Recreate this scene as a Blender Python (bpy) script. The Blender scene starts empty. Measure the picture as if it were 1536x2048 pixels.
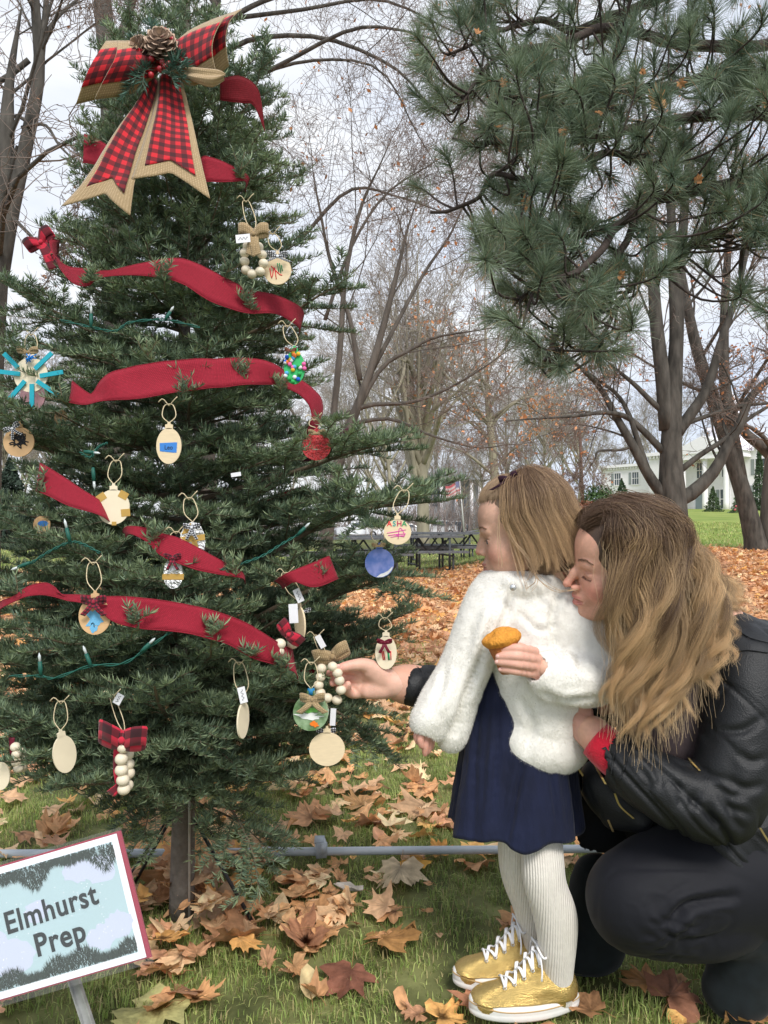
import bpy, math, random
import numpy as np
from mathutils import Vector, Matrix
random.seed(7); RNG = np.random.default_rng(7)
SC = bpy.context.scene; COL = SC.collection
PI = math.pi; R = math.radians
# ---------------------------------------------------------------- camera
FPX = 1479.0; CAMZ = 0.9; PITCH = math.atan(34/FPX)
cam_d = bpy.data.cameras.new('camera'); cam_d.lens = 26.0; cam_d.sensor_width = 36; cam_d.sensor_fit = 'AUTO'
cam_d.clip_start = 0.05; cam_d.clip_end = 2000
cam = bpy.data.objects.new('camera', cam_d); COL.objects.link(cam)
cam.location = (0, 0, CAMZ); cam.rotation_euler = (PI/2 + PITCH, 0, 0); SC.camera = cam
def P(px, py, Y):
    """point in the world at depth Y seen near photo pixel px,py"""
    u = (px-768)/FPX; v = (1024-py)/FPX
    cy = math.cos(PITCH) - v*math.sin(PITCH); cz = math.sin(PITCH) + v*math.cos(PITCH)
    return np.array([u/cy*Y, Y, CAMZ + cz/cy*Y])
def PA(lst): return np.array([P(*a) for a in lst])
# ---------------------------------------------------------------- sky, sun, exposure
W = bpy.data.worlds.new('World'); SC.world = W; W.use_nodes = True
nt = W.node_tree; nt.nodes.clear(); L = nt.links.new
SUN_EL, SUN_AZ = R(48), R(163)
sky = nt.nodes.new('ShaderNodeTexSky'); sky.sky_type = 'NISHITA'; sky.sun_disc = False
sky.sun_elevation = SUN_EL; sky.sun_rotation = SUN_AZ
mul = nt.nodes.new('ShaderNodeVectorMath'); mul.operation = 'SCALE'; mul.inputs['Scale'].default_value = 0.10
L(sky.outputs[0], mul.inputs[0])
tc = nt.nodes.new('ShaderNodeTexCoord'); mp = nt.nodes.new('ShaderNodeMapping'); mp.inputs['Scale'].default_value = (1, 1, 2.6)
mp.inputs['Location'].default_value = (0.35, 0.0, 0.55)
L(tc.outputs['Generated'], mp.inputs[0])
nz = nt.nodes.new('ShaderNodeTexNoise'); nz.inputs['Scale'].default_value = 2.2; nz.inputs['Detail'].default_value = 6; nz.inputs['Roughness'].default_value = .55
L(mp.outputs[0], nz.inputs[0])
cr = nt.nodes.new('ShaderNodeValToRGB'); cr.color_ramp.elements[0].position = .36; cr.color_ramp.elements[1].position = .62
cr.color_ramp.elements[0].color = (.56, .62, .74, 1); cr.color_ramp.elements[1].color = (.76, .775, .80, 1)
L(nz.outputs[0], cr.inputs[0])
mx = nt.nodes.new('ShaderNodeMix'); mx.data_type = 'RGBA'; mx.inputs[0].default_value = .93
L(mul.outputs[0], mx.inputs[6]); L(cr.outputs[0], mx.inputs[7])
bg = nt.nodes.new('ShaderNodeBackground'); bg.inputs[1].default_value = 1.0
out = nt.nodes.new('ShaderNodeOutputWorld'); L(mx.outputs[2], bg.inputs[0]); L(bg.outputs[0], out.inputs[0])
sd = bpy.data.lights.new('sun', 'SUN'); sd.energy = 2.2; sd.angle = R(18); sd.color = (1, .96, .9)
sun = bpy.data.objects.new('sun', sd); COL.objects.link(sun)
_d = Vector((math.sin(SUN_AZ)*math.cos(SUN_EL), math.cos(SUN_AZ)*math.cos(SUN_EL), math.sin(SUN_EL)))
sun.rotation_euler = _d.to_track_quat('Z', 'Y').to_euler(); sun.location = (0, 0, 30)
SC.view_settings.view_transform = 'Standard'; SC.view_settings.look = 'None'; SC.view_settings.exposure = 0.50; SC.view_settings.gamma = 1
SC.cycles.max_bounces = 6; SC.cycles.diffuse_bounces = 3; SC.cycles.glossy_bounces = 3; SC.cycles.transparent_max_bounces = 8
SC.cycles.use_adaptive_sampling = True; SC.cycles.adaptive_threshold = 0.02
SC.cycles.use_denoising = True
# ---------------------------------------------------------------- object helpers
def link(o, parent=None):
    COL.objects.link(o)
    if parent is not None: o.parent = parent
    return o
def tag(o, label=None, cat=None, group=None, kind=None):
    if label: o['label'] = label
    if cat: o['category'] = cat
    if group: o['group'] = group
    if kind: o['kind'] = kind
    return o
def thing(name, label, cat, group=None, loc=(0, 0, 0), rz=0):
    o = bpy.data.objects.new(name, None); o.empty_display_size = .05; link(o)
    o.location = loc; o.rotation_euler = (0, 0, rz)
    return tag(o, label, cat, group)
def wmat(o):
    return wmat(o.parent) @ o.matrix_basis if o.parent else o.matrix_basis.copy()
def obj(name, V, F, mat=None, parent=None, smooth=True, col=None, uv=None, fmats=None):
    """one mesh object; F is an (n,3)/(n,4) array, a list of such arrays, or a list of tuples. World coordinates."""
    V = np.asarray(V, dtype=np.float32).reshape(-1, 3)
    if parent is not None:
        mw = np.array(wmat(parent).inverted())
        V = (V @ mw[:3, :3].T + mw[:3, 3]).astype(np.float32)
    me = bpy.data.meshes.new(name)
    if isinstance(F, np.ndarray): F = [F]
    if len(F) and isinstance(F[0], np.ndarray):
        F = [np.asarray(f, dtype=np.int32) for f in F if len(f)]
        loops = np.concatenate([f.ravel() for f in F]); tot = np.concatenate([np.full(len(f), f.shape[1], np.int32) for f in F])
        st = np.concatenate([[0], np.cumsum(tot)[:-1]]).astype(np.int32)
        me.vertices.add(len(V)); me.vertices.foreach_set('co', V.ravel())
        me.loops.add(len(loops)); me.loops.foreach_set('vertex_index', loops)
        me.polygons.add(len(tot)); me.polygons.foreach_set('loop_start', st)
        try: me.polygons.foreach_set('loop_total', tot)
        except Exception: pass
        me.update(calc_edges=True)
    else:
        me.from_pydata([tuple(v) for v in V.tolist()], [], [tuple(int(i) for i in f) for f in F]); loops = None
    me.polygons.foreach_set('use_smooth', np.full(len(me.polygons), bool(smooth)))
    if col is not None:
        a = me.color_attributes.new('Col', 'FLOAT_COLOR', 'POINT')
        c = np.ones((len(V), 4), np.float32); col = np.asarray(col, np.float32)
        if col.ndim == 1: c[:, :3] = col[:, None] if len(col) == len(V) else col[None, :]
        else: c[:, :3] = col
        a.data.foreach_set('color', c.ravel())
    if uv is not None:
        ul = me.uv_layers.new(name='UVMap'); li = np.empty(len(me.loops), np.int32); me.loops.foreach_get('vertex_index', li)
        ul.data.foreach_set('uv', np.asarray(uv, np.float32)[li].ravel())
    ms = mat if isinstance(mat, (list, tuple)) else [mat]
    for m in ms:
        if m is not None: me.materials.append(m)
    if fmats is not None: me.polygons.foreach_set('material_index', np.asarray(fmats, np.int32))
    me.validate()
    o = bpy.data.objects.new(name, me); link(o)
    if parent is not None: o.parent = parent
    return o
class MB:
    """collects shapes for one mesh"""
    def __init__(s): s.V = []; s.Q = []; s.T = []; s.C = []; s.n = 0
    def add(s, V, F, col=None):
        V = np.asarray(V, float).reshape(-1, 3)
        Fs = [F] if isinstance(F, np.ndarray) else F
        for f in Fs:
            f = np.asarray(f)
            if len(f) == 0: continue
            if f.ndim == 1: f = f[None]
            (s.Q if f.shape[1] == 4 else s.T).append(f+s.n)
        s.V.append(V); s.n += len(V)
        c = np.ones((len(V), 3))
        if col is not None: c[:] = np.asarray(col, float)
        s.C.append(c)
        return s
    def box(s, c, size, rz=0, rot=None, col=None):
        x, y, z = [a/2 for a in size]
        V = np.array([[-x, -y, -z], [x, -y, -z], [x, y, -z], [-x, y, -z], [-x, -y, z], [x, -y, z], [x, y, z], [-x, y, z]])
        if rot is not None: V = V @ np.array(rot).T
        elif rz: V = V @ rotz(rz).T
        return s.add(V+np.asarray(c), np.array([[0, 3, 2, 1], [4, 5, 6, 7], [0, 1, 5, 4], [1, 2, 6, 5], [2, 3, 7, 6], [3, 0, 4, 7]]), col)
    def bar(s, a, b, w, t, col=None):
        a = np.asarray(a, float); b = np.asarray(b, float); d = b-a; Ln = np.linalg.norm(d); d /= Ln
        up = np.array([0, 0, 1.]) if abs(d[2]) < .9 else np.array([0, 1., 0]); sx = np.cross(d, up); sx /= np.linalg.norm(sx); uz = np.cross(sx, d)
        return s.box((a+b)/2, (w, Ln, t), rot=np.stack([sx, d, uz], 1), col=col)
    def tube(s, pts, rad, k=6, cap=True, col=None):
        V, F = tube(pts, rad, k, cap); return s.add(V, F, col)
    def ball(s, c, r, n=10, m=7, rot=None, col=None):
        V, F = ball(n, m); V = V*np.asarray(r)
        if rot is not None: V = V @ np.asarray(rot).T
        return s.add(V+np.asarray(c), F, col)
    def build(s, name, mat, parent=None, smooth=True, usecol=False):
        V = np.concatenate(s.V); F = []
        if s.Q: F.append(np.concatenate(s.Q))
        if s.T: F.append(np.concatenate(s.T))
        return obj(name, V, F, mat, parent, smooth, col=np.concatenate(s.C) if usecol else None)
def rotz(a): c, s_ = math.cos(a), math.sin(a); return np.array([[c, -s_, 0], [s_, c, 0], [0, 0, 1.]])
def roty(a): c, s_ = math.cos(a), math.sin(a); return np.array([[c, 0, s_], [0, 1, 0], [-s_, 0, c.real]])
def rotx(a): c, s_ = math.cos(a), math.sin(a); return np.array([[1, 0, 0], [0, c, -s_], [0, s_, c.real]])
def ball(n=10, m=7):
    V = [[0, 0, 1.]]
    for i in range(1, m):
        t = PI*i/m
        for j in range(n): V.append([math.sin(t)*math.cos(2*PI*j/n), math.sin(t)*math.sin(2*PI*j/n), math.cos(t)])
    V.append([0, 0, -1.]); Q = []; T = []
    for j in range(n): T.append([0, 1+j, 1+(j+1) % n])
    for i in range(m-2):
        for j in range(n): a = 1+i*n; Q.append([a+j, a+n+j, a+n+(j+1) % n, a+(j+1) % n])
    b = 1+(m-2)*n; e = len(V)-1
    for j in range(n): T.append([b+j, e, b+(j+1) % n])
    return np.array(V), [np.array(Q), np.array(T)]
def frames(Pts):
    """Pts (S,N,3) -> tangent frames"""
    T = np.gradient(Pts, axis=1); T /= (np.linalg.norm(T, axis=2, keepdims=True)+1e-12)
    up = np.zeros_like(T[:, 0]); up[:, 2] = 1; bad = np.abs(T[:, :, 2]).max(1) > .92; up[bad] = (0.12, 1, 0.05)
    U = np.repeat(up[:, None, :], Pts.shape[1], 1)
    A = np.cross(T, U); A /= (np.linalg.norm(A, axis=2, keepdims=True)+1e-12); B = np.cross(A, T)
    return T, A, B
def tubes(Pts, rad, k=3):
    """many tubes with the same number of points. Pts (S,N,3), rad (S,N)"""
    Pts = np.asarray(Pts, float); S, N, _ = Pts.shape; rad = np.broadcast_to(np.asarray(rad, float), (S, N))
    T, A, B = frames(Pts); an = np.arange(k)*2*PI/k
    V = Pts[:, :, None, :] + rad[:, :, None, None]*(np.cos(an)[None, None, :, None]*A[:, :, None, :]+np.sin(an)[None, None, :, None]*B[:, :, None, :])
    idx = np.arange(S*N*k).reshape(S, N, k)
    a = idx[:, :-1, :]; b = idx[:, 1:, :]; F = np.stack([a, np.roll(a, -1, 2), np.roll(b, -1, 2), b], -1).reshape(-1, 4)
    return V.reshape(-1, 3), F
def tube(pts, rad, k=6, cap=True):
    pts = np.asarray(pts, float); N = len(pts); rad = np.broadcast_to(np.asarray(rad, float), (N,))
    V, F = tubes(pts[None], rad[None], k); F = [F]
    if cap:
        V = np.concatenate([V, pts[:1], pts[-1:]]); n = N*k
        F.append(np.array([[n, (j+1) % k, j] for j in range(k)]+[[n+1, (N-1)*k+j, (N-1)*k+(j+1) % k] for j in range(k)]))
    return V, F
def spline(pts, n):
    """Catmull-Rom through pts -> n points"""
    p = np.asarray(pts, float); m = len(p)
    if m < 3: t = np.linspace(0, 1, n)[:, None]; return p[0]*(1-t)+p[-1]*t
    q = np.concatenate([[2*p[0]-p[1]], p, [2*p[-1]-p[-2]]]); t = np.linspace(0, m-1-1e-9, n); i = t.astype(int); f = (t-i)[:, None]
    a, b, c, d = q[i], q[i+1], q[i+2], q[i+3]
    return .5*((2*b)+(-a+c)*f+(2*a-5*b+4*c-d)*f**2+(-a+3*b-3*c+d)*f**3)
def grid_faces(n, m, wrap=False):
    i = np.arange(n-1)[:, None]; j = np.arange(m if wrap else m-1)[None, :]; j2 = (j+1) % m
    return np.stack([i*m+j, i*m+j2, (i+1)*m+j2, (i+1)*m+j], -1).reshape(-1, 4)
def _hash(ix, iy, iz, seed):
    h = (ix*374761393 + iy*668265263 + iz*2147483647 + seed*1274126177) & 0xffffffff
    h = ((h ^ (h >> 13))*1103515245) & 0xffffffff; h = (h ^ (h >> 16)) & 0xffffff
    return h/float(0xffffff)*2-1
def vnoise(X, f=1.0, seed=0, octv=1):
    X = np.asarray(X, float); o = np.zeros(X.shape[:-1]); amp = 1.
    for k in range(octv):
        Q = X*f*(2**k)+17.3*k; i = np.floor(Q).astype(np.int64); t = Q-i; t = t*t*(3-2*t)
        for dx in (0, 1):
            for dy in (0, 1):
                for dz in (0, 1):
                    w = (t[..., 0] if dx else 1-t[..., 0])*(t[..., 1] if dy else 1-t[..., 1])*(t[..., 2] if dz else 1-t[..., 2])
                    o += amp*w*_hash(i[..., 0]+dx, i[..., 1]+dy, i[..., 2]+dz, seed+k)
        amp *= .5
    return o
def prism(outline, thick, k=0):
    """flat outline (n,2) extruded along z, centred; returns V,F list with ngons as fans"""
    o = np.asarray(outline, float); n = len(o); c = o.mean(0)
    V = np.concatenate([np.c_[o, np.full(n, thick/2)], np.c_[o, np.full(n, -thick/2)], [[c[0], c[1], thick/2], [c[0], c[1], -thick/2]]])
    j = np.arange(n); j2 = (j+1) % n
    T = np.concatenate([np.stack([np.full(n, 2*n), j, j2], 1), np.stack([np.full(n, 2*n+1), n+j2, n+j], 1)])
    return V, [np.stack([j, n+j, n+j2, j2], 1), T]
# ---------------------------------------------------------------- materials
def mat(name, color, rough=.7, var=.0, vscale=30., color2=None, bump=0., bscale=80., spec=.3, metal=0., col=False, sheen=0., sss=0., trans=0., back=None, stretch=None, coat=0., detail=4):
    m = bpy.data.materials.new(name); m.use_nodes = True; t = m.node_tree; b = t.nodes['Principled BSDF']; l = t.links.new
    b.inputs['Roughness'].default_value = rough; b.inputs['Metallic'].default_value = metal; b.inputs['Specular IOR Level'].default_value = spec
    if sheen: b.inputs['Sheen Weight'].default_value = sheen
    if coat: b.inputs['Coat Weight'].default_value = coat; b.inputs['Coat Roughness'].default_value = .25
    if sss: b.inputs['Subsurface Weight'].default_value = sss; b.inputs['Subsurface Radius'].default_value = (1, .35, .2); b.inputs['Subsurface Scale'].default_value = .006
    c4 = (*color, 1); src = None
    tcn = t.nodes.new('ShaderNodeTexCoord'); vec = tcn.outputs['Object']
    if stretch:
        mpn = t.nodes.new('ShaderNodeMapping'); mpn.inputs['Scale'].default_value = stretch; l(vec, mpn.inputs[0]); vec = mpn.outputs[0]
    if col:
        vc = t.nodes.new('ShaderNodeVertexColor'); vc.layer_name = 'Col'; src = vc.outputs[0]
        if tuple(color) != (1, 1, 1):
            mm = t.nodes.new('ShaderNodeMix'); mm.data_type = 'RGBA'; mm.blend_type = 'MULTIPLY'; mm.inputs[0].default_value = 1; mm.inputs[7].default_value = c4; l(src, mm.inputs[6]); src = mm.outputs[2]
    if var or color2:
        n = t.nodes.new('ShaderNodeTexNoise'); n.inputs['Scale'].default_value = vscale; n.inputs['Detail'].default_value = detail; l(vec, n.inputs[0])
        if color2:
            r = t.nodes.new('ShaderNodeValToRGB'); r.color_ramp.elements[0].position = .38; r.color_ramp.elements[1].position = .62
            r.color_ramp.elements[0].color = c4; r.color_ramp.elements[1].color = (*color2, 1); l(n.outputs[0], r.inputs[0]); src = r.outputs[0]
        if var:
            mr = t.nodes.new('ShaderNodeMapRange'); mr.inputs[1].default_value = .3; mr.inputs[2].default_value = .7; mr.inputs[3].default_value = 1-var; mr.inputs[4].default_value = 1+var; l(n.outputs[0], mr.inputs[0])
            mm = t.nodes.new('ShaderNodeVectorMath'); mm.operation = 'SCALE'
            if src is None: mm.inputs[0].default_value = color
            else: l(src, mm.inputs[0])
            l(mr.outputs[0], mm.inputs['Scale']); src = mm.outputs[0]
    if src is not None: l(src, b.inputs['Base Color'])
    else: b.inputs['Base Color'].default_value = c4
    if bump:
        n2 = t.nodes.new('ShaderNodeTexNoise'); n2.inputs['Scale'].default_value = bscale; n2.inputs['Detail'].default_value = 5; l(vec, n2.inputs[0])
        bn = t.nodes.new('ShaderNodeBump'); bn.inputs['Strength'].default_value = bump; bn.inputs['Distance'].default_value = .01; l(n2.outputs[0], bn.inputs['Height']); l(bn.outputs[0], b.inputs['Normal'])
    if trans:
        tr = t.nodes.new('ShaderNodeBsdfTranslucent'); ms = t.nodes.new('ShaderNodeMixShader'); ms.inputs[0].default_value = trans
        if src is not None: l(src, tr.inputs[0])
        else: tr.inputs[0].default_value = c4
        l(b.outputs[0], ms.inputs[1]); l(tr.outputs[0], ms.inputs[2]); l(ms.outputs[0], t.nodes['Material Output'].inputs[0])
    return m
# ---------------------------------------------------------------- signed distance sculpting
class Sculpt:
    def __init__(s, lo, hi, h):
        s.lo = np.asarray(lo, float); s.h = h; s.n = (np.ceil((np.asarray(hi)-s.lo)/h)).astype(int)+1
        s.F = np.full(s.n, 0.05, np.float32)
    def win(s, lo, hi, pad):
        a = np.clip(np.floor((np.asarray(lo)-pad-s.lo)/s.h).astype(int), 0, s.n); b = np.clip(np.ceil((np.asarray(hi)+pad-s.lo)/s.h).astype(int)+1, 0, s.n)
        sl = tuple(slice(a[i], b[i]) for i in range(3))
        g = [((np.arange(a[i], b[i]))*s.h+s.lo[i]).astype(np.float32) for i in range(3)]
        return sl, g[0][:, None, None], g[1][None, :, None], g[2][None, None, :]
    def comb(s, sl, d, k, sub):
        f = s.F[sl]
        if f.size == 0: return
        if sub:
            d = -d; hh = np.maximum(k-np.abs(f-d), 0)/k if k > 0 else 0; s.F[sl] = np.maximum(f, d)+(hh*hh*k*.25 if k > 0 else 0)
        else:
            hh = np.maximum(k-np.abs(f-d), 0)/k if k > 0 else 0; s.F[sl] = np.minimum(f, d)-(hh*hh*k*.25 if k > 0 else 0)
    def cone(s, a, b, ra, rb, k=.01, sub=False, sq=None):
        a = np.asarray(a, float); b = np.asarray(b, float); r = max(ra, rb)
        sl, x, y, z = s.win(np.minimum(a, b)-r, np.maximum(a, b)+r, k+3*s.h+.006)
        d = b-a; L2 = float(d@d)+1e-12
        t = np.clip(((x-a[0])*d[0]+(y-a[1])*d[1]+(z-a[2])*d[2])/L2, 0, 1)
        q = np.sqrt((x-a[0]-t*d[0])**2+(y-a[1]-t*d[1])**2+(z-a[2]-t*d[2])**2)-(ra+(rb-ra)*t)
        s.comb(sl, q.astype(np.float32), k, sub); return s
    def chain(s, pts, rads, k=.01, n=None):
        if n: pts = spline(pts, n); rads = np.interp(np.linspace(0, 1, n), np.linspace(0, 1, len(rads)), rads)
        for i in range(len(pts)-1): s.cone(pts[i], pts[i+1], rads[i], rads[i+1], k)
        return s
    def ell(s, c, r, k=.01, rot=None, sub=False):
        c = np.asarray(c, float); r = np.broadcast_to(np.asarray(r, float), (3,)); m = r.max() if rot is not None else r
        sl, x, y, z = s.win(c-m, c+m, k+3*s.h+.006); x = x-c[0]; y = y-c[1]; z = z-c[2]
        if rot is not None:
            M = np.asarray(rot).T; x, y, z = M[0, 0]*x+M[0, 1]*y+M[0, 2]*z, M[1, 0]*x+M[1, 1]*y+M[1, 2]*z, M[2, 0]*x+M[2, 1]*y+M[2, 2]*z
        k0 = np.sqrt((x/r[0])**2+(y/r[1])**2+(z/r[2])**2); k1 = np.sqrt((x/r[0]**2)**2+(y/r[1]**2)**2+(z/r[2]**2)**2)+1e-9
        s.comb(sl, (k0*(k0-1)/k1).astype(np.float32), k, sub); return s
    def mesh(s):
        F = s.F; n = F.shape; ins = F < 0
        c = np.zeros(tuple(i-1 for i in n), np.int8)
        for dx in (0, 1):
            for dy in (0, 1):
                for dz in (0, 1): c += ins[dx:n[0]-1+dx, dy:n[1]-1+dy, dz:n[2]-1+dz]
        act = np.argwhere((c > 0) & (c < 8)); idx = np.full(c.shape, -1, np.int64); idx[tuple(act.T)] = np.arange(len(act))
        off = np.array([[i, j, k] for i in (0, 1) for j in (0, 1) for k in (0, 1)])
        val = np.stack([F[act[:, 0]+o[0], act[:, 1]+o[1], act[:, 2]+o[2]] for o in off], 1).astype(float)
        acc = np.zeros((len(act), 3)); cnt = np.zeros(len(act))
        for a in range(8):
            for b in range(a+1, 8):
                if np.abs(off[a]-off[b]).sum() != 1: continue
                va, vb = val[:, a], val[:, b]; m = (va < 0) != (vb < 0); t = np.where(m, va/np.where(m, va-vb, 1), 0)
                acc += np.where(m[:, None], off[a]+t[:, None]*(off[b]-off[a]), 0); cnt += m
        V = (act+acc/cnt[:, None])*s.h+s.lo; quads = []
        for ax in range(3):
            u, v = (ax+1) % 3, (ax+2) % 3
            sa = [slice(1, n[i]-1) for i in range(3)]; sb = list(sa); sa[ax] = slice(0, n[ax]-1); sb[ax] = slice(1, n[ax])
            A = ins[tuple(sa)]; B = ins[tuple(sb)]; e = np.argwhere(A != B)
            if len(e) == 0: continue
            fl = A[tuple(e.T)]; p = e.copy(); p[:, u] += 1; p[:, v] += 1
            def g(du, dv):
                q = p.copy(); q[:, u] += du; q[:, v] += dv; return idx[tuple(q.T)]
            q = np.stack([g(-1, -1), g(0, -1), g(0, 0), g(-1, 0)], 1); q[~fl] = q[~fl][:, ::-1]; quads.append(q)
        Q = np.concatenate(quads); Q = Q[(Q >= 0).all(1)]
        return V, Q
def vnormals(V, Q):
    N = np.zeros_like(V); a, b, c = V[Q[:, 0]], V[Q[:, 1]], V[Q[:, 2]]; f = np.cross(b-a, c-a)
    if Q.shape[1] == 4: f = np.cross(c-a, V[Q[:, 3]]-b)
    for i in range(Q.shape[1]): np.add.at(N, Q[:, i], f)
    return N/(np.linalg.norm(N, axis=1, keepdims=True)+1e-12)
# ================================================================ SETTING
def sstep(x, a, b): t = np.clip((x-a)/(b-a), 0, 1); return t*t*(3-2*t)
def gz(x, y):
    """height of the ground"""
    x = np.asarray(x, float); y = np.asarray(y, float); yy = np.maximum(y, .5)
    rise = np.interp(yy, [0, 6, 15, 40, 110, 300], [0, 0, .50, 1.5, 3.9, 4.3]); s = sstep(x/yy, .04, .27)
    b = .012*np.sin(x*2.1+1)*np.cos(y*1.7)+.008*np.sin(x*5.3+y*4.1)
    return rise*s+b*sstep(yy, 0, 1)*(1-sstep(yy, 20, 40))-.012
def G(px, py, Y):
    """point of the ground straight below a pixel column at depth Y"""
    p = P(px, py, Y); p[2] = float(gz(p[0], Y)); return p
# ground sheet ---------------------------------------------------
ys = np.concatenate([np.linspace(-6, 1, 8), np.linspace(1.2, 6, 60), np.linspace(6.3, 20, 60), np.linspace(21, 60, 40), np.linspace(65, 200, 28), [240, 320, 450, 700]])
us = np.linspace(-1.3, 1.3, 130)
GX = us[None, :]*(np.maximum(ys, 0)[:, None]+6); GY = np.repeat(ys[:, None], len(us), 1)
V = np.stack([GX, GY, gz(GX, GY)], -1).reshape(-1, 3)
def leafmask(x, y):
    """share of the ground that the leaves cover"""
    x = np.asarray(x, float); y = np.asarray(y, float); q = np.stack([x, y, 0*x], -1)
    n = vnoise(q, .9, 3, 3); r = x/np.maximum(y, .5)
    far = sstep(y, 3.6, 6.4); right = sstep(r, .30, .42)
    d = .42+.50*far+.34*n*(1-.5*far)
    d = d-.25*np.exp(-((y-3.3)/.9)**2)*sstep(n, -.4, .6)
    edge = 15.6+.4*vnoise(q, .5, 9)-.5*right
    return np.clip(d*(1-sstep(y, edge-.5, edge+.6)), 0, 1)+.14*sstep(y, 15, 16)*(1-sstep(y, 22, 32))
lm = leafmask(V[:, 0], V[:, 1])
rr = V[:, 0]/np.maximum(V[:, 1], .5)
gcol = np.stack([lm*sstep(V[:, 1], 3.6, 6), sstep(V[:, 1], 14, 17)*sstep(rr, .10, .2), sstep(V[:, 1], 46, 50)*(1-sstep(V[:, 1], 66, 70))*(1-sstep(rr, .12, .18))], 1)
def ground_mat():
    m = bpy.data.materials.new('turf'); m.use_nodes = True; t = m.node_tree; l = t.links.new; N = t.nodes.new; b = t.nodes['Principled BSDF']
    b.inputs['Roughness'].default_value = .9; b.inputs['Specular IOR Level'].default_value = .15
    tc = N('ShaderNodeTexCoord'); vc = N('ShaderNodeVertexColor'); vc.layer_name = 'Col'; sp = N('ShaderNodeSeparateColor'); l(vc.outputs[0], sp.inputs[0])
    n1 = N('ShaderNodeTexNoise'); n1.inputs['Scale'].default_value = 9; n1.inputs['Detail'].default_value = 8; l(tc.outputs['Object'], n1.inputs[0])
    g = N('ShaderNodeValToRGB'); e = g.color_ramp.elements; e[0].position = .35; e[0].color = (.07, .08, .03, 1); e[1].position = .65; e[1].color = (.22, .23, .09, 1); l(n1.outputs[0], g.inputs[0])
    n3 = N('ShaderNodeTexNoise'); n3.inputs['Scale'].default_value = .5; n3.inputs['Detail'].default_value = 9; l(tc.outputs['Object'], n3.inputs[0])
    g2 = N('ShaderNodeValToRGB'); e = g2.color_ramp.elements; e[0].position = .35; e[0].color = (.17, .24, .05, 1); e[1].position = .68; e[1].color = (.30, .34, .09, 1); l(n3.outputs[0], g2.inputs[0])
    mg = N('ShaderNodeMix'); mg.data_type = 'RGBA'; l(sp.outputs[1], mg.inputs[0]); l(g.outputs[0], mg.inputs[6]); l(g2.outputs[0], mg.inputs[7])
    v = N('ShaderNodeTexVoronoi'); v.inputs['Scale'].default_value = 13; l(tc.outputs['Object'], v.inputs['Vector'])
    lr = N('ShaderNodeValToRGB'); ss = N('ShaderNodeSeparateColor'); l(v.outputs['Color'], ss.inputs[0]); l(ss.outputs[0], lr.inputs[0])
    e = lr.color_ramp.elements; e[0].position = 0; e[0].color = (.22, .10, .06, 1); e[1].position = 1; e[1].color = (.74, .50, .32, 1)
    for p_, c_ in ((.3, (.42, .20, .10)), (.55, (.58, .33, .19)), (.8, (.62, .34, .17))): q = e.new(p_); q.color = (*c_, 1)
    n2 = N('ShaderNodeTexNoise'); n2.inputs['Scale'].default_value = 7; n2.inputs['Detail'].default_value = 5; l(tc.outputs['Object'], n2.inputs[0])
    ad = N('ShaderNodeMath'); ad.operation = 'ADD'; l(sp.outputs[0], ad.inputs[0]); l(n2.outputs[0], ad.inputs[1])
    mr = N('ShaderNodeMapRange'); mr.inputs[1].default_value = .93; mr.inputs[2].default_value = 1.05; l(ad.outputs[0], mr.inputs[0])
    ml = N('ShaderNodeMix'); ml.data_type = 'RGBA'; l(mr.outputs[0], ml.inputs[0]); l(mg.outputs[2], ml.inputs[6]); l(lr.outputs[0], ml.inputs[7])
    l(ml.outputs[2], b.inputs['Base Color'])
    bn = N('ShaderNodeBump'); bn.inputs['Strength'].default_value = .6; bn.inputs['Distance'].default_value = .03; l(n1.outputs[0], bn.inputs['Height']); l(bn.outputs[0], b.inputs['Normal'])
    return m
tag(obj('ground', V, grid_faces(len(ys), len(us)), ground_mat(), col=gcol), kind='structure')
# road beyond the park
xs = np.linspace(-90, 9, 60); ry = np.array([64., 68, 72, 76, 80, 84, 90])
RX, RY = np.meshgrid(xs, ry); 
tag(obj('road', np.stack([RX, RY, gz(RX, RY)+.03], -1), grid_faces(len(ry), len(xs)), mat('asphalt', (.16, .16, .165), .85, .15, 3)), kind='structure')
# ---------------------------------------------------------------- fallen leaves
def leaf_outline(kind):
    if kind == 0:   # five lobes with teeth
        r = [(-90, .10), (-82, .30), (-60, .62), (-40, .60), (-28, .70), (-12, .70), (4, .86), (12, .60), (22, .60), (28, .58), (36, .70), (44, .88), (50, .80), (58, .98), (66, .70), (72, .66), (80, .78), (84, .80), (90, 1.08)]
    elif kind == 1:
        r = [(-90, .12), (-75, .42), (-50, .55), (-30, .54), (-15, .74), (0, .92), (14, .66), (26, .60), (40, .78), (48, 1.0), (60, .70), (72, .62), (80, .70), (90, 1.12)]
    else:
        r = [(-90, .45), (-50, .42), (-20, .38), (10, .42), (40, .55), (70, .80), (90, 1.0)]
    pts = [(math.cos(R(a))*q, math.sin(R(a))*q) for a, q in r]
    return np.array(pts + [(-x, y) for x, y in reversed(pts[1:-1])])
LO = [leaf_outline(k) for k in range(3)]
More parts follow.
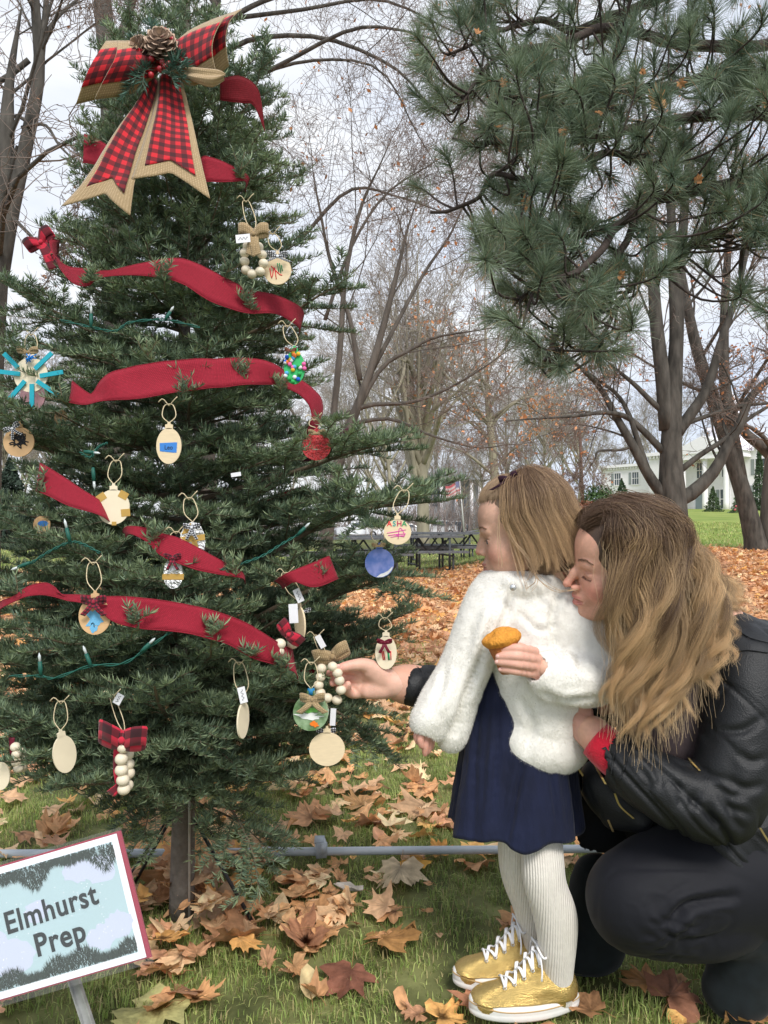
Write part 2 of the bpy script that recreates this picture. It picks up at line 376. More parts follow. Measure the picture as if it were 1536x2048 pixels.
def leaf_geo(kind, size, rng, curl=.3, rings=2):
    o = LO[kind]*(1+.09*rng.standard_normal((len(LO[kind]), 1))); an_ = np.arctan2(o[:, 1], o[:, 0]); o = o*(1+rng.uniform(0, .22)*np.sin(an_*rng.integers(1, 4)+rng.uniform(0, 6)))[:, None]*[rng.uniform(.72, 1.12), 1]; n = len(o)
    c = np.array([[0, -.12]]); rs = [1.] if rings == 1 else [.5, 1.]
    V2 = np.concatenate([c]+[c+(o-c)*q for q in rs])
    x, y = V2[:, 0], V2[:, 1]; rad = np.hypot(x, y+.12)
    fold = rng.uniform(-.25, .55)*curl*2 if rng.random() < .88 else rng.uniform(.6, 1.1); bend = rng.uniform(-.6, .7)*curl
    z = fold*np.abs(x)+bend*y*y+curl*.25*np.sin(3*np.arctan2(y, x)+rng.uniform(0, 6))*rad+curl*.22*np.where(rad > .5, rng.standard_normal(len(x)), 0)*rad
    V = np.stack([x, y, z], 1)*size
    j = np.arange(n); j2 = (j+1) % n; F = [np.stack([0*j, 1+j, 1+j2], 1)]
    if rings == 2: F.append(np.stack([1+j, 1+n+j, 1+n+j2, 1+j2], 1))
    return V, F
LCOL = .30*np.array([.76, .53, .30])+1.08*np.array([(.50, .23, .09), (.42, .19, .08), (.56, .30, .14), (.60, .38, .22), (.34, .15, .08), (.62, .30, .07), (.46, .27, .16), (.66, .46, .28), (.38, .17, .10), (.52, .26, .12)])
def leaf_material():
    m = mat('dry_leaf', (1, 1, 1), .62, .22, 45, col=True, bump=.35, bscale=120, spec=.25, trans=.22); return m
M_LEAF = leaf_material()
def leaf_cols(V, base, rng):
    """darker veins and mottling that belong to the leaf"""
    c = np.repeat(np.asarray(base)[None], len(V), 0); c = c*(1+.16*rng.standard_normal((len(V), 1))); c[0] *= .6; return np.clip(c, 0, 1)
def rot_any(rng, tilt):
    a = rng.uniform(0, 2*PI); t = rng.normal(0, tilt); ax = rng.uniform(0, PI)
    return rotz(ax) @ rotx(t) @ rotz(-ax) @ rotz(a)
rl = np.random.default_rng(21)
LG = 'fallen leaves lying in the grass'
def one_leaf(x, y, size, kind, col, lab, tilt=.25, curl=.3, z=.012, rz=None, stem=True, cat='leaf'):
    V, F = leaf_geo(kind, size, rl, curl); M = rot_any(rl, tilt)
    if rz is not None: M = rotx(rl.normal(0, tilt)) @ rotz(rz)
    V = V @ M.T; V[:, 2] -= min(0, np.percentile(V[:, 2], 15))
    C = leaf_cols(V, col, rl)
    if stem:
        a = M @ np.array([0, -.12, 0])*size; b = M @ np.array([rl.uniform(-.3, .3), -.95, rl.uniform(0, .15)])*size
        tv, tf = tube(np.stack([a, (a+b)/2+[0, 0, .006], b]), [.0012, .0009, .0007], 3, False); F = F+[tf[0]+len(V)]; V = np.concatenate([V, tv]); C = np.concatenate([C, np.repeat([[.35, .2, .08]], len(tv), 0)])
    g = float(gz(x, y)); V = V+np.array([x, y, g+z])
    o = obj('fallen_leaf', V, F, M_LEAF, col=C); o.data.transform(Matrix.Translation((-x, -y, -g))); o.location = (x, y, g)
    return tag(o, lab, cat, LG)
def gy(py, z=0.): return (CAMZ-z)*FPX/(py-1058)   # depth of a ground point at a pixel row
named = [  # px, py, size(px), kind, colour, label, rz
 (315, 2010, 120, 0, (.58, .55, .24), 'large pale yellow-green maple leaf with dark spots at the lower left, beside the sign post', 2.6),
 (375, 1985, 85, 1, (.50, .27, .16), 'tan brown maple leaf overlapping the right edge of the large yellow-green leaf', 1.2),
 (610, 1870, 82, 0, (.46, .22, .12), 'reddish brown maple leaf lying flat alone on dark grass in front of the fir trunk', .3),
 (775, 1875, 80, 0, (.48, .25, .09), 'brown maple leaf with pointed lobes standing on edge in the grass left of the shoes', -1.),
 (620, 1965, 58, 2, (.66, .52, .28), 'small cream coloured leaf with rounded lobes in the foreground grass', .2),
 (700, 1940, 84, 1, (.27, .11, .07), 'dark brown narrow lobed leaf beside the small cream leaf', 2.9),
 (560, 1825, 50, 2, (.56, .42, .25), 'round pale tan leaf curled over in the grass under the low fir twig', 0),
 (480, 1870, 95, 0, (.47, .25, .13), 'large dusty brown maple leaf right of the sign', 2.2),
 (800, 1745, 95, 0, (.60, .47, .30), 'broad pale tan maple leaf with scalloped edge lying over the grey pipe', 3.0),
 (835, 1720, 60, 0, (.66, .34, .06), 'golden orange maple leaf leaning on the grey pipe', 2.0),
 (880, 1695, 46, 0, (.60, .30, .08), 'orange maple leaf standing upright behind the grey pipe beside the skirt', 0.),
 (600, 1755, 66, 0, (.53, .29, .14), 'brown maple leaf in front of the pipe bracket', 1.),
 (1290, 1960, 75, 0, (.52, .25, .08), 'orange brown maple leaf with raised tip in the grass between shoes and black boot', 0.1),
 (1345, 1990, 75, 0, (.33, .15, .09), 'dark brown crumpled maple leaf next to the orange one below the knee', -1.),
 (1505, 2025, 90, 0, (.55, .29, .13), 'tan orange maple leaf at the lower right corner by the black boot', 1.9),
 (960, 2000, 70, 1, (.50, .24, .14), 'brown maple leaf partly under the toe of the nearer gold shoe', 2.),
 (1175, 2015, 70, 0, (.45, .24, .12), 'brown maple leaf under the heel of the nearer gold shoe', 1.),
 (20, 1995, 60, 0, (.42, .2, .1), 'brown leaf in the grass below the sign', 1.),
 (710, 1780, 44, 2, (.62, .56, .50), 'small curled greyish white leaf in the grass in front of the pipe', 1.4),
 (620, 1640, 70, 0, (.68, .36, .18), 'bright orange curled leaf behind the grey pipe', .5),
 (720, 1605, 50, 0, (.50, .28, .12), 'brown leaf standing in the grass behind the pipe, left of the skirt', .5),
 (845, 1610, 60, 1, (.60, .38, .22), 'pale orange leaf in the grass left of the navy skirt', 2.5),
 (350, 1755, 90, 0, (.50, .27, .12), 'large brown leaf in the heap at the fir trunk', 2.5),
 (300, 1800, 80, 0, (.45, .22, .10), 'brown maple leaf in the heap right of the sign corner', .8),
 (430, 1800, 90, 1, (.58, .42, .28), 'pale pinkish tan leaf in the heap in front of the fir trunk', 2.8),
 (290, 1905, 70, 0, (.62, .46, .25), 'pale yellow tan leaf touching the lower right corner of the sign', .5),
]
for px, py, sz, kd, c, lab, rz in named:
    Y = gy(py); x = P(px, py, Y)[0]; one_leaf(x, Y, sz/FPX*Y*.88, kd, c, lab, .22, .32, .022, rz)
cnt = 0; tries = 0
while cnt < 272 and tries < 9000:
    tries += 1
    Y = rl.uniform(1.28, 3.25)**1.0; x = rl.uniform(-.56, .56)*Y
    if rl.random() < .3: aa = rl.uniform(0, 2*PI); q_ = .45*rl.random()**.6; x, Y = -.42+q_*math.cos(aa), 1.80+q_*math.sin(aa)*.75
    d = float(leafmask(x, Y)); tr = math.hypot(x+.46, Y-1.78)
    near_tree = tr < .50 and Y < 2.3
    if not (near_tree and rl.random() < .9) and rl.random() > d*.8: continue
    if Y < 1.5 and -.75 < x/Y and rl.random() < .55: continue
    c = LCOL[rl.integers(len(LCOL))]*rl.uniform(.8, 1.15); kd = int(rl.choice([0, 0, 1, 1, 2]))
    cw = 'dark brown' if c[0] < .36 else 'pale tan' if c[1] > .36 else 'orange' if c[2] < .10 else 'reddish brown'; sw_ = ('toothed', 'pointed', 'rounded')[kd]; sd = 'left of the trunk' if x < -.47 else 'right of the trunk'
    col3 = 'below the sign side' if x/Y < -.25 else 'between fir and child' if x/Y < .08 else 'by the child' if x/Y < .25 else 'by the woman'
    if near_tree: lab = f'{cw} {sw_} leaf heaped at the foot of the fir, {sd}'
    elif Y > 2.15: lab = f'{cw} {sw_} leaf on grass behind the pipe, {col3}'
    else: lab = f'{cw} {sw_} leaf on grass before the pipe, {col3}'
    one_leaf(x, Y, rl.uniform(.030, .058) if kd < 2 else rl.uniform(.02, .035), kd, c, lab, .3, .38, .012+((.02+.09*max(0, 1-tr/.3)) if near_tree else .008)*rl.random()); cnt += 1
def leaf_litter(name, n, y0, y1, smin, smax, rings=1, seed=3, dens=1., xlim=.62):
    r = np.random.default_rng(seed); mb_V = []; mb_F = []; mb_C = []; off = 0; tot = 0
    temps = [leaf_geo(int(r.choice([0, 1, 1, 2])), 1., r, .45, rings) for _ in range(30)]
    Y = np.sqrt(r.uniform(y0*y0, y1*y1, n*4)); X = r.uniform(-xlim, xlim, n*4)*Y; pr = leafmask(X, Y); ok = r.random(n*4) < pr*dens; X = X[ok][:n]; Y = Y[ok][:n]; Z = gz(X, Y)
    ti = r.integers(30, size=len(X))
    for k, (Vt, Ft) in enumerate(temps):
        m = ti == k; c = m.sum()
        if not c: continue
        s = r.uniform(smin, smax, c); a = r.uniform(0, 2*PI, c); tl = r.normal(0, .38, c); ax = r.uniform(0, PI, c)
        Mx = np.stack([rotz(q)@rotx(t)@rotz(w) for q, t, w in zip(ax, tl, a)]); VV = np.einsum('nij,vj->nvi', Mx, Vt)*s[:, None, None]
        VV[:, :, 2] -= np.minimum(0, np.percentile(VV[:, :, 2], 20, axis=1))[:, None]; VV += np.stack([X[m], Y[m], Z[m]+.006+.03*r.random(c)], 1)[:, None, :]
        cc = LCOL[r.integers(len(LCOL), size=c)]*r.uniform(.8, 1.25, (c, 1)); CC = np.clip(cc[:, None, :]*(1+.12*r.standard_normal((c, len(Vt), 1))), 0, 1)
        nv = len(Vt)
        for f in Ft: mb_F.append((f[None]+(np.arange(c)*nv)[:, None, None]+off).reshape(-1, f.shape[1]))
        mb_V.append(VV.reshape(-1, 3)); mb_C.append(CC.reshape(-1, 3)); off += c*nv
    Fq = [f for f in mb_F if f.shape[1] == 4]; Ft = [f for f in mb_F if f.shape[1] == 3]; F = ([np.concatenate(Fq)] if Fq else [])+([np.concatenate(Ft)] if Ft else [])
    return tag(obj(name, np.concatenate(mb_V), F, M_LEAF, col=np.concatenate(mb_C)), 'carpet of dry orange and brown leaves covering the ground behind the fir', 'leaf litter', kind='stuff')
leaf_litter('leaf_litter', 26000, 3.1, 16.2, .035, .072)
leaf_litter('leaf_litter', 900, 2.0, 4.2, .035, .068, 2, 9, .8)
# ---------------------------------------------------------------- grass
def grass(name, n, y0, y1, h0, h1, w, seed, lab, xlim=.62, thin=True):
    r = np.random.default_rng(seed); Y = np.sqrt(r.uniform(y0*y0, y1*y1, n)); X = r.uniform(-xlim, xlim, n)*Y
    q = np.stack([X, Y, 0*X], -1); cl = vnoise(q, 14, 5, 2)
    keep = (r.random(n) < .62+.5*cl)
    if thin: keep &= r.random(n) > leafmask(X, Y)*.75
    X = X[keep]; Y = Y[keep]; q = q[keep]; cl = cl[keep]; n = len(X); Z = gz(X, Y)
    h = r.uniform(h0, h1, n)*(1+.4*cl); a = r.uniform(0, 2*PI, n)+1.5*cl; ln = r.uniform(.15, 1.15, n)
    d = np.stack([np.cos(a), np.sin(a), 0*a], 1); s = np.stack([-np.sin(a), np.cos(a), 0*a], 1)*(w*r.uniform(.6, 1.3, n))[:, None]
    b = np.stack([X, Y, Z-.003], 1); m = b+d*(h*.28*ln)[:, None]+np.array([0, 0, 1])*(h*.60)[:, None]; t = b+d*(h*(.55*ln+.35*ln**2))[:, None]+np.array([0, 0, 1])*(h*(1.-.42*ln))[:, None]
    V = np.stack([b-s, b+s, m+s*.8, m-s*.8, t], 1).reshape(-1, 3); i = np.arange(n)*5
    Q = np.stack([i, i+1, i+2, i+3], 1); T = np.stack([i+3, i+2, i+4], 1)
    base = np.where((r.random(n) < .16)[:, None], np.array([.52, .44, .22]), np.where((r.random(n) < .4)[:, None], np.array([.46, .52, .18]), np.array([.27, .37, .10])))*r.uniform(.75, 1.3, (n, 1))
    base *= (1+.25*vnoise(q, 2.2, 8, 2))[:, None]
    return tag(obj(name, V, [Q, T], M_GRASS, col=np.repeat(base, 5, 0)), lab, 'grass', kind='stuff')
M_GRASS = mat('grass_blade', (1, 1, 1), .5, col=True, spec=.3, trans=.35)
grass('grass', 210000, 1.22, 3.2, .013, .036, .0011, 11, 'short green grass growing between the fallen leaves in the foreground')
grass('grass', 90000, 3.2, 7.5, .022, .045, .0026, 12, 'patches of green grass among the leaf carpet further back')
grass('grass', 60000, 14.5, 32, .05, .09, .010, 13, 'mown green lawn beyond the leaf carpet', thin=False)
# ---------------------------------------------------------------- grey pipe
pp = np.array([[P(-60, 0, 1)[0]*2.0, 2.02, .022], [-.6, 2.03, .02], [0, 2.035, .024], [.5, 2.05, .022], [1.15, 2.07, .02]])
pipe = MB().tube(spline(pp, 24), .0110, 14)
px_ = P(545, 0, 2.03)[0]; pipe.tube([[px_-.03, 2.03, .022], [px_+.03, 2.03, .022]], .0140, 14)
M_PIPE = mat('painted_steel', (.42, .46, .50), .38, .12, 12, spec=.5)
pipe_o = pipe.build('pipe', M_PIPE); tag(pipe_o, 'long grey metal pipe lying across the grass behind the fir and the girl', 'pipe')
br = MB(); bx_ = P(645, 0, 2.03)[0]; br.box((bx_, 2.025, .035), (.028, .034, .04), rz=.2).box((bx_-.003, 2.02, .06), (.026, .022, .006), rot=rotx(.5)).box((bx_+.01, 2.0, .045), (.02, .004, .03), rz=.5)
br.build('bracket', M_PIPE, pipe_o)
# ---------------------------------------------------------------- mansion
M_WHITE = mat('white_masonry', (.95, .92, .96), .8, .03, 3); M_GLASS = mat('window_glass', (.10, .12, .14), .15, spec=.6); M_TRIM = mat('grey_shutter', (.30, .33, .34), .7)
M_STEP = mat('stone_step', (.52, .48, .42), .85, .08, 2); M_ROOFG = mat('roof_slate', (.30, .31, .33), .8, .1, 2)
A = P(1196, 0, 122.)[:2]; B = P(1640, 0, 96.)[:2]; fd = (B-A); FL = np.linalg.norm(fd); fd /= FL; fn = np.array([fd[1], -fd[0]])   # fn points to the camera
if fn[1] > 0: fn = -fn
BZ = 4.4; hang = math.atan2(fd[1], fd[0])
man = thing('mansion', 'large white two-storey mansion with columned portico and flat roof on the rise behind the lawn', 'building', loc=(A[0], A[1], BZ), rz=hang)
def F3(s, o, z): return np.array([A[0]+fd[0]*s+fn[0]*o, A[1]+fd[1]*s+fn[1]*o, BZ+z])
def fb(mb, s0, s1, o0, o1, z0, z1):
    c = F3((s0+s1)/2, (o0+o1)/2, (z0+z1)/2); return mb.box(c, (abs(s1-s0), abs(o1-o0), z1-z0), rz=hang)
w = MB(); fb(w, 0, 9.6, -12, 0, -3.0, 6.4); fb(w, 9.61, 38, -14, 1.6, -3.0, 7.61); w.build('wall', M_WHITE, man, False)
w = MB(); fb(w, -.5, 9.6, -12.5, .5, 6.42, 6.85); fb(w, 9.2, 38.5, -14.5, 2.1, 7.62, 8.15)
for k in range(20): fb(w, .0+.5*k, .2+.5*k, .0, .38, 6.1, 6.41)
for k in range(52): fb(w, 9.9+.55*k, 10.15+.55*k, 1.6, 1.98, 7.25, 7.61)
w.build('cornice', M_WHITE, man, False)
def win(s, z, wd=1.05, ht=1.7, o=0.02, shut=True, g=None):
    f = MB()
    for (a, b, c, d) in ((s-wd/2-.1, s+wd/2+.1, z-.14, z), (s-wd/2-.1, s+wd/2+.1, z+ht, z+ht+.12), (s-wd/2-.1, s-wd/2, z+.002, z+ht-.002), (s+wd/2, s+wd/2+.1, z+.002, z+ht-.002)): fb(f, a, b, o, o+.10, c, d)
    fb(f, s-wd/2, s+wd/2, o+.02, o+.06, z+ht*.48, z+ht*.52)
    for q in (-.17, .17): fb(f, s+q*wd-.025, s+q*wd+.025, o+.022, o+.055, z+.01, z+ht*.479)
    for q in (-.17, .17): fb(f, s+q*wd-.025, s+q*wd+.025, o+.022, o+.055, z+ht*.521, z+ht-.01)
    wo = f.build('window', M_WHITE, man, False); p = MB(); fb(p, s-wd/2, s+wd/2, o-.005, o+.015, z, z+ht); p.build('pane', g or M_GLASS, wo, False)
    if shut: sh = MB(); fb(sh, s-wd/2-.62, s-wd/2-.12, o, o+.05, z, z+ht); sh.build('shutter', M_TRIM, man, False)
for s in (3.1, 6.3): win(s, 3.6, 1.15, 1.9); win(s, -.2, 1.15, 1.9)
M_AQUA = mat('teal_glass', (.22, .40, .44), .2)
win(12.3, 3.9, 1.4, 2.3, 1.62, False, M_AQUA); win(12.3, -.2, 1.3, 2.0, 1.62)
for s in (17.8, 21.5): win(s, 3.9, 1.15, 2.2, 1.62, False); 
win(21.3, -.6, 1.3, 2.7, 1.62)
for s in (26.2, 31.6): win(s, -.9, 1.5, 3.4, 1.62)
for s in (26.2, 32.0): win(s, 3.9, 1.3, 2.2, 1.62)
d = MB(); fb(d, 17.0, 18.4, 1.62, 1.7, -1.4, 1.9); d.build('door', mat('door_grey', (.30, .36, .40), .6), man, False)
# portico: columns, entablature, pediment, cupola
for s in (14.6, 16.2, 19.4, 22.4, 24.2):
    c = MB(); a = F3(s, 3.6, -1.3); b = F3(s, 3.6, 6.2); c.tube(np.linspace(a, b, 6), [.40, .39, .38, .36, .34, .33], 16); c.box(F3(s, 3.6, -1.36), (.95, .95, .2), rz=hang); c.box(F3(s, 3.6, 6.3), (.86, .86, .2), rz=hang); c.build('column', M_WHITE, man)
w = MB(); fb(w, 13.9, 25.0, 1.62, 4.3, 6.41, 7.2); a0 = F3(13.6, 4.4, 7.21); a1 = F3(25.3, 4.4, 7.21); ap = F3(19.45, 4.4, 9.7); bk = np.array([-fn[0]*8, -fn[1]*8, 0])
w.add(np.array([a0, a1, ap, a0+bk, a1+bk, ap+bk]), [np.array([[0, 1, 2], [3, 5, 4]]), np.array([[0, 2, 5, 3], [2, 1, 4, 5], [1, 0, 3, 4]])]); w.build('pediment', M_WHITE, man, False)
w = MB(); fb(w, 17.4, 21.5, -6, -2, 8.16, 11.2); fb(w, 17.0, 21.9, -6.4, -1.6, 11.21, 11.6); c0 = F3(19.45, -4, 0)
w.tube(np.array([[c0[0], c0[1], BZ+11.61], [c0[0], c0[1], BZ+14.4]]), 1.4, 8, True); w.tube(np.array([[c0[0], c0[1], BZ+14.41], [c0[0], c0[1], BZ+15.4], [c0[0], c0[1], BZ+16.6], [c0[0], c0[1], BZ+18.2]]), [1.7, 1.3, .5, .05], 8, True); w.build('cupola', M_WHITE, man, False)
w = MB()
for k in range(7): fb(w, 15.6-.0*k, 23.4, 1.64, 4.2+.42*k, -1.50-.20*k-.19, -1.50-.20*k)
w.build('steps', M_STEP, man, False)
w = MB(); fb(w, 13.8, 15.55, 1.64, 5.8, -2.8, -1.46); fb(w, 23.45, 25.4, 1.64, 5.8, -2.8, -1.46); w.build('stair_wall', M_WHITE, man, False)
# ---------------------------------------------------------------- far white house left of the pole
fx = P(905, 0, 88.); fh = thing('white_house', 'far white house with tall porch columns seen through the bare trees', 'building', loc=(fx[0], 88, .0))
w = MB().box((fx[0], 93, 3.4), (7.5, 7, 6.8)); w.build('wall', mat('grey_siding', (.45, .46, .48), .8), fh, False)
M_ROOFG2 = mat('grey_roof', (.36, .38, .42), .8)
V = np.array([[fx[0]-4.4, 88, 6.8], [fx[0]+4.4, 88, 6.8], [fx[0]+4.4, 97, 6.8], [fx[0]-4.4, 97, 6.8], [fx[0], 88.6, 9.3], [fx[0], 96, 9.3]])
obj('roof', V, [(0, 1, 4), (1, 2, 5, 4), (2, 3, 5), (3, 0, 4, 5), (0, 3, 2, 1)], M_ROOFG2, fh, False)
for dx in (-3.0, -1.4, .4, 2.2, 3.2): MB().tube([[fx[0]+dx, 88.5, .1], [fx[0]+dx, 88.5, 6.6]], .2, 10).build('column', M_WHITE, fh)
for dx in (-2, 1): MB().box((fx[0]+dx, 89.45, 4.6), (1.2, .08, 1.8)).build('window', M_GLASS, fh, False)
# ---------------------------------------------------------------- utility pole, flagpole, flag
g = G(1160, 0, 62.); po = MB().tube([[g[0], 62, g[2]-.2], [g[0]-.28, 62, g[2]+8.1]], [.15, .11], 10).build('utility_pole', mat('brown_pole', (.13, .075, .06), .85, .15, 4)); tag(po, 'thin reddish brown wooden utility pole left of the white mansion', 'pole')
g = G(926, 0, 56.); fp = MB().tube([[g[0], 56, g[2]], [g[0]-.35, 56, g[2]+4.3]], [.06, .035], 8).ball((g[0]-.35, 56, g[2]+4.35), .08).build('flagpole', mat('pole_white', (.7, .7, .7), .5)); tag(fp, 'slender pale flagpole standing behind the picnic tables', 'flagpole')
n, m_ = 14, 8; uu, vv = np.meshgrid(np.linspace(0, 1, n), np.linspace(0, 1, m_)); fxp = np.array([g[0]-.3, 56, g[2]+4.1])
Vf = np.stack([fxp[0]-uu*1.15+.05*np.sin(vv*3), 56+.09*np.sin(uu*9+vv), fxp[2]-vv*.95-uu*.42+.06*np.sin(uu*7)], -1).reshape(-1, 3)
vq = vv.ravel(); uq = uu.ravel(); cf = np.where((np.floor(vq*6.99) % 2 < 1)[:, None], [.68, .16, .18], [.80, .74, .74]); cf = np.where(((uq < .38) & (vq < .5))[:, None], [.25, .25, .42], cf)
fl = obj('flag', Vf, grid_faces(m_, n), mat('flag_cloth', (1, 1, 1), .8, col=True, trans=.4), col=cf); tag(fl, 'small faded red and white striped flag drooping from the far flagpole', 'flag')
# ---------------------------------------------------------------- parked cars
def car(name, lab, x, y, colr, rz, suv=True):
    t = thing(name, lab, 'car', 'cars parked along the road beyond the park', loc=(x, y, float(gz(x, y))+.03)); z0 = float(gz(x, y))+.03
    M = rotz(rz); c = np.array([x, y, z0])
    prof = [(-2.25, .35), (-2.3, .75), (-2.2, 1.0), (-1.5, 1.08), (-1.0, 1.1), (-.45, 1.6), (.3, 1.68), (1.4, 1.64), (2.0, 1.2), (2.25, 1.05), (2.3, .5), (2.2, .35)] if suv else [(-2.25, .32), (-2.3, .65), (-2.1, .85), (-1.2, .95), (-.75, 1.0), (-.1, 1.40), (.9, 1.42), (1.6, 1.05), (2.2, .98), (2.3, .5), (2.2, .32)]
    p = np.array(prof); n = len(p); rows = []
    for yy, sc_, zs in ((-.9, .97, .98), (-.78, 1., 1.), (0, 1., 1.01), (.78, 1., 1.), (.9, .97, .98)):
        q = np.stack([p[:, 0]*sc_, np.where(p[:, 1] > 1.1, yy*.82, yy), p[:, 1]*zs], 1); rows.append(q)
    V = np.concatenate(rows); F = grid_faces(5, n, True)
    cap = [tuple(range(n))[::-1], tuple(4*n+i for i in range(n))]
    body = obj('body', V@M.T+c, [tuple(f) for f in F]+cap, mat('car_paint', colr, .3, spec=.6, coat=.5), t, False)
    for s in (-1, 1):
        gl = np.array([(-.86, 1.13), (-.40, 1.52), (.3, 1.58), (1.3, 1.54), (1.75, 1.15)]) if suv else np.array([(-.6, 1.02), (-.05, 1.33), (.85, 1.35), (1.35, 1.04)])
        V = np.stack([gl[:, 0], np.full(len(gl), s*.905), gl[:, 1]], 1); V[:, 1] = s*np.interp(gl[:, 1], [1.0, 1.6], [.93, .80])
        obj('window', V@M.T+c, [tuple(range(len(gl)))], M_GLASS, t, False)
    for wx in (-1.4, 1.4):
        for s in (-1, 1):
            q = np.array([[wx, s*.74, .34], [wx, s*.95, .34]])@M.T+c; wo = MB().tube(q, .34, 18).build('wheel', mat('tyre', (.03, .03, .03), .8), t); q = np.array([[wx, s*.951, .34], [wx, s*.965, .34]])@M.T+c; MB().tube(q, .2, 12).build('rim', mat('rim', (.5, .5, .52), .4, metal=.6), wo)
for nm, lab, px, y, cc, rz, sv in (('parked_car', 'white sport utility vehicle parked right of the vase shaped tree trunk', 868, 58, (.78, .79, .8), .35, True), ('parked_car', 'white car parked behind the round name ornament, left of the vase shaped tree', 805, 55, (.75, .76, .78), .1, False),
      ('parked_car', 'white car glimpsed through the right edge of the fir', 716, 54, (.72, .74, .77), .2, True), ('parked_car', 'dark grey car parked at the far end of the row, behind the white utility vehicle', 900, 62, (.14, .16, .19), .1, False), ('parked_car', 'white car seen through the fir branches at its middle', 552, 55, (.76, .77, .78), -.1, True)):
    y += 20; car(nm, lab, P(px, 0, y)[0], y, cc, rz, sv)
# ---------------------------------------------------------------- picnic tables
M_TAB = mat('weathered_board', (.17, .18, .19), .75, .2, 20); M_TABM = mat('dark_metal_tube', (.10, .11, .115), .6)
def picnic(px, Y, lab, length=2.4, rz=0.):
    x = P(px, 0, Y)[0]; z = float(gz(x, Y)); t = thing('picnic_table', lab, 'picnic table', 'dark picnic tables in a row on the leaves', loc=(x, Y, z)); M = rotz(rz); c = np.array([x, Y, z])
    def T(q): return np.asarray(q, float)@M.T+c
    b = MB()
    for k in range(5): b.box(T((0, -.32+.16*k, .74)), (length, .145, .045), rz=rz)
    b.build('tabletop', M_TAB, t, False)
    for s in (-1, 1):
        b = MB()
        for k in range(2): b.box(T((0, s*(.62+.15*k), .44)), (length, .135, .045), rz=rz)
        b.build('seat', M_TAB, t, False)
    for e in (-.78, 0, .78) if length > 2.5 else (-.75, .75):
        f = MB(); X = e*length/2/.98
        for s in (-1, 1):
            f.tube(T([(X, s*.36, .715), (X, s*.36, .02)]), .024, 6); f.tube(T([(X, s*.70, .415), (X, s*.70, .0)]), .022, 6)
            f.tube(T([(X, s*.80, .36), (X, -s*.0, .36)]), .02, 6); f.tube(T([(X, s*.03, .66), (X+.28*(-1 if e > 0 else 1), s*.03, .38)]), .018, 6)
        f.tube(T([(X, -.7, .06), (X, .7, .06)]), .02, 6); f.build('leg', M_TABM, t)
    for e in (-.3, .3):
        MB().tube(T([(e*length*.5-.25, .0, .36), (e*length*.5, 0, .71)]), .02, 6).tube(T([(e*length*.5+.25, .0, .36), (e*length*.5, 0, .71)]), .02, 6).build('brace', M_TABM, t)
picnic(690, 14.6, 'dark picnic table partly behind the right edge of the fir, leftmost of the row', 2.5, .12)
picnic(800, 15.2, 'dark picnic table behind the blue ornament, middle of the row', 2.5, .12)
picnic(908, 16.2, 'dark picnic table left of the girl, right end of the row', 2.4, .13)
picnic(880, 19.5, 'grey picnic table standing alone behind the row, at the foot of the vase shaped tree', 1.8, .1)
# ---------------------------------------------------------------- bare trees
M_BARK = mat('bark_grey', (.115, .10, .085), .9, .35, 9, bump=.8, bscale=30, stretch=(1, 1, .25)); M_BARKD = mat('bark_dark', (.075, .068, .058), .9, .5, 14, bump=1., bscale=26, stretch=(1, 1, .3), detail=8)
M_BARKL = mat('bark_pale', (.30, .27, .20), .9, .25, 5, bump=.5, bscale=20, stretch=(1, 1, .25)); M_TWIG = mat('twig', (.21, .165, .14), .9); M_TWIGL = mat('twig_pale', (.33, .29, .26), .9)
def children(Pp, Rp, c, lf, rf, ang, up, rng, t0=.25, N=6, wob=.10, droop=0.):
    """c children on every parent polyline"""
    S, n, _ = Pp.shape; t = np.sort(rng.uniform(t0, 1, (S, c)), 1); f = t*(n-1); i = np.minimum(f.astype(int), n-2); w = (f-i)[..., None]; s = np.arange(S)[:, None]
    b = Pp[s, i]*(1-w)+Pp[s, i+1]*w; rb = Rp[s, i]*(1-w[..., 0])+Rp[s, i+1]*w[..., 0]; T = Pp[s, i+1]-Pp[s, i]; T /= np.linalg.norm(T, axis=-1, keepdims=True)+1e-9
    Lp = np.linalg.norm(np.diff(Pp, axis=1), axis=2).sum(1)[:, None]
    rv = rng.standard_normal((S, c, 3)); rv -= (rv*T).sum(-1, keepdims=True)*T; rv /= np.linalg.norm(rv, axis=-1, keepdims=True)+1e-9
    a = R(ang)*rng.uniform(.65, 1.3, (S, c, 1)); D = T*np.cos(a)+rv*np.sin(a); D[..., 2] += up; D /= np.linalg.norm(D, axis=-1, keepdims=True)
    L = Lp*lf*rng.uniform(.6, 1.25, (S, c))*(1.15-.55*t); r0 = np.minimum(rb*rf*rng.uniform(.8, 1.1, (S, c)), rb*.9)
    b = b.reshape(-1, 3); D = D.reshape(-1, 3); L = L.ravel(); r0 = r0.ravel(); M = len(b)
    st = np.zeros((M, N, 3)); st[:, 0] = b; d = D.copy(); cur = rng.standard_normal((M, 3))*wob
    for k in range(1, N):
        d = d+cur+rng.standard_normal((M, 3))*wob; d[:, 2] += up*.25-droop; d /= np.linalg.norm(d, axis=1, keepdims=True); st[:, k] = st[:, k-1]+d*(L/(N-1))[:, None]
    rr = r0[:, None]*np.linspace(1, .35, N)[None]; return st, rr
def resamp(poly, rad, N): return spline(poly, N), np.interp(np.linspace(0, 1, N), np.linspace(0, 1, len(rad)), rad)
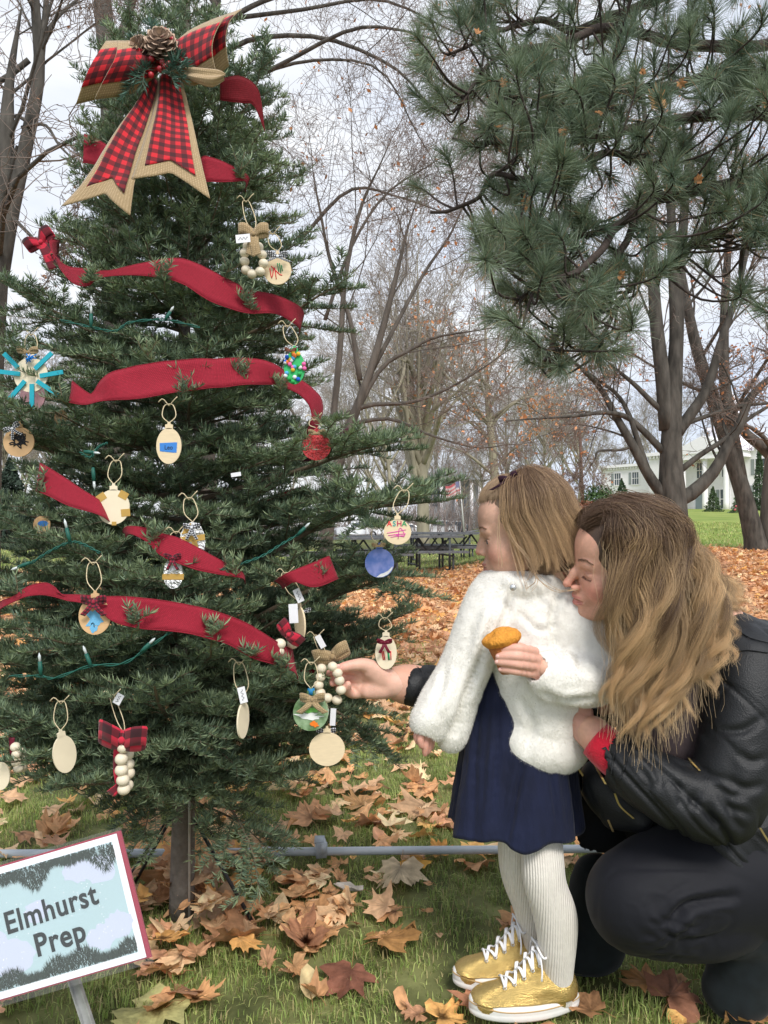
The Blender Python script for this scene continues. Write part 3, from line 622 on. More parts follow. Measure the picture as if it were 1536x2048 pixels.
def bare_tree(name, lab, limbs, levels, mb_=M_BARK, mt=M_TWIG, seed=1, rmin=.004, leaves=None, group=None, cat='tree', k0=10, rs=1.):
    """limbs: list of (polyline, radii). first one is the trunk. levels: list of dicts for children()"""
    rng = np.random.default_rng(seed); base = np.asarray(limbs[0][0][0], float); t = thing(name, lab, cat, group, loc=base)
    N = 20; P0 = []; R0 = []; tv = MB()
    for pl, rd in limbs:
        pl = [np.asarray(q_, float) for q_ in pl]; e = pl[-1]-pl[-2]; e2 = e+np.array([.1*e[2], 0, .05*abs(e[0])]); pl = pl+[pl[-1]+e*.6, pl[-1]+e*.6+e2*.7]; rd = [q_*rs for q_ in rd]; rd = list(rd)+[rd[-1]*.55, max(rmin, rd[-1]*.12)]
        a, b = resamp(pl, rd, N); a = a+vnoise(a, 1.3, 5)[:, None]*.0; P0.append(a); R0.append(b); tv.tube(a, b, k0)
    Pp, Rp = np.stack(P0), np.stack(R0)
    if len(limbs) > 1: Pp, Rp = Pp, Rp
    lastP = None
    for li, lv in enumerate(levels):
        st, rr = children(Pp, Rp, rng=rng, **lv); rr = np.maximum(rr, rmin)
        V, F = tubes(st, rr, 5 if li == 0 else 3)
        if li == 0: tv.add(V, F)
        else:
            if lastP is None: tw = MB()
            tw.add(V, F); lastP = st
        Pp, Rp = st, rr
    tv.build('trunk', mb_, t); cro = tw.build('crown', mt, t)
    if leaves:
        n, colr, sz = leaves; tip = lastP[:, -1]; ii = rng.integers(len(tip), size=n)
        if len(leaves) > 0:
            keepc = vnoise(tip[ii], .8, 3) > -.1; ii = ii[keepc]
        c = tip[ii]+rng.standard_normal((len(ii), 3))*sz*.8; n = len(c); a = rng.standard_normal((n, 3)); a /= np.linalg.norm(a, axis=1)[:, None]; b = np.cross(a, rng.standard_normal((n, 3))); b /= np.linalg.norm(b, axis=1)[:, None]
        s = (sz*rng.uniform(.5, 1.2, n))[:, None]; V = np.stack([c-a*s, c-b*s*.6, c+a*s, c+b*s*.6], 1).reshape(-1, 3)
        cc = np.repeat(np.asarray(colr)[None]*rng.uniform(.7, 1.3, (n, 1)), 4, 0); obj('foliage', V, np.arange(4*n).reshape(-1, 4), M_LEAF, t, col=np.clip(cc, 0, 1))
    return t
LV = lambda c, lf, rf, ang, up=.1, **k: dict(c=c, lf=lf, rf=rf, ang=ang, up=up, **k)
OR = (.55, .24, .10)
def gp(px, py, Y): return P(px, py, Y)
# big dark tree at the left edge
Y = 6.2
bare_tree('bare_tree', 'dark thick trunked bare tree at the left edge of the picture', [
  ([G(-22, 1000, Y), gp(-18, 800, Y), gp(0, 500, Y), gp(12, 290, Y)], [.17, .16, .135, .12]),
  ([gp(-14, 640, Y), gp(22, 430, Y), gp(52, 290, Y), gp(78, 150, Y), gp(72, 30, Y), gp(60, -160, Y)], [.13, .11, .10, .085, .07, .05]),
  ([gp(80, 150, Y), gp(88, 60, Y), gp(100, -60, Y+.3), gp(130, -200, Y+.3)], [.05, .045, .04, .02]),
  ([gp(45, 255, Y), gp(90, 250, Y-.2), gp(118, 290, Y-.4), gp(150, 322, Y-.5)], [.03, .022, .018, .012]),
  ([gp(20, 430, Y), gp(60, 470, Y-.2), gp(85, 500, Y-.3)], [.03, .025, .018]),
  ([gp(58, 120, Y), gp(20, 150, Y), gp(-20, 175, Y), gp(-60, 210, Y)], [.045, .045, .04, .03]),
  ([gp(75, 90, Y), gp(120, 30, Y+.2), gp(190, -30, Y+.5)], [.035, .025, .015])],
  [LV(8, .45, .36, 50, .12), LV(7, .55, .45, 45, .05, wob=.16), LV(5, .65, .55, 45, .0, wob=.2), LV(3, .7, .7, 45, 0, wob=.2, N=5)], M_BARKD, M_TWIG, 31, .0022, rs=.56, leaves=(420, (.30, .15, .08), .022))
# trunks rising behind the fir
Y = 9.
bare_tree('bare_tree', 'straight dark trunk rising directly behind the left part of the bow', [
  ([G(236, 1000, Y), gp(232, 600, Y), gp(222, 200, Y), gp(205, 0, Y), gp(195, -250, Y)], [.2, .17, .14, .12, .09]),
  ([gp(225, 110, Y), gp(260, 20, Y), gp(300, -120, Y)], [.06, .05, .04])],
  [LV(10, .38, .3, 50, .1, t0=.5), LV(7, .55, .45, 45, .0), LV(5, .65, .55, 45, 0, wob=.2), LV(3, .7, .7, 45, 0, wob=.2, N=5)], M_BARKD, M_TWIG, 32, .0030, rs=.9, leaves=(160, OR, .04))
Y = 10.5
bare_tree('bare_tree', 'bare tree with several trunks spreading above and right of the bow', [
  ([G(420, 1000, Y), gp(405, 600, Y), gp(385, 250, Y), gp(368, 0, Y), gp(360, -250, Y)], [.2, .18, .15, .12, .09]),
  ([gp(390, 240, Y), gp(425, 60, Y), gp(440, -80, Y), gp(450, -250, Y)], [.12, .10, .09, .07]),
  ([gp(425, 60, Y), gp(520, 5, Y), gp(640, -30, Y)], [.06, .05, .03]),
  ([gp(420, 130, Y), gp(500, 80, Y), gp(640, 75, Y-.5), gp(780, 130, Y-1), gp(850, 200, Y-1)], [.06, .05, .04, .028, .015]),
  ([gp(430, 190, Y), gp(560, 130, Y-.4), gp(700, 60, Y-.8), gp(800, 60, Y-1), gp(900, 90, Y-1)], [.05, .042, .035, .022, .012]),
  ([gp(425, 230, Y), gp(520, 150, Y), gp(640, 120, Y), gp(760, 140, Y-.5), gp(830, 260, Y-.5)], [.05, .04, .03, .02, .012]),
  ([gp(440, 40, Y), gp(600, 20, Y+.5), gp(760, 0, Y+.8), gp(900, 60, Y+1)], [.05, .04, .03, .02])],
  [LV(8, .40, .34, 50, -.02, t0=.25), LV(7, .55, .45, 45, -.02, wob=.15), LV(5, .65, .55, 45, -.05, wob=.2), LV(3, .7, .7, 45, -.02, wob=.2, N=5)], M_BARKD, M_TWIG, 33, .0026, rs=.70, leaves=(320, OR, .04))
# spreading tree behind the right side of the fir
Y = 13.
bare_tree('bare_tree', 'spreading bare tree with long wavy dark limbs just right of the fir', [
  ([G(648, 1000, Y), gp(662, 1000, Y), gp(690, 880, Y), gp(735, 760, Y), gp(770, 640, Y), gp(800, 520, Y)], [.16, .15, .13, .10, .08, .05]),
  ([gp(700, 850, Y), gp(760, 740, Y), gp(820, 700, Y), gp(870, 675, Y), gp(960, 660, Y-.5)], [.07, .055, .045, .035, .015]),
  ([gp(690, 830, Y), gp(740, 810, Y), gp(820, 805, Y), gp(890, 780, Y), gp(960, 740, Y-.3), gp(1010, 705, Y-.4)], [.07, .06, .045, .035, .02, .01]),
  ([gp(690, 850, Y), gp(780, 838, Y), gp(860, 870, Y-.4), gp(950, 895, Y-.8), gp(1010, 890, Y-.8)], [.055, .045, .03, .022, .012]),
  ([gp(660, 900, Y), gp(680, 700, Y), gp(690, 560, Y), gp(720, 420, Y), gp(760, 330, Y)], [.09, .075, .06, .045, .02]),
  ([gp(720, 760, Y), gp(700, 640, Y), gp(660, 520, Y), gp(640, 420, Y)], [.07, .055, .045, .03]),
  ([gp(745, 740, Y), gp(840, 560, Y+.5), gp(900, 470, Y+.6), gp(930, 400, Y+.6)], [.06, .045, .03, .015]),
  ([gp(650, 640, Y), gp(700, 500, Y), gp(770, 390, Y), gp(860, 330, Y)], [.05, .04, .03, .015]),
  ([gp(600, 480, Y), gp(700, 380, Y), gp(800, 395, Y), gp(900, 430, Y)], [.05, .04, .025, .012])],
  [LV(9, .48, .34, 42, .12, t0=.2), LV(7, .55, .45, 40, .06, wob=.13), LV(5, .65, .55, 42, .0, wob=.16), LV(3, .7, .7, 42, 0, wob=.2, N=5)], M_BARK, M_TWIG, 34, .0030, rs=.72, leaves=(520, OR, .05))
# vase shaped tree
Y = 28.
rv = np.random.default_rng(5); lm_ = [([G(846, 1000, Y), gp(846, 1000, Y), gp(842, 850, Y), gp(838, 700, Y), gp(836, 590, Y)], [.27, .22, .17, .10, .03])]
for k in range(26):
    y0 = rv.uniform(760, 1010); s = rv.choice([-1, 1]); w = rv.uniform(.2, 1); yt = 1000-rv.uniform(280, 420)*(1-.35*w); x1 = 842+s*w*rv.uniform(70, 150)*(1 if y0 > 850 else .55)
    dY = rv.uniform(-3, 3); lm_.append(([gp(844, y0, Y), gp(842+s*w*35, y0-60, Y+dY*.4), gp((842+x1)/2+s*10, (y0+yt)/2-30, Y+dY*.8), gp(x1, yt, Y+dY)], [.12, .09, .06, .02]))
bare_tree('bare_tree', 'vase shaped bare tree with a pale straight trunk and upswept branches behind the picnic tables', lm_, [LV(8, .36, .38, 26, .2), LV(6, .55, .5, 30, .1), LV(4, .65, .6, 35, .05)], M_BARKL, M_TWIGL, 35, .007)
# tree with several stems behind the woman
Y = 9.5; b0 = G(1350, 1000, Y)
def q(px, py, dy=0): return gp(px, py, Y+dy)
bare_tree('oak_tree', 'tree with several dark stems and orange leaves rising behind the head of the woman', [
  ([b0, q(1346, 1010), q(1342, 930), q(1345, 820), q(1352, 700), q(1360, 540), q(1372, 380)], [.23, .215, .175, .14, .11, .085, .06]),
  ([q(1335, 860), q(1326, 760), q(1312, 640), q(1305, 520), q(1300, 380), q(1290, 240)], [.13, .115, .10, .08, .06, .04]),
  ([q(1350, 780), q(1352, 640), q(1345, 500), q(1340, 350)], [.11, .10, .08, .05]),
  ([q(1350, 870), q(1380, 830), q(1415, 775), q(1440, 690), q(1470, 600), q(1500, 480)], [.10, .085, .075, .06, .045, .03]),
  ([q(1335, 1000), q(1300, 955), q(1265, 890), q(1230, 830), q(1200, 775), q(1160, 735, -.3), q(1120, 700, -.5)], [.10, .08, .068, .055, .042, .03, .018]),
  ([q(1295, 940), q(1275, 880), q(1258, 830), q(1235, 790), q(1190, 755)], [.05, .045, .038, .03, .018]),
  ([q(1333, 910), q(1290, 865), q(1255, 835), q(1210, 825, -.3), q(1150, 832, -.5), q(1060, 838, -.7)], [.06, .05, .042, .034, .024, .012]),
  ([q(1333, 830), q(1300, 800), q(1270, 770), q(1240, 745)], [.05, .042, .035, .025]),
  ([q(1350, 1000), q(1385, 985), q(1430, 940), q(1455, 890), q(1480, 850), q(1498, 800), q(1536, 760), q(1600, 720)], [.13, .11, .09, .08, .072, .06, .05, .04]),
  ([q(1362, 940), q(1400, 910), q(1450, 878), q(1500, 835), q(1560, 800)], [.05, .042, .036, .03, .02]),
  ([q(1365, 850), q(1420, 830), q(1480, 812), q(1560, 805)], [.04, .035, .03, .02]),
  ([q(1265, 892), q(1240, 900), q(1198, 902), q(1190, 918), q(1176, 940)], [.025, .022, .018, .014, .008])],
  [LV(7, .40, .30, 50, .08, t0=.25), LV(7, .55, .45, 45, .0, wob=.15), LV(5, .65, .55, 45, -.02, wob=.2), LV(3, .7, .7, 45, 0, wob=.2, N=5)], M_BARKD, M_TWIG, 36, .0026, rs=.84, leaves=(1900, (.62, .30, .15), .026))
# leaning pair of trunks
Y = 14.5
bare_tree('bare_tree', 'leaning dark trunk standing in the lawn at the right', [
  ([G(1512, 1000, Y), gp(1508, 1075, Y), gp(1490, 1000, Y), gp(1465, 920, Y), gp(1430, 810, Y), gp(1400, 720, Y), gp(1380, 640, Y), gp(1350, 480, Y)], [.30, .24, .20, .18, .16, .14, .12, .08]),
  ([gp(1480, 960, Y), gp(1458, 830, Y), gp(1448, 740, Y), gp(1450, 600, Y), gp(1460, 450, Y)], [.17, .15, .12, .10, .07])],
  [LV(9, .42, .28, 50, .1, t0=.35), LV(7, .55, .45, 45, .0), LV(5, .65, .6, 45, 0, wob=.2), LV(3, .7, .7, 45, 0, wob=.2, N=5)], M_BARKD, M_TWIG, 37, .0040, rs=.85, leaves=(1400, (.60, .25, .14), .04))
bare_tree('bare_tree', 'bare tree with a forked brown trunk at the right edge of the lawn', [
  ([G(1546, 1000, Y+.2), gp(1540, 1060, Y+.2), gp(1545, 960, Y+.2), gp(1552, 880, Y+.2), gp(1580, 760, Y+.2)], [.24, .20, .18, .16, .12]),
  ([gp(1550, 920, Y+.2), gp(1520, 890, Y+.2), gp(1490, 865, Y+.2), gp(1465, 820, Y+.2), gp(1450, 760, Y+.3)], [.12, .11, .10, .08, .06])],
  [LV(9, .35, .4, 50, .1, t0=.4), LV(7, .5, .5, 45, .0), LV(5, .6, .6, 45, 0, wob=.2)], M_BARK, M_TWIG, 38, .0045, leaves=(300, OR, .04))
# slim tree with orange leaves behind the girl
Y = 32.
lm_ = [([G(992, 1000, Y), gp(992, 1000, Y), gp(985, 900, Y), gp(975, 800, Y), gp(972, 700, Y), gp(970, 640, Y)], [.22, .2, .17, .12, .07, .03])]
for k in range(14): y0 = rv.uniform(720, 960); s = rv.choice([-1, 1]); w = rv.uniform(40, 130); lm_.append(([gp(982, y0, Y), gp(982+s*w*.5, y0-40, Y), gp(982+s*w, y0-rv.uniform(30, 110), Y+rv.uniform(-3, 3))], [.07, .05, .02]))
bare_tree('bare_tree', 'slim tree keeping clusters of orange leaves, directly above the girl', lm_, [LV(8, .4, .45, 40, .1), LV(6, .5, .5, 40, .05), LV(5, .6, .6, 40, .0)], M_BARKL, M_TWIGL, 39, .008, leaves=(3200, (.60, .28, .14), .085))
# background tall trees: three built, the others are copies
def far_tree(lab, px, Y, ht, seed, spread=.5, mt=M_TWIGL, lv=None):
    r = np.random.default_rng(seed); b = G(px, 0, Y); tr = .013*ht
    lm = [(b+np.array([[0, 0, -.2], [.02*ht, 0, .25*ht], [-.01*ht, 0, .55*ht], [0, 0, .9*ht]]), [tr, tr*.75, tr*.5, tr*.12])]
    for k in range(16):
        z0 = r.uniform(.18, .6)*ht; a = r.uniform(0, 2*PI); l = r.uniform(.25, .5)*ht; d = np.array([math.cos(a)*spread, math.sin(a)*spread, 1.])*l
        s0 = b+[0, 0, z0]; lm.append((np.array([s0, s0+d*[.45, .45, .3], s0+d*[.8, .8, .7], s0+d]), [tr*.5, tr*.36, tr*.22, tr*.08]))
    return bare_tree('bare_tree', lab, lm, lv or [LV(8, .45, .45, 34, .12), LV(6, .55, .5, 36, .05), LV(4, .6, .55, 38, .0)], M_BARKL if mt is M_TWIGL else M_BARK, mt, seed, (.0002*Y), group='bare trees in the far background', k0=6)
def copy_thing(t, loc, rz=0, sc=1., label=None):
    c = t.copy(); COL.objects.link(c); c.location = loc; c.rotation_euler = (0, 0, rz); c.scale = (sc, sc, sc)
    if label: c['label'] = label
    def rec(src, dst):
        for ch in src.children:
            k = ch.copy(); COL.objects.link(k); k.parent = dst; rec(ch, k)
    rec(t, c); return c
fa = far_tree('tall bare tree in the far background between the flagpole and the utility pole', 1085, 52, 8.6, 51, .55)
fbt = far_tree('bare tree in the far background behind the vase shaped tree, left side', 772, 48, 14, 52, .45)
fc = far_tree('hazy tall bare tree far behind the left edge of the fir', 20, 46, 10, 53, .5)
FB = 'bare background tree, one of the hazy row along the far side of the road'
for i, (px, Y_, sc_, src) in enumerate(((655, 70, 1.0, 0), (700, 84, 1.3, 1), (735, 76, 1.1, 2), (800, 90, 1.2, 0), (835, 78, .9, 2), (870, 96, 1.1, 1), (925, 82, 1.0, 0), (960, 74, .9, 2), (1010, 90, 1.2, 1), (1045, 78, .95, 0), (1120, 86, 1.1, 2), (1150, 100, 1.25, 1), (1180, 110, 1.2, 0), (1250, 150, 1.7, 0), (1320, 155, 1.8, 1), (1430, 150, 1.6, 2),
      (-30, 70, 1.1, 0), (60, 80, 1.3, 1), (110, 66, 1.1, 2), (180, 75, 1.4, 0), (260, 70, 1.2, 1), (340, 80, 1.3, 2), (430, 72, 1.2, 0), (510, 84, 1.4, 1), (590, 74, 1.2, 2))):
    g = G(px, 0, Y_); copy_thing((fa, fbt, fc)[src], g, i*1.7, sc_, FB)
# undergrowth along the road reads as one mass
r = np.random.default_rng(66); n = 3800; X = r.uniform(-75, 26, n); Yq = r.uniform(72, 100, n); X = np.where(X > .24*Yq, X-40, X); b = np.stack([X, Yq, gz(X, Yq)], 1)
d = np.stack([r.normal(0, .5, n), r.normal(0, .3, n), r.uniform(1, 4.6, n)*(.7+.3*np.sin(X*.3))], 1); st = b[:, None]+d[:, None]*np.linspace(0, 1, 5)[None, :, None]+np.cumsum(r.standard_normal((n, 5, 3))*.16, 1)
Vv, Ff = tubes(st, np.linspace(.05, .015, 5)[None], 3); st2, rr2 = children(st, np.full(st.shape[:2], .03), 3, .5, .6, 40, .0, r, N=4); V2, F2 = tubes(st2, np.maximum(rr2, .018), 3)
tag(obj('undergrowth', np.concatenate([Vv, V2]), np.concatenate([Ff, F2+len(Vv)]), mat('brush', (.34, .28, .25), .95, .3, .4)), 'hazy brown thicket of bare shrubs along the far side of the road', 'undergrowth', kind='stuff')
# ---------------------------------------------------------------- shrubs and small evergreens
M_GREEN = mat('evergreen_leaf', (1, 1, 1), .7, col=True, spec=.2)
def leafy(name, lab, c, r3, n, ls, colr, seed, cone=False, cat='shrub', parent=None):
    r = np.random.default_rng(seed); u = r.standard_normal((n, 3)); u /= np.linalg.norm(u, axis=1)[:, None]; rad = r.uniform(.45, 1.0, n)**.5
    p = u*rad[:, None]; p[:, 2] = np.abs(p[:, 2]) if not cone else r.uniform(0, 1, n)**1.4
    if cone: a = r.uniform(0, 2*PI, n); q = (1-p[:, 2])*r.uniform(.3, 1, n)**.5*(1+.15*np.sin(p[:, 2]*40)); p[:, 0] = np.cos(a)*q; p[:, 1] = np.sin(a)*q
    p *= 1+.12*vnoise(p, 4, seed)[:, None]; p = p*np.asarray(r3)+np.asarray(c)
    a = r.standard_normal((n, 3)); a /= np.linalg.norm(a, axis=1)[:, None]; b = np.cross(a, u); b /= np.linalg.norm(b, axis=1)[:, None]+1e-9; s = ls*r.uniform(.6, 1.3, (n, 1))
    V = np.stack([p-a*s, p-b*s*.5, p+a*s, p+b*s*.5], 1).reshape(-1, 3); cc = np.repeat(np.asarray(colr)[None]*r.uniform(.5, 1.5, (n, 1)), 4, 0)
    t = parent or thing(name, lab, cat, loc=c); obj('foliage' if not cone else 'crown', V, np.arange(4*n).reshape(-1, 4), M_GREEN, t, col=cc)
    if not parent: MB().tube([np.array(c)-[0, 0, .1], np.array(c)+[0, 0, r3[2]*.8]], [.08*r3[0]+.02, .02], 6).build('trunk', M_BARK, t)
    return t
g = G(1192, 0, 70.); leafy('round_shrub', 'round dark green shrub at the left end of the white mansion', g-[0, 0, .2], (2.3, 2.0, 2.9), 5000, .11, (.07, .12, .045), 71)
g = G(1236, 0, 88.); leafy('small_evergreen', 'small cone shaped evergreen in front of the left wing of the mansion', g+[0, 0, .6], (1.3, 1.3, 3.2), 2500, .11, (.06, .10, .05), 72, True)
g = G(1416, 0, 72.); leafy('small_evergreen', 'small cone shaped evergreen beside the mansion steps', g, (.9, .9, 2.5), 2500, .08, (.07, .11, .05), 73, True)
g = G(1508, 0, 84.); leafy('climbing_vine_tree', 'tall thin dark evergreen against the right part of the mansion', g, (1.0, 1.0, 8.2), 3000, .13, (.06, .10, .05), 74, True, 'tree')
g = G(1542, 0, 84.); leafy('shrub', 'low brown-green shrub at the foot of the mansion wall by the right edge', g, (2.6, 1, 1.3), 2500, .1, (.12, .10, .06), 78)
g = G(1470, 0, 62.); dt = leafy('decorated_tree', 'small outdoor fir decorated with turquoise baubles on the far lawn', g, (.9, .9, 2.3), 2400, .07, (.10, .16, .08), 75, True, 'tree')
r = np.random.default_rng(8); 
for k in range(14): zz = r.uniform(.1, .85); a = r.uniform(PI, 2*PI); rr_ = .92*(1-zz); MB().ball((g[0]+math.cos(a)*rr_, g[1]+math.sin(a)*rr_, g[2]+zz*2.3), .10).build('bauble', mat('turquoise_bauble', (.05, .42, .55) if k % 3 else (.5, .12, .14), .3), dt)
g = G(30, 0, 34.); leafy('far_conifer', 'dark conifer far behind the left edge of the fir', g, (1.6, 1.6, 4.4), 4000, .12, (.035, .055, .04), 76, True, 'tree')
g = G(86, 0, 40.); leafy('shrub', 'low dark shrub far behind the left side of the fir', g, (3, 2, 1.8), 3000, .12, (.09, .08, .06), 77)
g = G(1172, 0, 50.); leafy('shrub', 'rust coloured low shrub at the foot of the utility pole', g, (1.6, 1.2, 1.0), 1800, .08, (.26, .11, .07), 79)
# ================================================================ THE DECORATED FIR
FT = np.array([P(375, 0, 1.76)[0], 1.76, 0.]); FT[2] = float(gz(FT[0], FT[1]))
FPROF = np.array([(.30, .22), (.40, .36), (.50, .47), (.62, .52), (.75, .515), (.90, .46), (1.05, .40), (1.20, .36), (1.38, .33), (1.55, .30), (1.72, .29), (1.90, .24), (2.05, .175), (2.16, .09), (2.26, .03)])
def frad(z): return np.interp(z, FPROF[:, 0], FPROF[:, 1])
fir = thing('fir_tree', 'tall cut fir tree hung with red ribbon and wooden ornaments, left of the girl', 'tree', loc=FT)
M_FBARK = mat('fir_bark', (.16, .14, .12), .9, .3, 40, bump=.6, bscale=60)
rf = np.random.default_rng(41)
tr = spline([FT+[0, 0, 0], FT+[.004, 0, .5], FT+[-.006, .01, 1.1], FT+[0, 0, 1.7], FT+[.0, 0, 2.24]], 26)
MB().tube(tr, np.linspace(.030, .004, 26), 12).build('trunk', M_FBARK, fir)
# whorled branches
prim = []; N1 = 12
nb = 235
for i in range(nb):
    z = .37+1.84*((i+.5)/nb)**1.05; a = i*2.39996+rf.normal(0, .18); rr_ = frad(z)*rf.uniform(.80, 1.06)
    if z < .40: rr_ *= rf.uniform(.6, 1.0)
    lift = rf.uniform(-.02, .46)+.35*sstep(z, 1.2, 2.1); z0 = z-rr_*lift*.75
    if z0 < .22: z0 = .22+.02*rf.random()
    d = np.array([math.cos(a), math.sin(a), 0]); t = np.linspace(0, 1, N1)[:, None]
    p = FT+np.array([0, 0, z0])+d*rr_*t+np.array([0, 0, 1])*((z-z0)*t**1.0-.05*np.sin(t*PI)*rr_)+np.cumsum(rf.normal(0, .0035, (N1, 3)), 0)*t
    prim.append(p)
# low stragglers seen in the photo
def strag(*px): prim.append(spline(PA(px), N1))
strag((400, 1560, 1.74), (450, 1600, 1.66), (500, 1690, 1.60), (520, 1790, 1.58)); strag((380, 1540, 1.74), (320, 1590, 1.66), (270, 1650, 1.60)); strag((380, 1600, 1.74), (470, 1640, 1.68), (540, 1700, 1.65))
strag((370, 1520, 1.72), (330, 1560, 1.62), (300, 1620, 1.58), (285, 1690, 1.56)); strag((380, 1500, 1.72), (430, 1540, 1.62), (470, 1600, 1.58)); strag((370, 1560, 1.72), (390, 1620, 1.66), (420, 1680, 1.64)); strag((380, 1480, 1.7), (360, 1540, 1.60), (350, 1600, 1.58)); strag((380, 1450, 1.7), (240, 1490, 1.55), (120, 1470, 1.45)); strag((420, 1430, 1.7), (600, 1400, 1.62), (700, 1440, 1.6), (770, 1500, 1.6)); strag((420, 1380, 1.7), (600, 1340, 1.7), (700, 1290, 1.7), (820, 1200, 1.7))
strag((420, 1290, 1.7), (620, 1180, 1.6), (740, 1150, 1.55), (800, 1180, 1.5)); strag((400, 1200, 1.7), (640, 1050, 1.6), (770, 1010, 1.5), (850, 985, 1.45)); strag((400, 1000, 1.7), (600, 940, 1.6), (700, 905, 1.52), (760, 890, 1.48))
strag((300, 900, 1.7), (150, 800, 1.6), (60, 740, 1.5), (15, 690, 1.45)); strag((300, 1000, 1.7), (150, 930, 1.6), (40, 860, 1.5), (-20, 800, 1.45)); strag((300, 700, 1.7), (150, 640, 1.65), (60, 600, 1.6), (20, 570, 1.6))
strag((420, 700, 1.7), (560, 640, 1.65), (640, 590, 1.6), (680, 570, 1.6)); strag((380, 300, 1.75), (480, 230, 1.7), (520, 150, 1.7), (530, 110, 1.7)); strag((370, 200, 1.75), (280, 130, 1.7), (262, 80, 1.68), (256, 60, 1.68)); strag((370, 150, 1.75), (360, 90, 1.7), (368, 40, 1.68))
prim = np.array(prim); NP_ = len(prim); pl = np.linalg.norm(np.diff(prim, axis=1), axis=2).sum(1)
pr = np.clip(pl*.014, .0022, .008)[:, None]*np.linspace(1, .3, N1)[None]
def sprays(Pp, Lp, spacing, lfun, ang, t0, rng, N=6, flat=.25, droop=.0, lmin=.02):
    out = []
    for p, L_ in zip(Pp, Lp):
        c = max(2, int(L_*(1-t0)/spacing)); t = np.linspace(t0, .97, c)+rng.normal(0, .25/c, c); t = np.clip(t, 0, .985); f = t*(len(p)-1); i = f.astype(int); w = (f-i)[:, None]
        b = p[i]*(1-w)+p[i+1]*w; T = p[i+1]-p[i]; T /= np.linalg.norm(T, axis=1)[:, None]
        S = np.cross(T, [0, 0, 1.]); S /= np.linalg.norm(S, axis=1)[:, None]+1e-6; U = np.cross(S, T)
        sd_ = np.where(np.arange(c) % 2, 1., -1.)[:, None]*(1 if rng.random() < .5 else -1); a = R(ang)*rng.uniform(.8, 1.2, (c, 1))
        D = T*np.cos(a)+(S*sd_+U*rng.normal(.05, flat, (c, 1)))*np.sin(a); D /= np.linalg.norm(D, axis=1)[:, None]
        l = np.maximum(lfun(t, L_)*rng.uniform(.7, 1.2, c), lmin)[:, None]
        s = np.linspace(0, 1, N)[None, :, None]; q = b[:, None]+D[:, None]*l[:, None]*s+np.array([0, 0, 1.])*(-droop*l[:, None]*s**2)+T[:, None]*l[:, None]*.18*s**2
        q = q+np.cumsum(rng.normal(0, 1, q.shape), 1)*l[:, None]*.012*s; out.append(q)
    return np.concatenate(out)
sec = sprays(prim, pl, .025, lambda t, L: .03+.46*L*(1-t)**.8*np.clip(t*4, .3, 1), 48, .22, rf, 6, .26, .04, .03)
sl = np.linalg.norm(np.diff(sec, axis=1), axis=2).sum(1)
big = sl > .055
ter = sprays(sec[big], sl[big], .030, lambda t, L: .018+.42*L*(1-t)**.9, 46, .22, rf, 4, .2, .02, .02)
print('fir', len(prim), len(sec), len(ter))
V1, F1 = tubes(prim, pr, 5); V2, F2 = tubes(sec, np.clip(sl*.012, .0009, .0022)[:, None]*np.linspace(1, .5, 6)[None], 3)
tl = np.linalg.norm(np.diff(ter, axis=1), axis=2).sum(1); V3, F3_ = tubes(ter, np.full((len(ter), 4), .0008), 3)
obj('branches', np.concatenate([V1, V2, V3]), [np.concatenate([F1, F2+len(V1), F3_+len(V1)+len(V2)])], mat('fir_twig', (.17, .13, .09), .9), fir)
# needles
def needles(Pp, lens, dens, nl, wd, rng, t0=0., col=(.105, .160, .105), tipc=(.31, .385, .21), up=.35):
    c = np.maximum((lens*(1-t0)*dens).astype(int), 3); S = np.repeat(np.arange(len(Pp)), c); n = len(S); t = rng.uniform(t0, 1, n); N = Pp.shape[1]
    f = np.minimum(t*(N-1), N-1.0001); i = f.astype(int); w = (f-i)[:, None]; b = Pp[S, i]*(1-w)+Pp[S, i+1]*w; T = Pp[S, i+1]-Pp[S, i]; T /= np.linalg.norm(T, axis=1)[:, None]+1e-9
    Sx = np.cross(T, [0, 0, 1.]); Sx /= np.linalg.norm(Sx, axis=1)[:, None]+1e-6; U = np.cross(Sx, T)
    # more on the sides and top of each shoot
    an = rng.uniform(-.45, PI+.45, n); ca = np.cos(an)[:, None]; sa = np.sin(an)[:, None]
    rad = Sx*ca+U*(sa*.8+up*.2); fw = rng.uniform(.15, .70, (n, 1)); D = rad+T*fw; D /= np.linalg.norm(D, axis=1)[:, None]
    tipn = np.clip((t-.85)/.15, 0, 1)[:, None]; D = D*(1-.5*tipn)+T*.8*tipn; D /= np.linalg.norm(D, axis=1)[:, None]
    L_ = nl*rng.uniform(.65, 1.15, (n, 1)); s = np.cross(D, rng.standard_normal((n, 3))*.6+U); s /= np.linalg.norm(s, axis=1)[:, None]+1e-9; s = s*wd
    m = b+D*L_*.55; e = b+D*L_+U*L_*.10
    V = np.stack([b-s*.6, b+s*.6, m+s, m-s, e], 1).reshape(-1, 3); k = np.arange(n)*5
    hue = vnoise(b, 9, 4, 2)[:, None]; mixv = np.clip(.30+.30*hue+.25*rng.standard_normal((n, 1))+.5*tipn, 0, 1); C = np.asarray(col)*(1-mixv)+np.asarray(tipc)*mixv; C = C*rng.uniform(.75, 1.25, (n, 1))
    return V, np.stack([k, k+1, k+2, k+3], 1), np.stack([k+3, k+2, k+4], 1), np.repeat(C, 5, 0)
nm = MB()
for Pp, ln, dn, t0 in ((prim, pl, 420, .35), (sec, sl, 1250, .02), (ter, tl, 1250, .0)):
    V, Q, T, C = needles(Pp, ln, dn, (.0185), .00105, rf, t0); nm.add(V, [Q, T], C)
print('needle verts', nm.n)
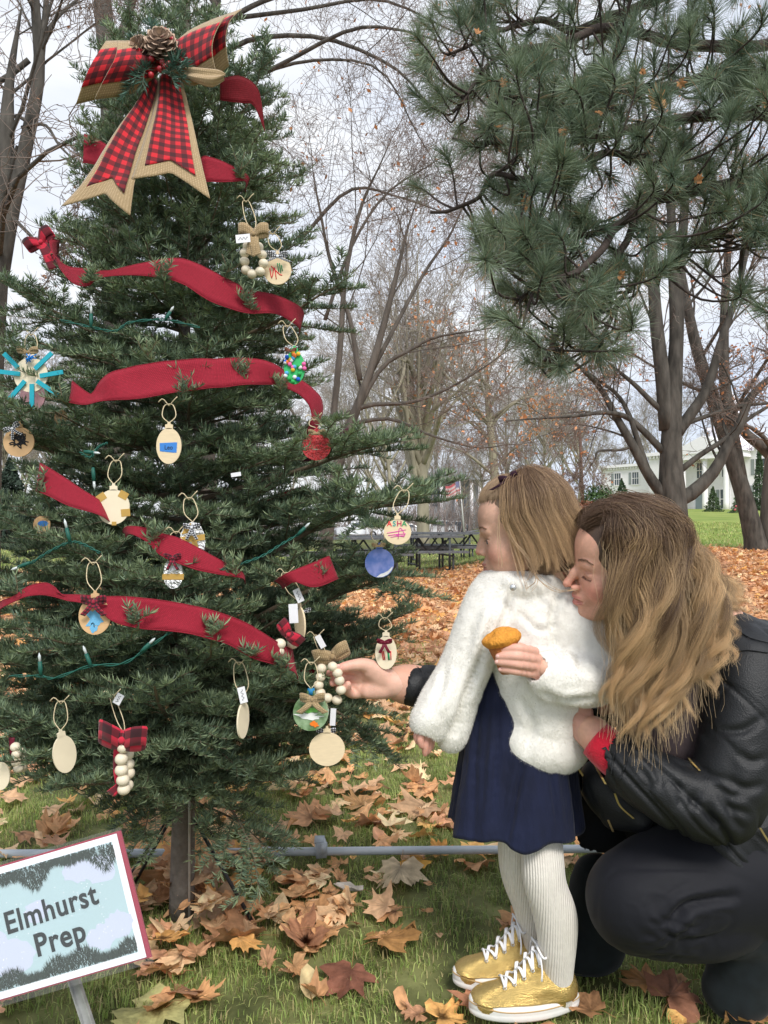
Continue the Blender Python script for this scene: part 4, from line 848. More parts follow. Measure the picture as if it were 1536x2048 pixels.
M_NEEDLE = mat('fir_needle', (1, 1, 1), .45, col=True, spec=.4, trans=.12)
nm.build('needles', M_NEEDLE, fir, False, True)
# stand, steel rod
st = MB(); 
for a in (.5, 2.5, 3.5, 5.9): st.bar(FT+[.034*math.cos(a), .034*math.sin(a), .24], FT+[.20*math.cos(a), .15*math.sin(a), .01], .009, .004)
st.tube([FT+[.034*math.cos(t), .034*math.sin(t), .30] for t in np.linspace(0, 2*PI, 17)], .005, 6)
tag(st.build('tree_stand', mat('black_iron', (.02, .02, .022), .5), None), 'black metal stand with splayed legs holding the trunk of the fir', 'tree stand')
q = P(375, 1500, 1.70); g = P(375, 1830, 1.70); sk = MB().tube([q+[.004, 0, .1], g-[-.004, 0, .02]], .0028, 8).build('steel_rod', mat('dull_steel', (.42, .41, .40), .5, .15, 40, metal=.3)); tag(sk, 'thin steel rod pushed into the ground in front of the fir trunk', 'rod')
# ================================================================ RIBBONS, BOW, ORNAMENTS
def FY(px, py, out=.02):
    """depth of the crown's surface behind a pixel"""
    Y = 1.4
    for _ in range(12):
        p = P(px, py, Y); r = float(frad(p[2]))+out; dx = min(abs(p[0]-FT[0]), r*.97); Y = .5*Y+.5*(FT[1]-math.sqrt(r*r-dx*dx))
    return Y
def SP(px, py, out=.02): return P(px, py, FY(px, py, out))
def weave_mat(name, c, c2, sc=900., rough=.8, trans=0., sheen=.3):
    m = mat(name, c, rough, .26, 220, sheen=sheen, trans=trans); t = m.node_tree; l = t.links.new; b = t.nodes['Principled BSDF']
    tcn = t.nodes.new('ShaderNodeTexCoord'); h = []
    for ax in ('X', 'Y'):
        w = t.nodes.new('ShaderNodeTexWave'); w.bands_direction = ax; w.inputs['Scale'].default_value = sc; w.inputs['Distortion'].default_value = .6; l(tcn.outputs['UV'], w.inputs[0]); h.append(w)
    mu = t.nodes.new('ShaderNodeMath'); mu.operation = 'MULTIPLY'; l(h[0].outputs['Fac'], mu.inputs[0]); l(h[1].outputs['Fac'], mu.inputs[1])
    bn = t.nodes.new('ShaderNodeBump'); bn.inputs['Strength'].default_value = .5; bn.inputs['Distance'].default_value = .001; l(mu.outputs[0], bn.inputs['Height']); l(bn.outputs[0], b.inputs['Normal'])
    base = b.inputs['Base Color'].links[0].from_socket; mx = t.nodes.new('ShaderNodeMix'); mx.data_type = 'RGBA'; l(mu.outputs[0], mx.inputs[0]); mx.inputs[6].default_value = (*c2, 1); l(base, mx.inputs[7]); l(mx.outputs[2], b.inputs['Base Color'])
    return m
M_RIB = weave_mat('red_burlap_ribbon', (.42, .015, .040), (.22, .007, .020), 140., sheen=.05)
M_SHEER = weave_mat('sheer_red_ribbon', (.38, .02, .04), (.25, .01, .02), 90., trans=.5)
M_BURL = weave_mat('natural_burlap', (.52, .39, .23), (.33, .23, .12), 90.)
def plaid_mat(name, s, c=(.60, .018, .03), dark=.30, angle=0.):
    m = mat(name, c, .85, sheen=.2); t = m.node_tree; l = t.links.new; b = t.nodes['Principled BSDF']; tcn = t.nodes.new('ShaderNodeTexCoord'); sx = t.nodes.new('ShaderNodeSeparateXYZ'); l(tcn.outputs['UV'], sx.inputs[0]); f = []
    for k in (0, 1):
        d = t.nodes.new('ShaderNodeMath'); d.operation = 'MULTIPLY'; d.inputs[1].default_value = 1/s; l(sx.outputs[k], d.inputs[0])
        fr = t.nodes.new('ShaderNodeMath'); fr.operation = 'FRACT'; l(d.outputs[0], fr.inputs[0]); g = t.nodes.new('ShaderNodeMath'); g.operation = 'GREATER_THAN'; g.inputs[1].default_value = .5; l(fr.outputs[0], g.inputs[0])
        mr = t.nodes.new('ShaderNodeMapRange'); mr.inputs[3].default_value = 1.; mr.inputs[4].default_value = dark; l(g.outputs[0], mr.inputs[0]); f.append(mr)
    mu = t.nodes.new('ShaderNodeMath'); mu.operation = 'MULTIPLY'; l(f[0].outputs[0], mu.inputs[0]); l(f[1].outputs[0], mu.inputs[1])
    pw = t.nodes.new('ShaderNodeMix'); pw.data_type = 'RGBA'; l(mu.outputs[0], pw.inputs[0]); pw.inputs[6].default_value = (.012, .010, .014, 1); pw.inputs[7].default_value = (*c, 1); l(pw.outputs[2], b.inputs['Base Color']); return m
M_PLAID = plaid_mat('buffalo_plaid', .0185); M_PLAIDS = plaid_mat('small_plaid', .006, (.30, .015, .04)); M_PLAIDM = plaid_mat('medium_plaid', .032, (.55, .02, .05), .25)
M_GING = plaid_mat('navy_gingham', .004, (.72, .74, .80), .12)
def strip(top, bot, n=40, m=6, w0=0., w1=1., notch=0., bulge=.0, folds=0, fa=.0, push=.0, rough=.002, seed=1, tuck=0.):
    """surface between two edges; returns V,F,UV (UV in metres)"""
    top = np.asarray(top, float); bot = np.asarray(bot, float); U = np.linspace(0, 1, n); Wv = np.linspace(w0, w1, m)
    uu, ww = np.meshgrid(U, Wv, indexing='ij'); ue = uu*(1-notch*(1-np.abs(2*ww-1)))
    A = spline(top, 200); B = spline(bot, 200); f = ue*199; i = np.minimum(f.astype(int), 198); fr = (f-i)[..., None]
    a = A[i]*(1-fr)+A[i+1]*fr; b = B[i]*(1-fr)+B[i+1]*fr; V = a*(1-ww[..., None])+b*ww[..., None]
    N = np.cross(np.gradient(V, axis=0), np.gradient(V, axis=1)); N /= np.linalg.norm(N, axis=2, keepdims=True)+1e-12
    if N[..., 1].mean() > 0: N = -N
    off = push+bulge*np.sin(PI*ww)+fa*np.sin(ww*PI*folds+uu*2)+rough*vnoise(V, 22, seed, 2)
    off = off-tuck*(np.exp(-uu/.035)+np.exp(-(1-uu)/.035)); V = V+N*off[..., None]; Ln = np.linalg.norm(np.diff((A+B)/2, axis=0), axis=1).sum(); Wd = np.linalg.norm(A-B, axis=1).mean()
    return V.reshape(-1, 3), grid_faces(n, m), np.stack([ue.ravel()*Ln, ww.ravel()*Wd], 1)
def solid(o, t=.0008):
    md = o.modifiers.new('thickness', 'SOLIDIFY'); md.thickness = t; md.offset = 0; return o
def ribbon(lab, top, bot, out=.024, mt=None, n=60, Yf=None, **k):
    tp = np.array([SP(x, y, out) if Yf is None else P(x, y, Yf) for x, y in top]); bt = np.array([SP(x, y, out) if Yf is None else P(x, y, Yf) for x, y in bot])
    V, F, uv = strip(tp, bt, n, 7, tuck=.035 if Yf is None else 0, **k); o = tag(solid(obj('ribbon', V, F, mt or M_RIB, uv=uv)), lab, 'ribbon'); G_ = V.reshape(n, 7, 3)
    for e in (0, 6): MB().tube(G_[:, e], .0010, 5).build('wired_edge', mt or M_RIB, o)
    return o
ribbon('dark red burlap ribbon sweeping across the fir below the big bow, uppermost wide band', [(88, 465), (100, 500), (130, 530), (165, 537), (215, 542), (280, 527), (345, 516), (390, 525), (450, 555), (500, 580), (550, 590), (600, 612), (630, 632)],
  [(88, 490), (115, 530), (145, 565), (175, 572), (200, 556), (260, 550), (320, 555), (370, 570), (415, 600), (460, 617), (500, 627), (550, 627), (590, 645), (622, 660)])
ribbon('dark red ribbon across the middle of the fir with its right end hanging down', [(128, 751), (146, 764), (172, 783), (182, 783), (202, 761), (234, 743), (293, 728), (374, 720), (440, 717), (504, 718), (540, 728), (569, 743), (608, 764), (634, 787), (649, 813), (650, 862)],
  [(120, 798), (143, 805), (170, 808), (208, 801), (260, 800), (325, 791), (390, 780), (440, 775), (507, 770), (546, 769), (582, 780), (608, 796), (625, 822), (633, 862)], .032, n=80, rough=.005)
ribbon('dark red ribbon slanting from the left edge to the ornament with brown tape', [(69, 920), (98, 936), (130, 956), (169, 982), (205, 1003)], [(57, 975), (98, 992), (137, 1011), (182, 1024), (212, 1034)], .03)
ribbon('dark red ribbon slanting down to the right behind the two silver foil ornaments', [(236, 1047), (293, 1057), (325, 1067), (358, 1076), (407, 1102), (456, 1128), (500, 1148)], [(246, 1058), (293, 1083), (325, 1112), (391, 1138), (456, 1151), (500, 1156)], .03)
ribbon('short flat end of dark red ribbon pointing right, left of the blue round ornament', [(565, 1150), (620, 1128), (670, 1107)], [(583, 1160), (630, 1174), (688, 1152)], .05, n=20)
ribbon('dark red burlap ribbon along the bottom of the fir, lowest and longest band', [(-30, 1205), (0, 1201), (26, 1194), (59, 1173), (91, 1166), (111, 1176), (120, 1188), (152, 1190), (205, 1193), (264, 1194), (337, 1203), (396, 1214), (438, 1225), (488, 1244), (523, 1264), (552, 1282), (605, 1305)],
  [(-30, 1224), (0, 1216), (29, 1203), (73, 1190), (104, 1192), (138, 1202), (182, 1214), (229, 1244), (293, 1258), (366, 1266), (425, 1279), (459, 1290), (503, 1315), (546, 1328), (590, 1343), (615, 1363)], .032, n=90, rough=.005)
ribbon('sheer red ribbon curling behind the right loop of the bow', [(440, 158), (480, 152), (515, 178), (527, 235)], [(440, 200), (485, 206), (508, 212), (530, 262)], Yf=1.53, mt=M_SHEER, n=24)
ribbon('small end of red ribbon sticking out left of the bow tail', [(168, 268), (190, 276), (230, 300)], [(166, 325), (186, 328), (225, 340)], Yf=1.50, n=16)
ribbon('narrow red ribbon emerging right of the bow tails', [(400, 308), (450, 325), (508, 357)], [(405, 362), (450, 364), (500, 360)], .02, n=20)
ribbon('red ribbon on the far side of the fir seen through its middle', [(436, 1010), (500, 1008), (560, 985), (612, 972)], [(444, 1026), (510, 1024), (570, 1012), (602, 1000)], Yf=2.02, n=24)
ribbon('end of red ribbon behind the hand holding the wooden beads', [(600, 1335), (650, 1325), (722, 1306)], [(606, 1360), (650, 1345), (722, 1326)], Yf=1.60, n=20)
ov = []; ro = np.random.default_rng(17)
for x, y in ((160, 572), (330, 572), (520, 632), (150, 812), (345, 806), (492, 776), (560, 792), (100, 1000), (300, 1096), (462, 1158), (60, 1200), (262, 1262), (420, 1290), (500, 1322), (560, 1345), (606, 1172), (470, 362), (440, 560), (300, 730)):
    dx = ro.uniform(-45, 45); dy = ro.uniform(22, 62); a, b, c = SP(x, y+14, -.03), SP(x+dx*.5, y-dy*.3, .030), SP(x+dx, y-dy, .045); st_ = spline([a, b, c], 8); ov.append(st_)
    for sg in (-1, 1):
        for f in (2, 4): q = st_[f]; d = st_[f+1]-st_[f]; d /= np.linalg.norm(d); e = np.cross(d, [0, -1., 0]); ov.append(spline([q, q+d*.014+e*sg*.012, q+d*.026+e*sg*.024*ro.uniform(.6, 1.1)], 8))
ov = np.array(ov); V, Q, T, C = needles(ov, np.linalg.norm(np.diff(ov, axis=1), axis=2).sum(1), 1300, .0175, .00105, ro, .1); m = MB().add(V, [Q, T], C); V, F = tubes(ov, np.full(ov.shape[:2], .0011), 4); m.add(V, F, (.2, .16, .1)); m.build('overlapping_twigs', M_NEEDLE, fir, False, True)
# ---------------------------------------------------------------- the big bow
bow = thing('plaid_bow', 'large burlap and red plaid bow with pine cones at the top of the fir', 'bow', loc=P(320, 150, 1.50))
def bowpart(name, A, B, notch=0., n=40, ins=.13, plaid=True, bulge=.012, folds=0, fa=0., seed=1, endins=.0, **k):
    A = PA(A); B = PA(B); V, F, uv = strip(A, B, n, 16, notch=notch, bulge=bulge, folds=folds, fa=fa, seed=seed)
    o = solid(obj(name, V, F, M_BURL, bow, uv=uv), .0016)
    if plaid:
        A2 = spline(A, 60); B2 = spline(B, 60)
        if endins: A2 = A2[:int(60*(1-endins))]; B2 = B2[:int(60*(1-endins))]
        V, F, uv = strip(A2, B2, n, 16, ins, 1-ins, notch=notch*1.05, bulge=bulge, folds=folds, fa=fa, seed=seed, push=.0022); solid(obj('plaid_inset', V, F, M_PLAID, o, uv=uv), .0008)
bowpart('tail', [(304, 166, 1.49), (268, 215, 1.46), (225, 280, 1.44), (178, 355, 1.42), (125, 417, 1.41)], [(320, 166, 1.49), (303, 240, 1.46), (284, 310, 1.43), (270, 380, 1.41), (262, 434, 1.40)], .16, folds=2, fa=.006, seed=3, endins=.13)
bowpart('tail', [(318, 162, 1.485), (306, 230, 1.455), (288, 290, 1.43), (264, 362, 1.41)], [(366, 166, 1.48), (384, 240, 1.45), (400, 310, 1.42), (422, 402, 1.40)], .13, folds=2, fa=.005, seed=4, endins=.10)
bowpart('loop', [(300, 106, 1.50), (268, 84, 1.47), (212, 82, 1.45)], [(292, 160, 1.50), (240, 185, 1.47), (152, 209, 1.45)], 0, ins=.2, bulge=.03, seed=5)
bowpart('loop', [(305, 110, 1.48), (280, 84, 1.45), (234, 82, 1.42)], [(300, 165, 1.48), (260, 188, 1.45), (189, 199, 1.42)], 0, ins=.2, bulge=.035, seed=6)
bowpart('loop', [(345, 100, 1.50), (400, 52, 1.48), (484, 18, 1.45)], [(350, 150, 1.50), (410, 168, 1.48), (458, 132, 1.46)], 0, ins=.22, bulge=.03, seed=7)
bowpart('loop', [(340, 100, 1.485), (385, 62, 1.46), (456, 32, 1.42)], [(345, 150, 1.485), (390, 174, 1.46), (436, 150, 1.43)], 0, ins=.20, bulge=.03, folds=2, fa=.004, seed=8)
bowpart('fold', [(368, 132, 1.44), (400, 138, 1.415), (436, 142, 1.41), (452, 150, 1.41)], [(372, 156, 1.44), (400, 168, 1.415), (425, 173, 1.41), (448, 160, 1.41)], 0, plaid=False, bulge=.006, folds=3, fa=.003)
# pine cones
M_CONE = mat('pine_cone_scale', (.16, .10, .065), .7, .3, 90, col=True); M_BERRY = mat('red_berry', (.36, .02, .03), .3, .3, 60, spec=.5); M_SPRIG = mat('artificial_sprig', (.09, .19, .12), .6, .35, 60)
def pinecone(c, r, axis, seed):
    rr = np.random.default_rng(seed); axis = np.array(axis, float); axis /= np.linalg.norm(axis); a = np.cross(axis, [0, 0, 1.]); a /= np.linalg.norm(a); b = np.cross(axis, a); V = MB(); V.ball(c, (r*.45,)*3, 8, 6, col=(.5, .5, .5))
    for k in range(58):
        t = (k+.5)/58; ang = k*2.39996; q = math.sin(PI*(.12+.80*t))**.8; d = a*math.cos(ang)+b*math.sin(ang); p0 = np.array(c)+axis*(t-.5)*1.5*r+d*r*.25*q; p1 = np.array(c)+axis*((t-.5)*1.5+.22)*r+d*r*q*.95; s = np.cross(axis, d); w = r*.26*(.5+.5*q); n = np.cross(p1-p0, s); n /= np.linalg.norm(n); th = n*r*.05
        fro = rr.uniform(.8, 1.4); V.add(np.array([p0-s*w*.4, p0+s*w*.4, p1+s*w-(p1-p0)*.2, p1, p1-s*w-(p1-p0)*.2])+th, [np.array([[0, 1, 2, 4]]), np.array([[4, 2, 3]])], (fro, fro, fro)); V.add(np.array([p1+s*w*.9-(p1-p0)*.2, p1+(p1-p0)*.04, p1-s*w*.9-(p1-p0)*.2, p1-(p1-p0)*.12])+th*1.6, [np.array([[0, 1, 2, 3]])], (3.6, 4.2, 4.8))
    return V.build('pine_cone', M_CONE, bow, False, True)
pinecone(P(323, 95, 1.43), .036, (.15, -1, .3), 1); pinecone(P(285, 100, 1.44), .027, (-.5, -1, .1), 2)
for x, y in ((322, 68), (330, 62), (337, 70), (345, 80), (303, 118), (325, 125), (331, 133), (320, 138), (338, 128), (302, 150), (326, 76)): MB().ball(P(x, y, 1.425), .0062).build('berry', M_BERRY, bow)
def sprig(a, b, nseed, nl=.022):
    rr = np.random.default_rng(nseed); p = spline([a, (a+b)/2+[0, -.01, .004], b], 8)[None]; V, Q, T, C = needles(p, np.array([np.linalg.norm(b-a)]), 1900, nl, .0011, rr, 0, (.05, .11, .08), (.13, .24, .19)); m = MB().add(V, [Q, T], C); m.tube(p[0], .0012, 4, col=(.1, .12, .08)); return m
for i, (a, b) in enumerate(((((300, 130, 1.45)), (255, 185, 1.43)), ((300, 130, 1.45), (270, 160, 1.42)), ((300, 140, 1.45), (245, 195, 1.44)), ((335, 130, 1.44), (368, 160, 1.42)), ((335, 130, 1.44), (375, 135, 1.42)), ((335, 135, 1.44), (350, 172, 1.42)), ((310, 80, 1.45), (300, 50, 1.44)), ((290, 90, 1.46), (262, 88, 1.44)), ((300, 135, 1.44), (285, 170, 1.42)), ((340, 120, 1.45), (372, 118, 1.43)))):
    sprig(P(*a), P(*b), 50+i).build('sprig', M_NEEDLE, bow, False, True)
# ---------------------------------------------------------------- ornaments
M_WOOD = mat('birch_ply', (.74, .60, .40), .65, .05, 60, stretch=(1, 1, 6)); M_WOODP = mat('painted_birch', (.80, .70, .52), .6, .06, 20); M_WOODT = mat('tan_birch', (.66, .42, .22), .65, .06, 30)
M_TWINE = mat('jute_twine', (.66, .55, .36), .9, .2, 400); M_BEAD = mat('wooden_bead', (.76, .67, .52), .5, .05, 60, spec=.4); M_TAG = mat('paper_tag', (.80, .80, .84), .6)
M_FOIL = mat('silver_foil', (.72, .73, .74), .28, .1, 60, metal=.75, bump=.8, bscale=160); M_TAPE = mat('kraft_tape', (.50, .31, .08), .45, .06, 60); M_BLUET = mat('blue_tape', (.05, .22, .62), .6); M_INK = mat('black_ink', (.02, .02, .025), .6)
def mcol(name, c, rough=.6): return mat(name, c, rough)
M_RED = mcol('red_marker', (.75, .05, .06)); M_GRN = mcol('green_marker', (.02, .30, .12)); M_PINK = mcol('pink_marker', (.75, .06, .45)); M_TEAL = mcol('turquoise_wood', (.02, .36, .46)); M_BLUEP = mcol('blue_pompom', (.02, .22, .66), .95)
M_BURG = mcol('burgundy_satin', (.16, .01, .03), .5)
def frame_at(px, py, Y, yaw=0., roll=0., pitch=0.):
    """origin, right, up, normal(to the viewer)"""
    o = P(px, py, Y); M = rotz(yaw) @ rotx(pitch); e = M @ np.array([1., 0, 0]); u = M @ np.array([0, 0, 1.]); n = M @ np.array([0, -1., 0]); c, s = math.cos(roll), math.sin(roll)
    return o, e*c+u*s, u*c-e*s, n
def put(fr, pts): o, e, u, n = fr; pts = np.asarray(pts, float); return o+pts[:, :1]*e+pts[:, 1:2]*u+(pts[:, 2:3]*n if pts.shape[1] > 2 else 0)
def flat(fr, outline, th=.0006, z=.0018):
    V, F = prism(outline, th); V[:, 2] += z; return put(fr, V), F
def ell2(a, b, n=30, cx=0, cy=0, wob=0., seed=0):
    t = np.arange(n)*2*PI/n; r_ = 1+wob*np.random.default_rng(seed).standard_normal(n); return np.stack([cx+a*np.cos(t)*r_, cy+b*np.sin(t)*r_], 1)
def twine(parent, a, b, sag=.012, wd=.0009, name='twine_loop'):
    """loop of twine from the ornament's eye a up to the twig b"""
    a = np.asarray(a); b = np.asarray(b); s = np.array([1., 0, 0])*sag; m = MB(); p = spline([a, a*.6+b*.4-s, b-s*.7, b+[0, .004, .004], b+s*.7, a*.6+b*.4+s, a], 22); m.tube(p, wd, 5); m.tube(spline([b, b+[-.010, -.004, .012], b+[-.018, -.004, .006]], 6), wd, 4); m.tube(spline([b, b+[.010, -.004, .010], b+[.016, -.004, .016]], 6), wd, 4)
    return m.build(name, M_TWINE, parent)
def small_bow(parent, fr, s, mt, name='bow', tails=True, tail=1.2, ang=.45, w=.30, z=.004):
    """two loops and two tails of ribbon in the ornament's frame"""
    o_, e, u, n = fr; bo = None; Vs = []; Fs = []; UV = []; off = 0
    def addr(path, wv, wd):
        nonlocal off
        p = spline(path, 16); a = put(fr, p-np.array(wv)*wd/2); b = put(fr, p+np.array(wv)*wd/2); V, F, uv = strip(a, b, 16, 4, rough=.0004)
        Vs.append(V); Fs.append(F+off); UV.append(uv); off += len(V)
    for sg in (-1, 1):
        addr([(0, 0, z), (sg*s*.5, s*.30, z+.006*s/.02), (sg*s, s*.34, z+.004), (sg*s*.95, s*.10, z+.001), (sg*s*.4, -.02*s, z+.004), (0, 0, z+.001)], (0, 1, .25), s*w*1.1)
        if tails: addr([(0, 0, z+.001), (sg*s*ang*.6, -s*.5*tail, z+.004), (sg*s*ang*1.5, -s*tail, z+.002)], (1, .35*sg, 0), s*w)
    o = solid(obj(name, np.concatenate(Vs), [np.concatenate(Fs)], mt, parent, uv=np.concatenate(UV)), .0006)
    MB().ball(put(fr, [(0, 0, z+.003)])[0], (s*.16, s*.10, s*.16), 8, 6).build('knot', mt, o); return o
def ornament(lab, px, py, w, h, Y, hook, mt=None, roll=0., side=1, name='wooden_ornament', cap=True, th=.0032, outline=None):
    k = Y/FPX; a = h/2*k; rx_ = a*(1 if w > h*.62 else .70 if w > h*.5 else 1.)*(1.) ; true = max(w*k/2, a*.62) if w < h*.9 else w*k/2; yaw = side*math.acos(min(1., (w*k/2)/true))
    fr = frame_at(px, py, Y, yaw, roll); t = thing(name, lab, 'ornament', loc=fr[0])
    V, F = flat(fr, ell2(true, a, 36) if outline is None else outline(true, a), th, 0); body = obj('disc', V, F, mt or M_WOOD, t, False)
    if cap: cw = .15*a+.002; V, F = flat(fr, [(-cw, a*.95), (cw, a*.95), (cw, a+.006), (cw*.4, a+.007), (cw*.3, a+.011), (-cw*.3, a+.011), (-cw*.4, a+.007), (-cw, a+.006)], th, 0); obj('cap', V, F, mt or M_WOOD, t, False)
    if hook: twine(t, put(fr, [(0, a+(.009 if cap else 0), 0)])[0], P(hook[0], hook[1], Y+.01))
    return t, fr, true, a
def stroke(parent, fr, pts, wd, mt, name='marking', z=.0021):
    p = put(fr, np.c_[np.asarray(spline(pts, 10) if len(pts) > 2 else pts), np.full(10 if len(pts) > 2 else len(pts), z)]); m = MB(); m.tube(p, wd, 4); return m.build(name, mt, parent)
def text_mesh(name, txt, fr, size, x, y, mt, parent, z=.0022, offs=.0, rot=0., ext=.0002, sx=1., space=1.):
    cu = bpy.data.curves.new(name, 'FONT'); cu.body = txt; cu.size = size; cu.extrude = ext; cu.offset = offs; cu.align_x = 'CENTER'; cu.align_y = 'CENTER'; cu.resolution_u = 4; cu.space_character = space
    to = bpy.data.objects.new(name, cu); COL.objects.link(to); me = bpy.data.meshes.new_from_object(to); bpy.data.objects.remove(to)
    V = np.array([v.co[:] for v in me.vertices]); F = [tuple(p.vertices) for p in me.polygons]; V[:, 0] *= sx; c, s = math.cos(rot), math.sin(rot); V = np.stack([V[:, 0]*c-V[:, 1]*s+x, V[:, 0]*s+V[:, 1]*c+y, V[:, 2]+z], 1)
    return obj(name, put(fr, V), F, mt, parent, False)
# snowflake of painted sticks
t, fr, a, b = ornament('pale round ornament with turquoise sticks arranged like a snowflake', 62, 750, 68, 70, 1.42, (62, 672), M_WOODP, name='snowflake_ornament')
for k, (x0, y0, x1, y1) in enumerate(((36, 735, 8, 707), (70, 738, 104, 706), (80, 752, 126, 744), (74, 762, 116, 790), (64, 768, 64, 820), (50, 762, 16, 802), (40, 748, -4, 743), (84, 746, 92, 742))):
    if k == 7: continue
    p0, p1 = P(x0, y0, 1.414), P(x1, y1, 1.414); m = MB().bar(p0, p1, .0018, .0085) if False else MB(); d = (p1-p0); d /= np.linalg.norm(d); sv = np.cross(d, [0, 1., 0])*.0042; th = np.array([0, .0015, 0])
    V = np.array([p0-sv, p0+sv, p1+sv, p1-sv]); m.add(np.concatenate([V-th, V+th]), np.array([[0, 1, 2, 3], [7, 6, 5, 4], [0, 4, 5, 1], [1, 5, 6, 2], [2, 6, 7, 3], [3, 7, 4, 0]])); m.build('stick', M_TEAL, t, False)
rr = np.random.default_rng(4); m = MB()
for k in range(26): m.tube([P(58, 716, 1.41), P(58, 716, 1.41)+rr.normal(0, .0062, 3)*[1.2, .5, .8]], .0011, 4)
m.build('pompom', M_BLUEP, t); small_bow(t, frame_at(58, 706, 1.425), .020, M_BURL, 'burlap_bow', tails=False)
t, fr, a, b = ornament('pink oval ornament hanging behind the snowflake of turquoise sticks', 66, 792, 50, 60, 1.50, None, mcol('pink_paint', (.75, .42, .46)), name='wooden_ornament')
t, fr, a, b = ornament('round wooden ornament with striped ribbon and dark scribbles below the snowflake', 38, 884, 62, 60, 1.46, (32, 812), M_WOODT)
small_bow(t, frame_at(28, 858, 1.452, 0, .5), .016, M_GING); 
for k in range(16): stroke(t, fr, [(rr.uniform(-.020, .01), rr.uniform(-.010, .02)), (rr.uniform(-.012, .016), rr.uniform(-.012, .016)), (rr.uniform(-.01, .022), rr.uniform(-.016, .01))], .0012, M_INK)
t, fr, a, b = ornament('oval wooden ornament with a blue tape square marked Leo', 338, 892, 50, 72, 1.31, (338, 812)); V, F = flat(fr, [(-.016, .005), (.015, .0065), (.014, -.012), (.008, -.012), (-.0155, -.0095)]); obj('blue_tape', V, F, M_BLUET, t, False); text_mesh('lettering', 'Leo', fr, .011, 0, -.003, M_INK, t, .0024, sx=.9); small_bow(t, frame_at(330, 858, 1.318), .012, M_GING, tails=False)
t, fr, a, b = ornament('round wooden ornament with pieces of brown tape around its rim', 227, 1014, 65, 70, 1.30, (232, 925), M_WOODP)
for cx, cy, an in ((-.021, .017, .6), (.018, .021, -.5), (.022, -.010, .1), (.002, -.029, 0)): c, s = math.cos(an), math.sin(an); q = np.array([(-.008, -.0065), (.008, -.0065), (.008, .0065), (-.008, .0065)])*(1 if cy > -.02 else .5); V, F = flat(fr, np.stack([q[:, 0]*c-q[:, 1]*s+cx, q[:, 0]*s+q[:, 1]*c+cy], 1)); obj('tape', V, F, M_TAPE, t, False)
def foil_orn(lab, px, py, w, h, Y, hook, bowm, tapes, outline=None, extra=None):
    t, fr, a, b = ornament(lab, px, py, w, h, Y, hook, M_FOIL, cap=False, outline=outline, name='foil_ornament', th=.005)
    for poly in tapes: V, F = flat(fr, np.array(poly)*[a, b], .0006, .003); obj('tape', V, F, M_TAPE, t, False)
    small_bow(t, frame_at(px, py-h*.36, Y-.006), .014, bowm, z=.003, tail=1.5, w=.34); return t, fr, a, b
t, fr, a, b = foil_orn('oval silver foil ornament with gold tape, a blue pompom and a striped bow', 385, 1084, 48, 80, 1.29, (378, 1000), M_GING, [[(-.95, .25), (.95, .40), (.98, .10), (-.98, -.05)], [(-.1, .1), (.3, .1), (.65, -.70), (.25, -.90)], [(-.6, .75), (-.1, .95), (-.3, .45), (-.85, .4)]])
m = MB(); c = put(fr, [(-.006, -.015, .006)])[0]
for k in range(40): d = rr.standard_normal(3); d /= np.linalg.norm(d); m.tube([c, c+d*.0065], .0010, 4)
m.build('pompom', M_BLUEP, t)
tear = lambda a, b: np.array([(a*math.sin(q)*math.sin(q/2)**.9*1.15, b*math.cos(q)) for q in np.linspace(0, 2*PI, 36, endpoint=False)])*[1, 1]
tear2 = lambda a, b: np.array([(math.copysign(a*abs(math.sin(q))*(.35+.65*math.sin(min(q, 2*PI-q)/2)), math.sin(q)), b*math.cos(q)) for q in np.linspace(0, 2*PI, 36, endpoint=False)])
foil_orn('teardrop silver foil ornament with gold tape band and a small red plaid bow', 347, 1141, 46, 72, 1.275, (352, 1068), M_PLAIDS, [[(-.95, -.18), (.95, -.18), (.92, -.50), (-.92, -.50)]], tear2)
t, fr, a, b = ornament('tan round ornament with a sky blue paint splash and dark plaid bow', 190, 1232, 64, 74, 1.222, (186, 1130), M_WOODT); sp_ = ell2(.013, .016, 22, .001, -.004, .28, 5); V, F = flat(fr, sp_); obj('paint_splash', V, F, mcol('sky_blue_paint', (.16, .45, .72)), t, False)
V, F = flat(fr, ell2(.005, .008, 14, -.001, -.020, .25, 6)); obj('paint_splash', V, F, mcol('sky_blue_paint', (.16, .45, .72)), t, False); small_bow(t, frame_at(190, 1203, 1.216), .020, M_PLAIDS, tail=1.1, w=.42, ang=.6)
# green oval with pompoms
t, fr, a, b = ornament('green oval ornament crowded with tiny coloured pompoms and a brown bow', 589, 736, 42, 66, 1.41, (575, 655), mcol('green_paint', (.04, .45, .14)), name='pompom_ornament')
pc = [(.02, .12, .6), (.75, .2, .05), (.75, .75, .8), (.8, .15, .4), (.04, .4, .1), (.8, .5, .05), (.1, .4, .7), (.75, .75, .78)]
for k in range(30):
    q = rr.uniform(-1, 1, 2)
    if q@q > .95: continue
    MB().ball(put(fr, [(q[0]*a, q[1]*b, .004)])[0], .0042).build('pompom', mcol('felt', pc[k % 8], .95), t)
small_bow(t, frame_at(582, 703, 1.40), .011, mcol('brown_felt', (.20, .08, .05), .9), tails=False)
t, fr, a, b = ornament('round glittery red ornament under the end of the middle ribbon', 633, 893, 58, 56, 1.47, (628, 842), mat('red_glitter', (.50, .02, .025), .35, .5, 300, spec=.7, bump=.6, bscale=300), name='red_ornament'); small_bow(t, frame_at(634, 868, 1.46), .016, M_BURL, tails=False)
